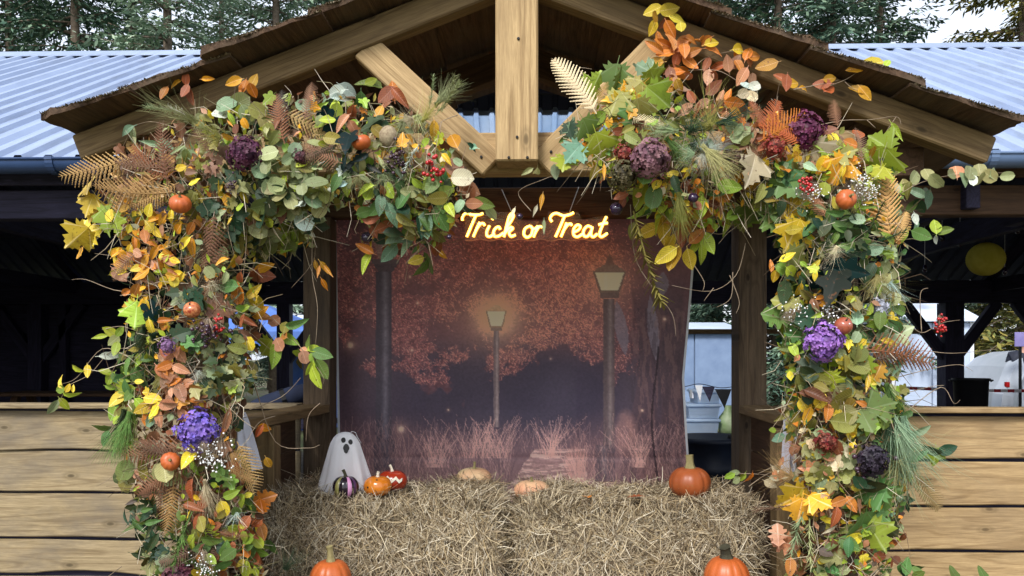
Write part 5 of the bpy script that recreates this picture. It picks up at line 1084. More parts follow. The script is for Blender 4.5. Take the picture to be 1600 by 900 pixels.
# ---- right garland
singles(GR, AXR, [
 ('maple', 930, 128, 40, 'L', 70), ('maple', 960, 126, 48, 'M', 260), ('maple', 978, 130, 36, 'M', 300), ('maple', 1008, 110, 40, 'T', 160), ('maple', 1030, 125, 40, 'L', 310), ('maple', 1030, 152, 46, 'L', 320), ('maple', 960, 165, 46, 'V', 250), ('maple', 975, 158, 40, 'Y', 60), ('maple', 1000, 178, 44, 'V', 280), ('maple', 905, 200, 34, 'T', 20), ('maple', 922, 205, 42, 'M', 300), ('maple', 940, 232, 48, 'L', 290), ('maple', 895, 240, 36, 'T', 230), ('beech', 910, 246, 26, 'T', 320), ('beech', 880, 217, 18, 'M', 200), ('beech', 886, 222, 14, 'P', 20), ('maple', 880, 262, 34, 'L', 260), ('beech', 868, 268, 22, 'T', 280), ('beech', 835, 275, 26, 'S', 250), ('beech', 824, 268, 18, 'S', 210), ('beech', 928, 270, 22, 'V', 250), ('maple', 890, 205, 26, 'D', 280), ('maple', 985, 190, 44, 'M', 250), ('maple', 1000, 230, 40, 'V', 290),
 ('beech', 1020, 15, 28, 'Y', 200), ('beech', 1046, 13, 30, 'Y', 15), ('beech', 1026, 32, 24, 'G', 300), ('beech', 1044, 29, 24, 'O', 260), ('beech', 1060, 28, 28, 'Y', 350), ('beech', 1020, 43, 24, 'Y', 250), ('beech', 1048, 45, 28, 'O', 300), ('beech', 1063, 48, 24, 'Y', 270), ('beech', 1036, 38, 20, 'R', 240), ('beech', 1050, 63, 30, 'O', 100), ('beech', 1072, 62, 30, 'O', 30), ('beech', 1062, 72, 28, 'O', 210), ('beech', 1082, 60, 24, 'O', 350), ('beech', 1040, 85, 30, 'O', 200), ('beech', 1035, 70, 26, 'O', 160), ('beech', 1057, 90, 28, 'R', 250), ('beech', 1068, 83, 28, 'O', 270), ('beech', 1082, 83, 26, 'O', 20), ('beech', 1078, 98, 28, 'O', 320), ('beech', 1098, 46, 28, 'O', 70), ('beech', 1100, 62, 24, 'O', 200), ('beech', 1114, 65, 26, 'Y', 20), ('beech', 1115, 78, 26, 'O', 350), ('beech', 1046, 108, 30, 'O', 200), ('beech', 1056, 112, 28, 'O', 10), ('beech', 1072, 112, 28, 'O', 340), ('beech', 1018, 97, 34, 'G', 180), ('beech', 1045, 138, 24, 'G', 80), ('beech', 1080, 118, 18, 'R', 340), ('beech', 1022, 75, 30, 'O', 150), ('beech', 1030, 60, 24, 'O', 110),
 ('beech', 1160, 72, 30, 'Y', 20), ('beech', 1169, 81, 26, 'O', 70), ('beech', 1183, 84, 28, 'O', 20), ('beech', 1153, 85, 20, 'O', 280), ('beech', 1175, 97, 20, 'P', 320), ('beech', 1199, 101, 32, 'G', 195), ('beech', 1120, 103, 28, 'R', 190), ('beech', 1106, 122, 26, 'P', 260), ('beech', 1122, 120, 26, 'R', 330), ('beech', 1137, 100, 24, 'P', 100), ('beech', 1150, 96, 24, 'P', 60), ('beech', 1155, 105, 24, 'O', 300), ('beech', 1160, 119, 28, 'P', 240), ('beech', 1105, 100, 20, 'R', 250), ('beech', 1115, 138, 28, 'R', 40), ('beech', 1138, 148, 26, 'O', 90), ('beech', 1148, 161, 30, 'O', 350), ('beech', 1125, 155, 28, 'P', 250), ('beech', 1095, 162, 28, 'P', 200), ('beech', 1070, 172, 26, 'P', 220), ('beech', 1080, 150, 22, 'R', 120), ('beech', 1128, 172, 34, 'P', 280), ('beech', 1135, 190, 30, 'P', 270),
 ('round', 1166, 134, 20, 'W', 150), ('round', 1180, 134, 20, 'W', 20), ('round', 1160, 148, 20, 'C', 200), ('round', 1174, 150, 20, 'C', 340), ('round', 1174, 124, 16, 'P', 90), ('beech', 1220, 118, 26, 'R', 130), ('beech', 1243, 127, 28, 'G', 20), ('beech', 1258, 137, 18, 'G', 0), ('beech', 1228, 130, 26, 'R', 260),
 ('beech', 1298, 122, 22, 'G', 10), ('beech', 1285, 128, 26, 'R', 170), ('beech', 1302, 135, 28, 'R', 30), ('beech', 1337, 107, 24, 'G', 180), ('beech', 1362, 100, 34, 'Y', 190), ('beech', 1382, 113, 30, 'Y', 330), ('beech', 1388, 96, 18, 'L', 60), ('beech', 1342, 138, 26, 'G', 150), ('beech', 1352, 146, 26, 'G', 310),
 ('maple', 1376, 216, 44, 'L', 130), ('lance', 1404, 205, 34, 'L', 310), ('maple', 1388, 262, 60, 'L', 280), ('maple', 1280, 245, 48, 'C', 300), ('maple', 1293, 223, 36, 'L', 90), ('maple', 1312, 268, 48, 'G', 250), ('maple', 1336, 256, 40, 'G', 340), ('beech', 1325, 226, 28, 'O', 170), ('maple', 1368, 275, 36, 'L', 230), ('beech', 1365, 240, 22, 'G'), ('beech', 1293, 205, 26, 'R', 10), ('beech', 1345, 200, 30, 'R', 90), ('maple', 1318, 240, 34, 'V', 20),
 ('maple', 1175, 268, 50, 'C', 260), ('maple', 1190, 305, 36, 'G', 280), ('maple', 1182, 335, 54, 'M', 270), ('maple', 1168, 352, 42, 'L', 260), ('maple', 1222, 280, 50, 'M', 270), ('maple', 1235, 295, 44, 'M', 300), ('maple', 1237, 325, 46, 'Y', 230), ('maple', 1240, 370, 52, 'Y', 250), ('maple', 1248, 405, 40, 'V', 330), ('round', 1255, 300, 22, 'T'), ('round', 1262, 330, 16, 'T'), ('ivy', 1210, 300, 30, 'M', 250), ('maple', 1210, 350, 36, 'M', 300),
 ('round', 1006, 276, 30, 'M', 260), ('beech', 1028, 285, 24, 'Y', 60), ('beech', 1000, 307, 50, 'L', 250), ('round', 1022, 307, 34, 'M', 260), ('beech', 1005, 336, 44, 'L', 255), ('beech', 1028, 337, 44, 'L', 220), ('beech', 1012, 361, 40, 'Y', 200), ('beech', 1038, 359, 44, 'Y', 280), ('beech', 1047, 382, 32, 'Y', 250), ('beech', 1040, 399, 38, 'Y', 215), ('beech', 1053, 404, 42, 'G', 260), ('beech', 1055, 290, 30, 'D'), ('beech', 1058, 312, 40, 'M', 280), ('beech', 1088, 284, 26, 'V', 290), ('beech', 1119, 278, 24, 'M', 260), ('beech', 1140, 292, 36, 'L', 350), ('beech', 1122, 300, 30, 'M', 200), ('beech', 1108, 322, 30, 'R', 200), ('beech', 1127, 322, 28, 'P', 300), ('beech', 1055, 345, 28, 'O', 10), ('beech', 1075, 328, 26, 'O', 20), ('beech', 1080, 350, 28, 'O', 350), ('beech', 1103, 348, 30, 'L', 10), ('beech', 1090, 370, 30, 'O', 40), ('beech', 1105, 380, 36, 'L', 300), ('beech', 1085, 386, 30, 'L', 250), ('beech', 1080, 405, 32, 'Y', 290), ('beech', 1098, 397, 30, 'L', 280), ('beech', 1065, 370, 30, 'R', 270), ('beech', 1148, 334, 26, 'L', 30), ('beech', 1140, 345, 24, 'L', 260), ('beech', 970, 306, 22, 'R', 200), ('beech', 985, 292, 20, 'P', 20), ('beech', 972, 318, 20, 'R', 240), ('beech', 990, 262, 24, 'R', 260), ('beech', 1045, 250, 40, 'K', 60), ('beech', 988, 360, 24, 'V', 260),
 ('beech', 1212, 432, 20, 'Y', 260), ('round', 1223, 420, 22, 'L', 150), ('round', 1238, 425, 22, 'L', 320), ('beech', 1230, 403, 24, 'Y', 20), ('beech', 1205, 415, 18, 'O', 90), ('beech', 1250, 455, 24, 'Y', 260), ('big', 1282, 440, 56, 'E', 205), ('big', 1293, 452, 60, 'E', 240), ('big', 1310, 455, 60, 'E', 275), ('big', 1326, 445, 56, 'E', 310), ('big', 1330, 425, 50, 'E', 345), ('big', 1285, 418, 44, 'E', 165), ('round', 1338, 344, 22, 'T'), ('beech', 1365, 390, 30, 'T', 190), ('beech', 1393, 397, 28, 'T', 280), ('beech', 1362, 446, 26, 'T', 200), ('beech', 1386, 372, 28, 'L', 130), ('beech', 1410, 368, 22, 'L', 250), ('beech', 1400, 338, 26, 'T', 250), ('beech', 1358, 425, 30, 'D', 240), ('beech', 1372, 450, 20, 'L', 280),
 ('beech', 1432, 300, 30, 'T', 150), ('beech', 1448, 312, 30, 'D', 250), ('beech', 1452, 298, 26, 'D', 40), ('beech', 1425, 325, 26, 'M', 230), ('beech', 1440, 322, 26, 'D', 310), ('beech', 1430, 342, 18, 'W', 280), ('beech', 1432, 354, 18, 'T', 270), ('beech', 1440, 366, 30, 'M', 340), ('beech', 1466, 350, 28, 'L', 80), ('beech', 1476, 360, 28, 'M', 20), ('beech', 1464, 375, 14, 'W', 290), ('lance', 1420, 405, 30, 'S', 310), ('beech', 1415, 285, 26, 'S', 100), ('beech', 1418, 296, 24, 'V', 250),
 ('round', 1430, 276, 24, 'S', 60), ('round', 1460, 284, 24, 'S', 300), ('round', 1452, 270, 22, 'S', 100), ('round', 1480, 275, 22, 'S', 200), ('round', 1498, 265, 24, 'P', 80), ('round', 1505, 280, 22, 'S', 300), ('round', 1518, 268, 24, 'S', 70), ('round', 1536, 264, 24, 'S', 80), ('round', 1545, 276, 22, 'S', 320), ('round', 1556, 270, 20, 'S', 30), ('round', 1572, 276, 18, 'S', 0), ('round', 1534, 280, 22, 'S', 250), ('round', 1520, 282, 16, 'W', 270),
 ('oak', 1212, 495, 46, 'M', 170), ('oak', 1245, 520, 54, 'M', 200), ('oak', 1240, 560, 54, 'M', 240), ('oak', 1262, 572, 50, 'D', 260), ('oak', 1265, 495, 46, 'D', 20), ('oak', 1350, 532, 48, 'M', 60), ('oak', 1362, 560, 50, 'M', 320), ('oak', 1338, 548, 44, 'M', 250), ('oak', 1356, 575, 38, 'L', 270), ('beech', 1230, 545, 30, 'V', 180), ('beech', 1272, 478, 22, 'P'), ('oak', 1230, 470, 40, 'V', 160), ('maple', 1288, 572, 38, 'L', 270), ('maple', 1300, 600, 36, 'L', 280), ('oak', 1372, 580, 34, 'G', 60), ('lance', 1352, 600, 30, 'Y', 250), ('lance', 1362, 603, 30, 'Y', 270), ('beech', 1385, 532, 38, 'T', 300), ('ivy', 1410, 520, 44, 'T', 20), ('beech', 1402, 545, 26, 'Y', 340), ('lance', 1398, 478, 36, 'Y', 60), ('beech', 1392, 498, 24, 'Y', 80), ('beech', 1345, 492, 30, 'T', 70), ('beech', 1372, 505, 30, 'L', 200), ('beech', 1340, 470, 28, 'S', 100), ('beech', 1378, 470, 24, 'W', 260),
 ('round', 1281, 626, 22, 'Y', 60), ('beech', 1262, 650, 28, 'G', 250), ('beech', 1292, 645, 26, 'O', 260), ('beech', 1272, 668, 26, 'V', 270), ('maple', 1378, 632, 44, 'M', 20), ('beech', 1345, 630, 18, 'O'), ('beech', 1240, 660, 36, 'V', 240), ('beech', 1342, 652, 16, 'Y'), ('beech', 1335, 682, 34, 'Y', 300), ('beech', 1330, 705, 28, 'Y', 250), ('beech', 1215, 684, 22, 'T', 200), ('beech', 1205, 672, 14, 'L', 180), ('beech', 1222, 650, 24, 'V', 220),
 ('maple', 1238, 782, 52, 'Y', 220), ('maple', 1250, 800, 40, 'G', 260), ('maple', 1282, 785, 38, 'G', 330), ('beech', 1308, 784, 26, 'O', 200), ('beech', 1330, 788, 26, 'O', 300), ('maple', 1360, 772, 48, 'M', 200), ('maple', 1380, 788, 62, 'M', 290), ('maple', 1395, 800, 40, 'L', 320), ('maple', 1348, 832, 58, 'M', 260), ('maple', 1368, 838, 50, 'L', 300), ('maple', 1340, 888, 56, 'W', 300), ('maple', 1310, 870, 36, 'S', 320), ('beech', 1378, 872, 26, 'R', 0), ('oak', 1226, 850, 42, 'P', 170), ('oak', 1220, 835, 34, 'P', 80), ('beech', 1233, 886, 28, 'O', 260), ('beech', 1305, 808, 30, 'R', 260), ('beech', 1390, 850, 28, 'R', 200), ('beech', 1412, 842, 18, 'R', 250), ('beech', 1418, 885, 26, 'M', 80), ('beech', 1455, 705, 30, 'D', 170), ('beech', 1480, 702, 28, 'D', 20), ('ivy', 1462, 716, 28, 'L', 270), ('beech', 1440, 672, 24, 'S', 30), ('beech', 1430, 712, 36, 'M', 10), ('beech', 1408, 705, 40, 'D', 330), ('maple', 1395, 830, 36, 'D', 320)])
clumps(GR, AXR, [
 ('oak', 1370, 662, 10, 22, 20, 34, 'LLM'), ('round', 1328, 570, 8, 14, 40, 32, 'VSV'), ('round', 1325, 640, 9, 16, 40, 34, 'VSV'), ('ivy', 1310, 725, 12, 34, 22, 26, 'CPSV'), ('ivy', 1300, 752, 10, 34, 16, 24, 'SVP'), ('ivy', 1270, 705, 10, 18, 30, 22, 'CSP'), ('beech', 1222, 745, 8, 20, 26, 18, 'PCP'), ('beech', 1290, 690, 10, 30, 20, 26, 'VSR'), ('beech', 1355, 745, 10, 26, 20, 28, 'DMS'),
 ('beech', 1290, 345, 16, 34, 34, 28, 'DDVM'), ('beech', 1330, 360, 14, 24, 26, 22, 'DMD'), ('beech', 1250, 455, 10, 26, 26, 30, 'VDM'), ('ivy', 1340, 380, 14, 26, 20, 20, 'DMD'), ('beech', 1280, 620, 10, 30, 20, 30, 'DVB'), ('beech', 1265, 600, 8, 20, 20, 28, 'DV'), ('beech', 1385, 445, 12, 24, 30, 24, 'VSM'), ('beech', 1390, 500, 8, 18, 24, 26, 'LVM'), ('beech', 1200, 320, 10, 26, 20, 26, 'MDV'), ('beech', 1155, 215, 10, 26, 20, 26, 'VPS'), ('beech', 1135, 240, 8, 30, 14, 26, 'KVB'), ('beech', 1080, 340, 10, 26, 24, 26, 'ORL'), ('beech', 1250, 270, 8, 20, 20, 24, 'DVT'), ('beech', 990, 210, 8, 24, 18, 26, 'VRB'), ('maple', 980, 145, 5, 24, 14, 34, 'GVL'), ('beech', 1050, 130, 8, 20, 14, 24, 'RPG'), ('beech', 1100, 170, 8, 34, 8, 24, 'PR'), ('beech', 1195, 225, 6, 16, 20, 24, 'RPV'),
 ('beech', 1340, 850, 8, 26, 30, 28, 'MVR'), ('beech', 1280, 850, 8, 26, 34, 26, 'VKB'), ('beech', 1300, 890, 8, 34, 14, 26, 'SMV'), ('beech', 1420, 890, 6, 30, 8, 22, 'MD')])
for a in ((932, 178, 872, 76, 'C', 3), (985, 150, 920, 172, 'C', 4), (985, 182, 1040, 200, 'C', 3), (1185, 222, 1268, 172, 'O', 4), (1200, 215, 1225, 142, 'R', 4), (1195, 200, 1180, 150, 'R', 3), (1255, 225, 1190, 185, 'R', 3), (1415, 385, 1362, 290, 'F', 4), (1390, 375, 1375, 268, 'F', 4), (1400, 380, 1425, 330, 'F', 3), (1340, 545, 1476, 552, 'H', 2), (1360, 565, 1450, 540, 'H', 0), (1285, 300, 1250, 270, 'H', 3), (1290, 340, 1265, 300, 'P', 4), (1345, 255, 1355, 190, 'H', 1), (1310, 200, 1300, 150, 'H', 0), (1430, 740, 1478, 795, 'F', 4), (935, 165, 945, 120, 'F', 0), (1200, 250, 1150, 230, 'H', 0)):
    fern(GR, AXR, *a)
for (x, y, s_, v, c_) in ((1015, 247, 33, 0, (142, 96, 112)), (975, 240, 16, 2, (150, 24, 40)), (1256, 206, 31, 1, (110, 30, 82)), (1210, 230, 20, 2, (160, 20, 36)), (1285, 535, 31, 1, (156, 110, 206)), (1290, 690, 19, 2, (140, 26, 36)), (975, 274, 26, 0, (88, 76, 44)), (1362, 718, 27, 0, (46, 36, 54)), (1375, 480, 16, 2, (200, 205, 220)), (1150, 250, 18, 2, (96, 62, 40))):
    put(GR, AXR, None, x, y, s_, lin(c_, .8), -90, -.02, HYD[v], 'hydrangea_head', tilt=.1, roll=0, center=False)
for (x, y, s_, me, nm, a) in ((1262, 288, 18, BERRY, 'berry_cluster', -90), (1472, 508, 16, BERRY, 'berry_cluster', -90), (1346, 290, 26, GYP, 'blossom_spray', 60), (1296, 496, 28, GYP, 'blossom_spray', 90), (1246, 490, 26, GYP, 'blossom_spray', 20), (1270, 302, 24, GYP, 'blossom_spray', 0), (1360, 720, 26, DBERRY, 'berry_cluster', -90), (1360, 300, 20, GYP, 'blossom_spray', 20)):
    put(GR, AXR, None, x, y, s_, 'W', a, -.03, me, nm, center=False)
for (x, y, s_, v, c_, a) in ((1080, 205, 90, 1, 'D', 60), (1110, 200, 90, 1, 'V', 100), (1060, 205, 80, 0, 'S', 170), (1120, 195, 80, 0, 'D', 20), (1098, 235, 44, 1, 'W', 90), (1098, 240, 44, 1, 'W', 270), (1085, 240, 40, 1, 'T', 180), (1108, 232, 40, 1, 'W', 20), (1040, 215, 70, 2, 'M', 320), (1100, 230, 90, 2, 'S', 300), (1308, 385, 40, 1, 'C', 265), (1370, 430, 60, 1, 'S', 270), (1390, 440, 50, 1, 'W', 260),
        (1395, 650, 120, 0, 'T', 275), (1402, 640, 130, 0, 'M', 268), (1410, 650, 120, 0, 'T', 280), (1400, 690, 120, 0, 'S', 272), (1412, 690, 120, 0, 'V', 265), (1390, 640, 110, 2, 'D', 275), (1385, 600, 90, 0, 'M', 290), (1402, 720, 90, 1, 'S', 270), (1415, 720, 100, 0, 'T', 262), (1060, 300, 80, 2, 'V', 280), (1240, 745, 60, 1, 'F', 160), (1250, 700, 40, 1, 'P', 180)):
    put(GR, AXR, None, x, y, s_, c_, a, -.02, TUFT[v], 'grass_tuft', center=False)
for (x, y, s_, c_, a) in ((990, 330, 150, 'V', 285), (1340, 350, 60, 'D', 120), (1350, 370, 60, 'D', 60), (1335, 400, 60, 'D', 200), (1360, 380, 56, 'D', 20), (1255, 800, 90, 'S', 265), (1265, 810, 80, 'S', 275), (1235, 790, 60, 'H', 200)):
    put(GR, AXR, None, x, y, s_, c_, a, -.02, rnd.choice(SPRIG), 'needle_sprig', center=False)
for p in ([(1045, 155), (1070, 125), (1100, 92), (1145, 80), (1165, 82)], [(1075, 110), (1120, 110), (1150, 125)], [(1280, 140), (1320, 125), (1345, 110), (1375, 105)], [(1240, 140), (1290, 130), (1310, 125)], [(1320, 128), (1335, 140), (1350, 142)], [(1282, 195), (1320, 188), (1360, 187), (1400, 182), (1408, 195)], [(1355, 188), (1368, 200)], [(1400, 183), (1385, 205)], [(1395, 310), (1440, 285), (1500, 272), (1575, 270)], [(1360, 560), (1430, 548), (1490, 552), (1560, 545)], [(1400, 590), (1460, 575), (1500, 570), (1520, 580)], [(1395, 620), (1450, 605), (1475, 602)], [(1420, 640), (1470, 605), (1490, 630), (1500, 625)], [(1415, 500), (1440, 520), (1470, 505), (1500, 500)], [(1440, 520), (1438, 460), (1450, 450)], [(985, 320), (992, 400), (1020, 450), (1050, 490), (1056, 525)], [(1148, 340), (1130, 365), (1090, 360)], [(1165, 380), (1150, 430), (1110, 455), (1050, 446)], [(1140, 430), (1155, 470), (1150, 490)], [(1115, 450), (1100, 470)], [(1145, 425), (1142, 465), (1120, 480)], [(1085, 415), (1100, 440), (1098, 455)], [(1185, 740), (1230, 720), (1260, 715)], [(1170, 760), (1200, 740), (1240, 730)], [(1180, 795), (1190, 780), (1195, 770)], [(1265, 900), (1290, 850), (1310, 800), (1350, 770), (1430, 760)], [(1315, 900), (1325, 850), (1320, 800)], [(1130, 745), (1160, 740), (1200, 742)], [(910, 250), (890, 275), (870, 300)], [(830, 330), (810, 300), (850, 280), (890, 265)], [(940, 235), (920, 290), (900, 320)], [(960, 160), (905, 110), (925, 108)], [(1175, 215), (1180, 160), (1172, 140)], [(1110, 255), (1100, 330), (1095, 360)], [(1120, 210), (1150, 270), (1165, 285)]):
    twig(GR, AXR, p)
for (x, y, s_, c_, a) in ((1140, 745, 18, 'L', 215), (1147, 750, 18, 'S', 200), (1158, 748, 22, 'L', 235), (1172, 748, 20, 'O', 250), (1148, 738, 14, 'S', 180)): put(GR, AXR, 'beech', x, y, s_, c_, a)
for (x, y, s_, c_, a) in ((801, 335, 20, 'C', 250), (846, 315, 24, 'G', 260), (836, 330, 18, 'C', 250), (850, 355, 22, 'S', 270)): put(GR, AXR, 'lance', x, y, s_, c_, a)

def scatter(par, ax, poly, n, zones, seed):
    r = random.Random(seed); k = 0; xs = [p[0] for p in poly]; ys = [p[1] for p in poly]
    while k < n:
        x, y = r.uniform(min(xs), max(xs)), r.uniform(min(ys), 900)
        if not inside((x, min(y, 899)), poly): continue
        z = min(zones, key=lambda z: (z[0] - x) ** 2 + (z[1] - y) ** 2 + r.uniform(0, 3000)); k += 1
        put(par, ax, r.choice(['beech', 'beech', 'ivy', 'lance', 'round']), x, y, r.uniform(13, 24), r.choice(z[2]), None, .01, r=r)
scatter(GL, AXL, PLL, 240, [(230, 240, 'FHPV'), (380, 200, 'SVGL'), (470, 290, 'SSLW'), (600, 200, 'VLSG'), (640, 330, 'LMTY'), (220, 400, 'YGOY'), (320, 380, 'YVSG'), (400, 400, 'SLV'), (200, 560, 'LMLY'), (280, 600, 'OPGY'), (350, 560, 'SLVY'), (250, 720, 'FPLH'), (230, 840, 'MVS'), (350, 820, 'LMYO')], 21)
scatter(GR, AXR, PRR, 240, [(950, 200, 'LYG'), (1010, 320, 'YLL'), (1080, 330, 'YOL'), (1090, 190, 'SVP'), (1150, 170, 'PGO'), (1250, 210, 'GPY'), (1300, 270, 'YGL'), (1220, 350, 'LYM'), (1310, 360, 'MVS'), (1390, 300, 'LYS'), (1390, 430, 'STL'), (1240, 430, 'YLG'), (1250, 560, 'LMV'), (1370, 520, 'YLT'), (1330, 620, 'SVY'), (1290, 690, 'YCPG'), (1380, 690, 'LMT'), (1280, 780, 'YPC'), (1370, 830, 'LMY')], 22)
# ---- small fruit and baubles wired into the garlands
def ori(px_, py_, ax, dY=-.05): return at(px_, py_, surfY(px_, py_, ax) + dY)
def gpump(px_, py_, wpx, label, mat, ax, tilt):
    Y = surfY(px_, py_, ax) - .05; k = 1 / ppm(Y)
    pumpkin(at(px_, py_ + wpx * .38, Y), wpx, wpx * .80, Y, label, mat, M_stem, wpx * .3, 1.8, 2, 10, 'mini pumpkins wired into the garlands', tilt, 'pumpkin', 'mini_pumpkin')
gpump(282, 318, 34, 'mini orange pumpkin among tan ferns high in the left garland', M_pump2, AXL, (35, 12))
gpump(567, 223, 30, 'mini orange pumpkin on the overhead stretch of the left garland', M_pump2, AXL, (20, -8))
gpump(267, 712, 30, 'mini orange pumpkin beside the blue hydrangea of the left garland', M_pump2, AXL, (70, 20))
gpump(1315, 305, 32, 'mini orange pumpkin among white blossom in the right garland', M_pump2, AXR, (75, 10))
M_apple = noisy('copper_apple', lin((140, 52, 36)), lin((206, 136, 84)), scale=3, rough=.2, spec=.6, detail=2)
M_cop = noisy('copper_bauble', lin((142, 70, 50)), lin((166, 90, 66)), scale=4, rough=.25, spec=.6)
M_glass = noisy('plum_glass', lin((30, 16, 38)), lin((50, 28, 60)), scale=4, rough=.08, spec=.8)
def sphere(px_, py_, rpx, ax, name, label, cat, mat, group=None, stemm=True):
    Y = surfY(px_, py_, ax) - .05; k = rpx / ppm(Y); P = at(px_, py_, Y); M = T(P)
    t = link(name, None, None, M, label, cat, group)
    g = MB(); g.lathe([(max(.001, math.sin(math.pi * i / 14) * (1 + .04 * math.cos(math.pi * i / 14))), -math.cos(math.pi * i / 14) * .96 - (.12 * math.exp(-((i - 14) / 1.6) ** 2))) for i in range(15)], 24)
    Mx = M @ Matrix.Rotation(R(50), 4, 'X') @ Matrix.Scale(k, 4); link('body', g.mesh('body', mat, True), t, Mx)
    g = MB(); g.tube([(0, 0, .80), (.04, 0, .98), (.14, .02, 1.15)], [.09, .07, .06], 6); link('stem' if cat == 'apple' else 'cap', g.mesh('stem', M_stemd), t, Mx)
sphere(300, 484, 13.5, AXL, 'apple', 'shiny red and gold apple in the left garland', 'apple', M_apple)
sphere(1318, 509, 14, AXR, 'bauble', 'copper bauble beside the violet hydrangea of the right garland', 'bauble', M_cop)
for (x, y, r_, ax, lb) in ((573, 371, 9, AXL, 'dark plum glass bauble under the left garland beside the backdrop edge'), (963, 326, 10, AXR, 'dark plum glass bauble just right of the neon sign'), (1083, 309, 8, AXR, 'dark plum glass bauble among orange leaves above the backdrop corner'), (702, 370, 4, AXL, 'tiny dark bauble hanging left of the neon sign'), (812, 338, 5, AXR, 'small dark bauble hanging over the middle of the neon sign')):
    sphere(x, y, r_, ax, 'bauble', lb, 'bauble', M_glass, 'plum glass baubles')
# seed head and white cloth ghosts tucked behind the garlands
g = MB(); g.lathe([(.001, -1), (.5, -.85), (.85, -.3), (.9, .3), (.6, .8), (.3, 1.0), (.001, .95)], 18, lambda a, z: 1 + .06 * math.sin(a * 9))
link('seed_head', g.mesh('seed_head', noisy('seed_head', lin((120, 102, 82)), lin((164, 150, 122)), scale=4, rough=.9), True), GL, T(ori(607, 214, AXL, -.03)) @ Matrix.Scale(.036, 4))

# white cloths hanging beside the posts
def cloth(px0, py0, py1, w0, w1, lean, Y, label, seed):
    b = MB(); n, m = 14, 22; r = random.Random(seed)
    for side in (0, 1):
        vs = []
        for j in range(m + 1):
            t = j / m; py = py0 + (py1 - py0) * t; wd = w0 + (w1 - w0) * (t ** .7)
            for i in range(n + 1):
                u = i / n - .5
                p = at(px0 + lean * t + wd * u, py, Y); p.y += .02 * math.sin(u * 14 + seed) * t + .03 * (u * 2) ** 2 + side * .002
                vs.append(p)
        b.add(vs, [(j*(n+1)+i, (j+1)*(n+1)+i, (j+1)*(n+1)+i+1, j*(n+1)+i+1) if side == 0 else (j*(n+1)+i, j*(n+1)+i+1, (j+1)*(n+1)+i+1, (j+1)*(n+1)+i) for j in range(m) for i in range(n)])
    p = at(px0 + lean * .5, py1, Y)
    t = thing('draped_cloth', label, 'cloth', p); link('cloth', b.mesh('cloth', M_cloth, True), t)
    g = MB(); g.tube([at(px0, py0 + 2, Y), at(px0, py0 - 16, Y + .02)], .0015, 5); link('tie', g.mesh('tie', M_twig), t)
M_cloth = noisy('white_cloth', lin((206, 210, 226)), lin((222, 225, 236)), scale=30, rough=.9, trans=.25)
cloth(372, 645, 735, 14, 40, 12, .10, 'white cloth hanging behind the lower part of the left garland', 1)
cloth(1243, 648, 742, 30, 22, -6, .10, 'white cloth hanging behind the lower part of the right garland', 2)

# ------------------------------------------------------------------ conifers behind the shed
def conifer(H, Lmax, z0, seed, cols, droop, dens=1.0, pitch=.42):
    r = random.Random(seed); b = MB(); tr = MB()
    tr.tube([(0, 0, 0), (.03, .02, H * .3), (-.03, 0, H * .65), (0, 0, H)], [.17, .13, .08, .015], 9)
    z = z0
    while z < H - .2:
        f = (z - z0) / (H - z0); L = Lmax * (1 - f) ** .75 * r.uniform(.7, 1.1) + .12
        for _ in range(r.choice([4, 5, 5, 6])):
            a = r.uniform(0, 6.283); Lb = L * r.uniform(.55, 1.1); up = .25 - .35 * (1 - f) + r.gauss(0, .1)
            d = Vector((math.cos(a), math.sin(a), 0)); sd_ = Vector((-math.sin(a), math.cos(a), 0)); zz = z + r.uniform(-.15, .15)
            def bp(t): return d * Lb * t + Vector((0, 0, zz + up * Lb * t - droop * Lb * t * t * .5 + .12 * Lb * t ** 4))
            tr.tube([bp(0), bp(.35), bp(.7), bp(1)], [.035 * (1 - f) + .012, .022, .012, .004], 4)
            nt_ = int((9 + Lb * 14) * dens)
            for i in range(nt_):
                t = .12 + .9 * (i + r.random()) / nt_; p = bp(min(t, 1)); tl = (.20 + .34 * Lb * (1 - t * .7)) * r.uniform(.5, 1.1)
                for s in (-1, 1):
                    if r.random() < .12: continue
                    td = (sd_ * s + d * r.uniform(.4, 1.0) + Vector((0, 0, -droop * r.uniform(.1, .9)))).normalized(); c = r.choice(cols); k = r.uniform(.7, 1.25); c = (c[0]*k, c[1]*k, c[2]*k, 1)
                    n = max(2, int(tl / .13))
                    for q in range(n):
                        q0 = p + td * tl * q / n + Vector((0, 0, -.04 * q * q * droop * .3)); dd = (td + Vector((r.gauss(0, .35), r.gauss(0, .35), r.gauss(-.12, .3)))).normalized() * r.uniform(.14, .24)
                        w_ = dd.cross(Vector((r.gauss(0, .5), r.gauss(0, .5), 1))).normalized() * r.uniform(.022, .045)
                        b.add([q0, q0 + dd * .45 + w_, q0 + dd, q0 + dd * .45 - w_], [(0, 1, 2, 3)], 0, c)
        z += pitch * r.uniform(.7, 1.2) * (1 - .35 * f)
    return tr.mesh('trunk', M_bark, True), b.mesh('crown', M_needle)
DG = [lin(c, 1.25) for c in ((84, 106, 88), (66, 90, 76), (102, 122, 100), (58, 78, 66))]
LG = [lin(c, 1.15) for c in ((138, 156, 134), (118, 140, 118), (154, 168, 146), (106, 128, 106))]
GG = [lin(c, .85) for c in ((128, 124, 62), (150, 138, 72), (104, 110, 60), (84, 92, 56))]  # golden sunlight put into the needle colours
CV = [conifer(19, 3.6, 1.0, 1, DG, .55, .75), conifer(18, 3.3, 1.2, 2, DG, .75, .75), conifer(18, 2.7, 2.0, 3, LG, .35, .7, .46), conifer(16, 3.6, .6, 4, GG, .45, .7)]
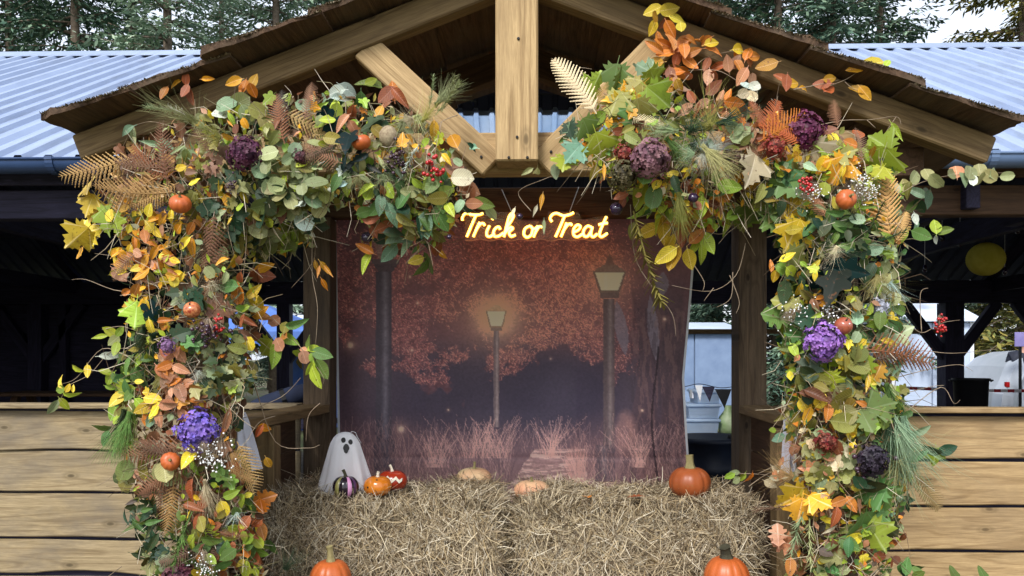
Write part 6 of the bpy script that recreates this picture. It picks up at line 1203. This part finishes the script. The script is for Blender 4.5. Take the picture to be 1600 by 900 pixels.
def tree(px_, d, v, sc, rot, label):
    p = at(px_, 560, d - 3); M = T(p.x, p.y, 0) @ Matrix.Rotation(rot, 4, 'Z') @ Matrix.Diagonal((sc, sc, sc, 1))
    t = link('conifer_tree', None, None, M, label, 'tree', 'conifers behind the shed')
    link('trunk', CV[v][0], t, M); link('crown', CV[v][1], t, M)
tree(15, 21, 0, 1.0, 0, 'dark spruce at the far left edge behind the shed roof')
tree(118, 19, 1, 1.0, 1, 'dark spruce second from the left above the left shed roof')
tree(205, 23, 0, 1.0, 2.2, 'tall dark spruce behind the pale conifer on the left')
tree(262, 18, 2, .95, 0, 'pale grey green conifer above the left end of the roof ridge')
tree(345, 27, 2, 1.1, 3, 'thin pale conifer against the sky left of the porch roof')
tree(430, 21, 2, 1.0, 4, 'pale conifer close behind the left slope of the porch roof')
tree(520, 24, 1, 1.1, 5, 'dark spruce mostly hidden by the upper left porch roof')
tree(-90, 22, 1, 1.05, 2, 'dark spruce just outside the left edge of the picture')
tree(1120, 23, 1, 1.05, .5, 'dark spruce just behind the right slope of the porch roof')
tree(1215, 20, 0, 1.0, 4, 'big dark spruce above the right slope of the porch roof')
tree(1300, 17, 1, .78, 2.6, 'shorter blue green spruce in front, right of the porch roof')
tree(1375, 23, 0, .98, 1.3, 'dark spruce at the edge of the bright gap of sky')
tree(1600, 19, 3, 1.0, .4, 'sunlit yellow green conifer at the right edge')
tree(1530, 30, 3, .62, 2.0, 'lower yellow green conifer seen through the right shed opening')
tree(1460, 34, 1, .55, 3.0, 'distant low spruce seen behind the white cabin')
tree(1085, 31, 0, .6, 3.0, 'distant spruce seen through the gap beside the backdrop')
tree(420, 34, 1, .5, 1.0, 'distant low spruce seen through the left shed opening')

# ------------------------------------------------------------------ things seen through the shed
def panel_cabin(px0, px1, d, ztop, depth, wallm, roofm, label, name, roofh, seam):
    a, b_ = at(px0, 560, d - 3), at(px1, 560, d - 3); w_ = b_.x - a.x
    t = thing(name, label, 'cabin', ((a.x + b_.x) / 2, a.y, 0)); n = max(1, round(w_ / seam))
    for i in range(n):
        x0, x1 = a.x + w_ * i / n + .01, a.x + w_ * (i + 1) / n - .01
        me = chbox(x1 - x0, .05, ztop, .008); me.materials.append(wallm); link('wall_panel', me, t, T(x0, a.y, ztop / 2))
    g = MB(); g.box(a.x + .02, b_.x - .02, a.y + .03, a.y + depth, 0.02, ztop - .02); link('shell', g.mesh('shell', wallm), t)
    g = MB(); x0, x1, y0, y1 = a.x - .12, b_.x + .12, a.y - .15, a.y + depth + .15
    g.add([(x0, y0, ztop + .02), (x1, y0, ztop + .02), (x1, y1, ztop + .02), (x0, y1, ztop + .02), (x0, (y0+y1)/2, ztop + roofh), (x1, (y0+y1)/2, ztop + roofh), (x0, y0, ztop + .08), (x1, y0, ztop + .08), (x1, y1, ztop + .08), (x0, y1, ztop + .08)],
          [(0, 3, 2, 1), (0, 1, 7, 6), (2, 3, 9, 8), (6, 7, 5, 4), (8, 9, 4, 5), (0, 6, 4, 9, 3), (1, 2, 8, 5, 7)]); link('roof', g.mesh('roof', roofm), t)
    for x in (a.x + .0, b_.x):
        g = MB(); g.box(x - .035, x + .035, a.y - .045, a.y - .028, 0, ztop); link('corner_trim', g.mesh('corner_trim', M_white), t)
    return t
M_cab = noisy('pale_cabin_panel', lin((176, 190, 214)), lin((194, 206, 226)), scale=2, rough=.5)
M_cabr = noisy('pale_roof', lin((196, 208, 226)), lin((214, 222, 236)), scale=2, rough=.5)
M_blue = noisy('blue_grey_panel', lin((104, 124, 156)), lin((124, 144, 174)), scale=3, rough=.6)
M_tent = noisy('blue_tarpaulin', lin((62, 92, 160)), lin((92, 124, 190)), scale=2, rough=.5)
panel_cabin(1395, 1517, 15.5, 2.03, 3.5, M_cab, M_cabr, 'pale blue white cabin behind the right shed opening', 'site_cabin', .75, .75)
panel_cabin(1020, 1150, 16.5, 1.85, 3, M_blue, M_cab, 'blue grey panel cabin seen beside the backdrop', 'site_cabin', .30, .9)
panel_cabin(440, 520, 15.0, 1.75, 3, M_tent, M_cabr, 'blue panelled cabin seen through the left opening', 'site_cabin', .5, .7)
beam('back_rail', at(1045, 518, 7.9), at(1470, 518, 7.9), .05, .065, M_rafter, shed)
# blue gazebo
a = at(405, 560, 11); t = thing('gazebo', 'blue canopy gazebo seen through the left shed opening', 'gazebo', (a.x, a.y, 0)); ax_, ay_ = a.x, a.y
g = MB(); e = 1.25; g.add([(ax_-e, ay_-e, 1.78), (ax_+e, ay_-e, 1.78), (ax_+e, ay_+e, 1.78), (ax_-e, ay_+e, 1.78), (ax_, ay_, 2.35), (ax_-e, ay_-e, 1.55), (ax_+e, ay_-e, 1.55), (ax_+e, ay_+e, 1.55), (ax_-e, ay_+e, 1.55)], [(0,1,4),(1,2,4),(2,3,4),(3,0,4),(0,5,6,1),(1,6,7,2),(2,7,8,3),(3,8,5,0)])
link('canopy', g.mesh('canopy', M_tent), t)
for sx in (-1, 1):
    for sy in (-1, 1): beam('pole', (ax_ + sx * 1.2, ay_ + sy * 1.2, 0), (ax_ + sx * 1.2, ay_ + sy * 1.2, 1.78), .03, .03, M_white, t)
# silver car, rear end in view
def car(px_, d):
    p = at(px_, 560, d - 3); M = T(p.x, p.y, 0)
    t = link('parked_car', None, None, M, 'silver rounded hatchback parked beyond the right shed opening', 'car')
    prof = [(0, .35), (-.03, .55), (0, .80), (.10, .98), (.22, 1.22), (.36, 1.38), (.60, 1.46), (1.2, 1.50), (1.8, 1.46), (2.2, 1.34), (2.75, 1.02), (3.4, .92), (3.75, .78), (3.85, .55), (3.8, .30), (3.4, .22), (.4, .22)]
    b = MB(); n = len(prof); secs = [(-.84, .9, .90), (-.80, .98, .97), (-.6, 1, 1), (0, 1, 1.01), (.6, 1, 1), (.80, .98, .97), (.84, .9, .90)]
    for (y, sx, sz) in secs:
        for (x, z) in prof:
            inn = max(0, (z - .9) / .6); yy = y * (1 - .20 * inn); b.v.append((1.9 + (x - 1.9) * sx, yy, .2 + (z - .2) * sz))
    m = len(secs)
    for i in range(m - 1):
        for k in range(n): k2 = (k + 1) % n; b.f.append((i*n+k, i*n+k2, (i+1)*n+k2, (i+1)*n+k))
    b.f.append(tuple(range(n - 1, -1, -1))); b.f.append(tuple((m-1)*n + k for k in range(n))); b.m = [0] * len(b.f)
    link('body', b.mesh('body', M_silver, False), t, M)
    g = MB(); g.add([(.62, -.745, .99), (2.45, -.76, 1.0), (1.95, -.70, 1.36), (1.2, -.68, 1.42), (.72, -.69, 1.36), (.50, -.72, 1.18)], [(0, 1, 2, 3, 4, 5)]); link('side_window', g.mesh('side_window', M_win), t, M)
    g = MB(); pts = [Vector((.50 + .0, -.85, .45)), Vector((.42, -.84, .8)), Vector((.46, -.80, 1.08)), Vector((.60, -.76, 1.26)), Vector((.80, -.72, 1.38)), Vector((1.1, -.70, 1.43))]; g.tube(smooth(pts), .012, 5); link('pillar_seam', g.mesh('pillar_seam', M_black), t, M)
    g = MB(); g.box(.10, .15, -.80, -.74, .90, .98); link('tail_light', g.mesh('tail_light', noisy('red_lens', lin((150, 20, 24)), lin((180, 30, 32)), rough=.2)), t, M)
    for x in (.75, 3.05):
        for y in (-.86, .70):
            g = MB(); g.lathe([(.10, 0), (.31, 0), (.33, .03), (.33, .15), (.31, .18), (.1, .18)], 24); wo = link('wheel', g.mesh('wheel', M_black, True), t, M @ T(x, y + .17, .33) @ Matrix.Rotation(R(90), 4, 'X'))
            g = MB(); g.lathe([(.001, .165), (.20, .165), (.21, .15)], 20); link('hub', g.mesh('hub', M_silver, True), wo, M @ T(x, y + .17, .33) @ Matrix.Rotation(R(90), 4, 'X') @ T(0, 0, .012))
M_silver = noisy('silver_paint', lin((168, 176, 186)), lin((186, 192, 202)), scale=2, rough=.25, spec=.6, metal=.2)
M_win = noisy('car_glass', lin((90, 104, 120)), lin((120, 134, 150)), scale=2, rough=.1, spec=.8)
car(1519, 13.6)
# black tub on the sill line
p = at(1517, 632, 5.2); g = MB(); zb = 0.03; k = 1 / ppm(5.2); zt = at(1517, 591, 5.2).z
t = thing('plastic_tub', 'black plastic tub standing inside the right shed opening', 'tub', (p.x, 5.2, 1.0 * 0 + .03))
g.lathe([(.001, .02), (18 * k, .0), (20 * k, .3), (24.5 * k, zt - .06), (27 * k, zt - .05), (27 * k, zt - .03), (24 * k, zt - .03), (19 * k, .05), (.001, .04)], 28); link('body', g.mesh('body', M_black, True), t, T(p.x, 5.2, .03))
for s in (-1, 1):
    g = MB(); g.tube([(s * 26 * k, -.05, zt - .06), (s * 31 * k, -.03, zt - .05), (s * 31 * k, .03, zt - .05), (s * 26 * k, .05, zt - .06)], .008, 6)
    link('handle', g.mesh('handle', M_black, True), t, T(p.x, 5.2, .03))
# dark barrel behind the right bale
p = at(1118, 700, 2.5); zt = at(1118, 682, 2.5).z; t = thing('barrel', 'dark blue plastic barrel behind the right end of the backdrop', 'barrel', (p.x, 2.5, .03)); g = MB()
g.lathe([(.001, 0), (.24, 0), (.26, .04), (.27, zt * .3), (.285, zt * .33), (.27, zt * .36), (.27, zt * .68), (.285, zt * .71), (.27, zt * .74), (.26, zt - .08), (.275, zt - .06), (.275, zt - .03), (.25, zt - .03), (.001, zt - .035)], 32)
link('body', g.mesh('body', noisy('dark_blue_plastic', lin((20, 26, 38)), lin((30, 38, 54)), rough=.45), True), t, T(p.x, 2.5, .03))
g = MB(); g.lathe([(.001, .02), (.04, .02), (.045, 0)], 14); link('bung', g.mesh('bung', M_black, True), t, T(p.x + .1, 2.4, zt))
# translucent storage boxes on a trestle table
YT = 4.2; a = at(1100, 678, YT); zt = a.z; M_box = noisy('frosted_plastic', lin((176, 200, 226)), lin((206, 222, 240)), scale=5, rough=.3, trans=.5)
t = thing('trestle_table', 'plain trestle table under the plastic storage boxes', 'table', (a.x + .1, YT, .03))
beam('table_top', (a.x - .5, YT, zt - .02), (a.x + .55, YT, zt - .02), .6, .03, M_brown, t)
for sx in (-.42, .46):
    for sy in (-.25, .25): beam('leg', (a.x + sx, YT + sy, .03), (a.x + sx * .95, YT + sy * .9, zt - .035), .04, .04, M_brown, t)
def storage(x, z, w_, h_, label):
    t = thing('storage_box', label, 'storage box', (x, YT, z), 'plastic storage boxes'); b = MB(); w2 = w_ / 2
    b.add([(-w2*.9, -.17, 0), (w2*.9, -.17, 0), (w2*.9, .17, 0), (-w2*.9, .17, 0), (-w2, -.19, h_), (w2, -.19, h_), (w2, .19, h_), (-w2, .19, h_)], [(0,3,2,1),(0,1,5,4),(1,2,6,5),(2,3,7,6),(3,0,4,7)]); link('tub', b.mesh('tub', M_box), t, T(x, YT, z))
    me = chbox(w_ + .03, .41, .025, .006); me.materials.append(M_box); link('lid', me, t, T(x - w2 - .015, YT, z + h_ + .014))
    for s in (-1, 1):
        g = MB(); g.box(s * (w2 + .008) - .008, s * (w2 + .008) + .008, -.05, .05, h_ - .05, h_ + .02); link('clip', g.mesh('clip', M_white), t, T(x, YT, z))
storage(a.x - .06, zt, .30, .12, 'lowest translucent storage box of the stack by the window')
storage(a.x - .04, zt + .15, .27, .10, 'middle translucent storage box of the stack by the window')
storage(a.x + .0, zt + .28, .20, .09, 'small translucent storage box on top of the stack')
g = MB(); g.lathe([(.001, 0), (.07, 0), (.09, .10), (.075, .16), (.03, .22), (.03, .26), (.001, .26)], 18); q = at(1133, 678, YT)
link('jug', g.mesh('jug', noisy('pale_green_plastic', lin((150, 180, 120)), lin((206, 220, 180)), scale=8, rough=.4), True), None, T(q.x, YT - .1, zt), 'pale green jug beside the storage boxes', 'jug')
# bunting behind the gap
t = thing('bunting', 'dark pennant bunting strung across the gap beside the backdrop', 'bunting', at(1110, 610, 3.2)); st = [(1040, 612), (1075, 603), (1095, 600), (1130, 606), (1175, 598)]
g = MB(); g.tube(smooth([at(x, y, 3.2) for x, y in st]), .003, 5); link('string', g.mesh('string', M_black), t)
for (x, y, w_, h_, m_) in ((1060, 607, 22, 26, M_black), (1092, 602, 12, 26, M_white), (1107, 604, 20, 24, M_dark), (1130, 608, 26, 30, M_black), (1160, 602, 24, 28, M_dark)):
    g = MB(); p0, p1, p2 = at(x - w_ / 2, y, 3.2), at(x + w_ / 2, y, 3.2), at(x + 2, y + h_, 3.2); o_ = Vector((0, .003, 0))
    g.add([p0, p1, p2, p0 + o_, p1 + o_, p2 + o_], [(0, 2, 1), (3, 4, 5), (0, 1, 4, 3), (1, 2, 5, 4), (2, 0, 3, 5)]); link('pennant', g.mesh('pennant', m_), t)
# barrier tape
def tapemat():
    m, nt_, b_ = newmat('barrier_tape'); v = objcoord(nt_, (1, 1, 1), False); wv = nd(nt_, 'ShaderNodeTexWave', Scale=1.6); nt_.links.new(v, wv.inputs['Vector'])
    r_ = ramp(nt_, wv.outputs['Fac'], [(.48, lin((186, 40, 52))), (.52, lin((226, 224, 228)))]); nt_.links.new(r_.outputs[0], b_.inputs['Base Color']); return m
M_tape = tapemat()
t = thing('barrier_tape', 'red and white barrier tape strung beyond the right shed opening', 'tape', (at(1540, 620, 8.6).x, 8.6, 0))
for (ya, yb_) in ((602, 606), (631, 636)):
    g = MB(); n = 24
    for i in range(n + 1):
        x = 1380 + 360 * i / n; sag = 4 * math.sin(math.pi * i / n)
        for dz in (0, 5): g.v.append(tuple(at(x, ya + (yb_ - ya) * i / n + sag + dz, 8.6) + Vector((0, .01 * math.sin(i), 0))))
    g.f = [(2*i, 2*i+2, 2*i+3, 2*i+1) for i in range(n)]; g.m = [0] * n; link('tape', g.mesh('tape', M_tape), t)
for x in (1385, 1735): beam('stake', (at(x, 600, 8.62).x, 8.62, 0), (at(x, 600, 8.62).x, 8.62, 1.12), .03, .03, M_brown, t)
# lilac sign on a pole
p = at(1594, 560, 9.5); t = thing('pole_sign', 'lilac sign on a thin dark pole at the right edge', 'sign', (p.x, 9.5, 0))
beam('pole', (p.x, 9.5, 0), (p.x, 9.5, 1.72), .035, .035, M_black, t); beam('sign_board', (p.x - .10, 9.47, 1.64), (p.x + .16, 9.47, 1.64), .02, .22, noisy('lilac_board', lin((124, 116, 170)), lin((140, 132, 186))), t)
# yellow paper lantern
p = at(1540, 405, 3.2); k = 27.5 / ppm(3.2); t = thing('paper_lantern', 'round yellow paper lantern hanging inside the right shed opening', 'lantern', p)
g = MB(); n = 40
for i in range(n + 1):
    a = math.pi * (.06 + .88 * i / n); rr = math.sin(a) * (1 - .018 * (i % 2)); 
    for q in range(32): g.v.append((rr * math.cos(q * math.pi / 16), rr * math.sin(q * math.pi / 16), -math.cos(a) * .93))
g.f = [(i*32+q, i*32+(q+1) % 32, (i+1)*32+(q+1) % 32, (i+1)*32+q) for i in range(n) for q in range(32)]; g.m = [0] * len(g.f)
link('shade', g.mesh('shade', noisy('yellow_paper', lin((196, 184, 70)), lin((212, 200, 90)), scale=3, rough=.8, trans=.4), True), t, T(p) @ Matrix.Scale(k, 4))
g = MB(); g.tube([p + Vector((0, 0, k * .9)), p + Vector((0, 0, .9))], .003, 5); link('cord', g.mesh('cord', M_black), t)
g = MB(); g.tube([(.2 * math.cos(i * .3927), .2 * math.sin(i * .3927), .92) for i in range(17)], .02, 5); link('wire_ring', g.mesh('wire_ring', M_black), t, T(p) @ Matrix.Scale(k, 4))
# droplet lights on cords inside the right bay
for i, (x, y0, y1) in enumerate(((1472, 335, 372), (1500, 335, 380), (1570, 340, 424), (1590, 338, 360), (1445, 336, 420), (1402, 340, 420))):
    a, b_ = at(x, y0 - 30, 3.4), at(x, y1, 3.4); t = thing('hanging_ornament', ['first', 'second', 'third', 'fourth', 'fifth', 'sixth'][[2, 3, 4, 5, 1, 0][i]] + ' glass ornament from the left on a cord under the right shed roof', 'ornament', b_, 'glass ornaments under the right shed roof')
    g = MB(); g.tube([a, b_], .002, 4); link('cord', g.mesh('cord', M_white), t)
    g = MB(); g.lathe([(.001, -.03), (.016, -.02), (.02, 0), (.012, .02), (.004, .032)], 12); link('drop', g.mesh('drop', M_glass, True), t, T(b_))
# dark folded parasol on a table inside the left opening
a, b_ = at(385, 642, 2.0), at(500, 606, 2.15); t = thing('folded_parasol', 'dark navy folded parasol lying on a table inside the left opening', 'parasol', a); d_ = b_ - a
M_navy = noisy('navy_canvas', lin((22, 28, 46)), lin((36, 44, 66)), scale=6, rough=.9)
g = MB(); g.tube([a + d_ * q for q in (0, .1, .3, .6, .85, 1)], [.02, .05, .062, .066, .055, .03], 12); link('canopy', g.mesh('canopy', M_navy, True), t)
g = MB(); g.tube([a - d_ * .5, a + d_ * 1.15], .016, 8); link('pole', g.mesh('pole', M_brown), t); g = MB(); q = a + d_ * .5; g.tube([q - d_ * .03, q + d_ * .03], .070, 12); link('strap', g.mesh('strap', M_black), t)
zt = a.z - .065; t = thing('work_table', 'dark table inside the left shed opening under the folded parasol', 'table', (a.x, 2.1, .03)); beam('table_top', (a.x - .75, 2.1, zt - .02), (a.x + .5, 2.1, zt - .02), .5, .035, M_dark, t)
for sx in (-.7, .45):
    for sy in (-.2, .2): beam('leg', (a.x + sx, 2.1 + sy, .03), (a.x + sx, 2.1 + sy, zt - .04), .05, .05, M_dark, t)
# dim furniture in the left bay: picnic benches
def bench(px_, Y, label, tip):
    p = at(px_, 600, Y); t = thing('picnic_bench', label, 'bench', (p.x, Y, .03), 'benches stored in the left bay')
    for k in range(4): beam('slat', (p.x - .8, Y - .27 + k * .18, .96), (p.x + .8, Y - .27 + k * .18, .96), .15, .035, M_brown, t)
    for s in (-1, 1):
        for q in (-1, 1): beam('leg', (p.x + s * .6, Y + q * .55, .03), (p.x + s * .6, Y + q * .12, .94), .06, .08, M_brown, t)
        beam('seat', (p.x - .8, Y + s * .62, .5), (p.x + .8, Y + s * .62, .5), .22, .035, M_brown, t)
bench(30, 3.4, 'nearer dark picnic bench inside the left shed bay', 0); bench(120, 5.8, 'farther dark picnic bench near the back wall of the left bay', 0)
# person at the right edge
def person(px_, d):
    p = at(px_, 560, d - 3); M = T(p.x, p.y, 0) @ Matrix.Rotation(R(-35), 4, 'Z')
    t = link('person', None, None, M, 'person in dark padded jacket and jeans standing at the right edge', 'person')
    def skin(name, verts, edges, rad, mat, sub=2):
        me = bpy.data.meshes.new(name); me.from_pydata(verts, edges, []); me.materials.append(mat); o = link(name, me, t, M)
        sm = o.modifiers.new('skin', 'SKIN'); sm.use_smooth_shade = True
        for i, r_ in enumerate(rad): me.skin_vertices[0].data[i].radius = r_ if isinstance(r_, tuple) else (r_, r_)
        me.skin_vertices[0].data[0].use_root = True; ss = o.modifiers.new('sub', 'SUBSURF'); ss.levels = sub; ss.render_levels = sub
        return o
    V = [(0, 0, .95), (0, 0, 1.15), (0, -.01, 1.38), (0, -.01, 1.48), (0, -.03, 1.58), (0, -.03, 1.70), (.19, 0, 1.40), (.25, .01, 1.12), (.24, -.10, .88), (-.19, 0, 1.40), (-.25, .01, 1.12), (-.24, -.10, .88), (.10, 0, .88), (.11, -.02, .50), (.11, .02, .10), (.12, -.14, .04), (-.10, 0, .88), (-.11, .0, .50), (-.11, .03, .10), (-.12, -.13, .04)]
    E = [(0,1),(1,2),(2,3),(3,4),(4,5),(2,6),(6,7),(7,8),(2,9),(9,10),(10,11),(0,12),(12,13),(13,14),(14,15),(0,16),(16,17),(17,18),(18,19)]
    RD = [.14, .13, .15, .055, .075, .07, .06, .045, .032, .06, .045, .032, .085, .06, .045, .035, .085, .06, .045, .035]
    M_skin = noisy('skin', lin((196, 150, 128)), lin((208, 164, 142)), scale=6, rough=.6)
    body = skin('body', V, E, RD, M_skin)
    M_jkt = noisy('dark_padded_fabric', lin((26, 30, 42)), lin((44, 48, 62)), scale=18, rough=.7, bump=.4); M_jean = noisy('denim', lin((40, 52, 80)), lin((58, 72, 104)), scale=30, rough=.9)
    skin('jacket', [(0, 0, .86), (0, 0, 1.15), (0, 0, 1.40), (0, -.01, 1.49), (.20, 0, 1.40), (.26, .01, 1.12), (.245, -.09, .92), (-.20, 0, 1.40), (-.26, .01, 1.12), (-.245, -.09, .92)], [(0,1),(1,2),(2,3),(2,4),(4,5),(5,6),(2,7),(7,8),(8,9)], [.19, .18, .18, .085, .085, .072, .055, .085, .072, .055], M_jkt)
    skin('trousers', [(0, 0, .95), (.10, 0, .86), (.11, -.02, .50), (.11, .02, .09), (-.10, 0, .86), (-.11, 0, .50), (-.11, .03, .09)], [(0,1),(1,2),(2,3),(0,4),(4,5),(5,6)], [.15, .10, .08, .07, .10, .08, .07], M_jean)
    for s in (1, -1): skin('shoe', [(s * .11, .06, .045), (s * .12, -.18, .04)], [(0, 1)], [.052, .045], M_black, 1)
    skin('hair', [(0, .02, 1.60), (0, .0, 1.72), (0, .045, 1.66), (0, .03, 1.52)], [(0, 1), (0, 2), (0, 3)], [.075, .075, .06, .05], noisy('brown_hair', lin((60, 42, 30)), lin((84, 60, 44)), scale=40, rough=.7))
    for s in (1, -1):
        g = MB(); g.lathe([(.001, .011), (.008, .008), (.011, 0), (.008, -.008), (.001, -.011)], 10); link('eye', g.mesh('eye', M_black, True), t, M @ T(s * .03, -.098, 1.645))
        H_ = Vector((s * .24, -.10, .86))
        vv = [tuple(H_), tuple(H_ + Vector((0, -.015, -.06)))]; ee = [(0, 1)]; rr_ = [.026, .03]
        for f_, (dx, ln__) in enumerate(((-.028, .065), (-.010, .078), (.010, .074), (.027, .058))):
            b0 = len(vv); vv += [tuple(H_ + Vector((dx * .9, -.018, -.085))), tuple(H_ + Vector((dx, -.03, -.085 - ln__ * .5))), tuple(H_ + Vector((dx, -.018, -.085 - ln__)))]; ee += [(1, b0), (b0, b0 + 1), (b0 + 1, b0 + 2)]; rr_ += [.010, .009, .008]
        b0 = len(vv); vv += [tuple(H_ + Vector((-s * .035, -.03, -.05))), tuple(H_ + Vector((-s * .045, -.045, -.09)))]; ee += [(0, b0), (b0, b0 + 1)]; rr_ += [.011, .009]
        skin('hand', vv, ee, rr_, M_skin, 1)
    g = MB(); g.add([(-.011, -.095, 1.60), (.011, -.095, 1.60), (0, -.125, 1.605), (0, -.10, 1.645)], [(0, 1, 2), (0, 2, 3), (1, 3, 2)]); link('nose', g.mesh('nose', M_skin), t, M)
    g = MB(); g.box(-.022, .022, -.106, -.085, 1.568, 1.576); link('mouth', g.mesh('mouth', noisy('lips', lin((150, 84, 80)), lin((160, 94, 88)))), t, M)
person(1604, 13.0)
# fallen leaves on the straw and weeds by the wall
for (x, y, Y, c_, lb, kd) in ((915, 795, .40, 'O', 'orange fallen leaf lying on the right straw bale near the middle', 'beech'), (980, 806, .38, 'R', 'rust brown fallen leaf on the front top edge of the right bale', 'oak'), (690, 772, .50, 'O', 'orange fallen leaf lying on the left straw bale', 'beech'), (703, 766, .58, 'R', 'rust fallen leaf at the back of the left straw bale', 'beech')):
    p = onbale(x, Y, BZ + .012); o = link('fallen_leaf', LM[kd][0], None, T(p) @ Matrix.Rotation(rnd.uniform(0, 6), 4, 'Z') @ Matrix.Rotation(.2, 4, 'X') @ Matrix.Scale(.075, 4), lb, 'leaf'); o.color = pal(c_)
for i, (x, lb) in enumerate(((1500, 'green weed sprouting at the foot of the right plank wall'), (1545, 'green weed at the foot of the plank wall nearest the right edge'))):
    p = at(x, 900, 1.25); t = thing('weed', lb, 'plant', (p.x, 1.25, 0), 'weeds by the plank wall')
    for k in range(9):
        a = k * 2.4; o = link('leaf', LM['beech'][k % 3], t, T(p.x, 1.25, .02 + .02 * k) @ Matrix.Rotation(a, 4, 'Z') @ Matrix.Rotation(.7, 4, 'X') @ Matrix.Scale(.10, 4)); o.color = pal('M')
    g = MB(); g.tube([(p.x, 1.25, 0), (p.x, 1.25, .2)], .003, 5); link('stem', g.mesh('stem', M_twig), t)
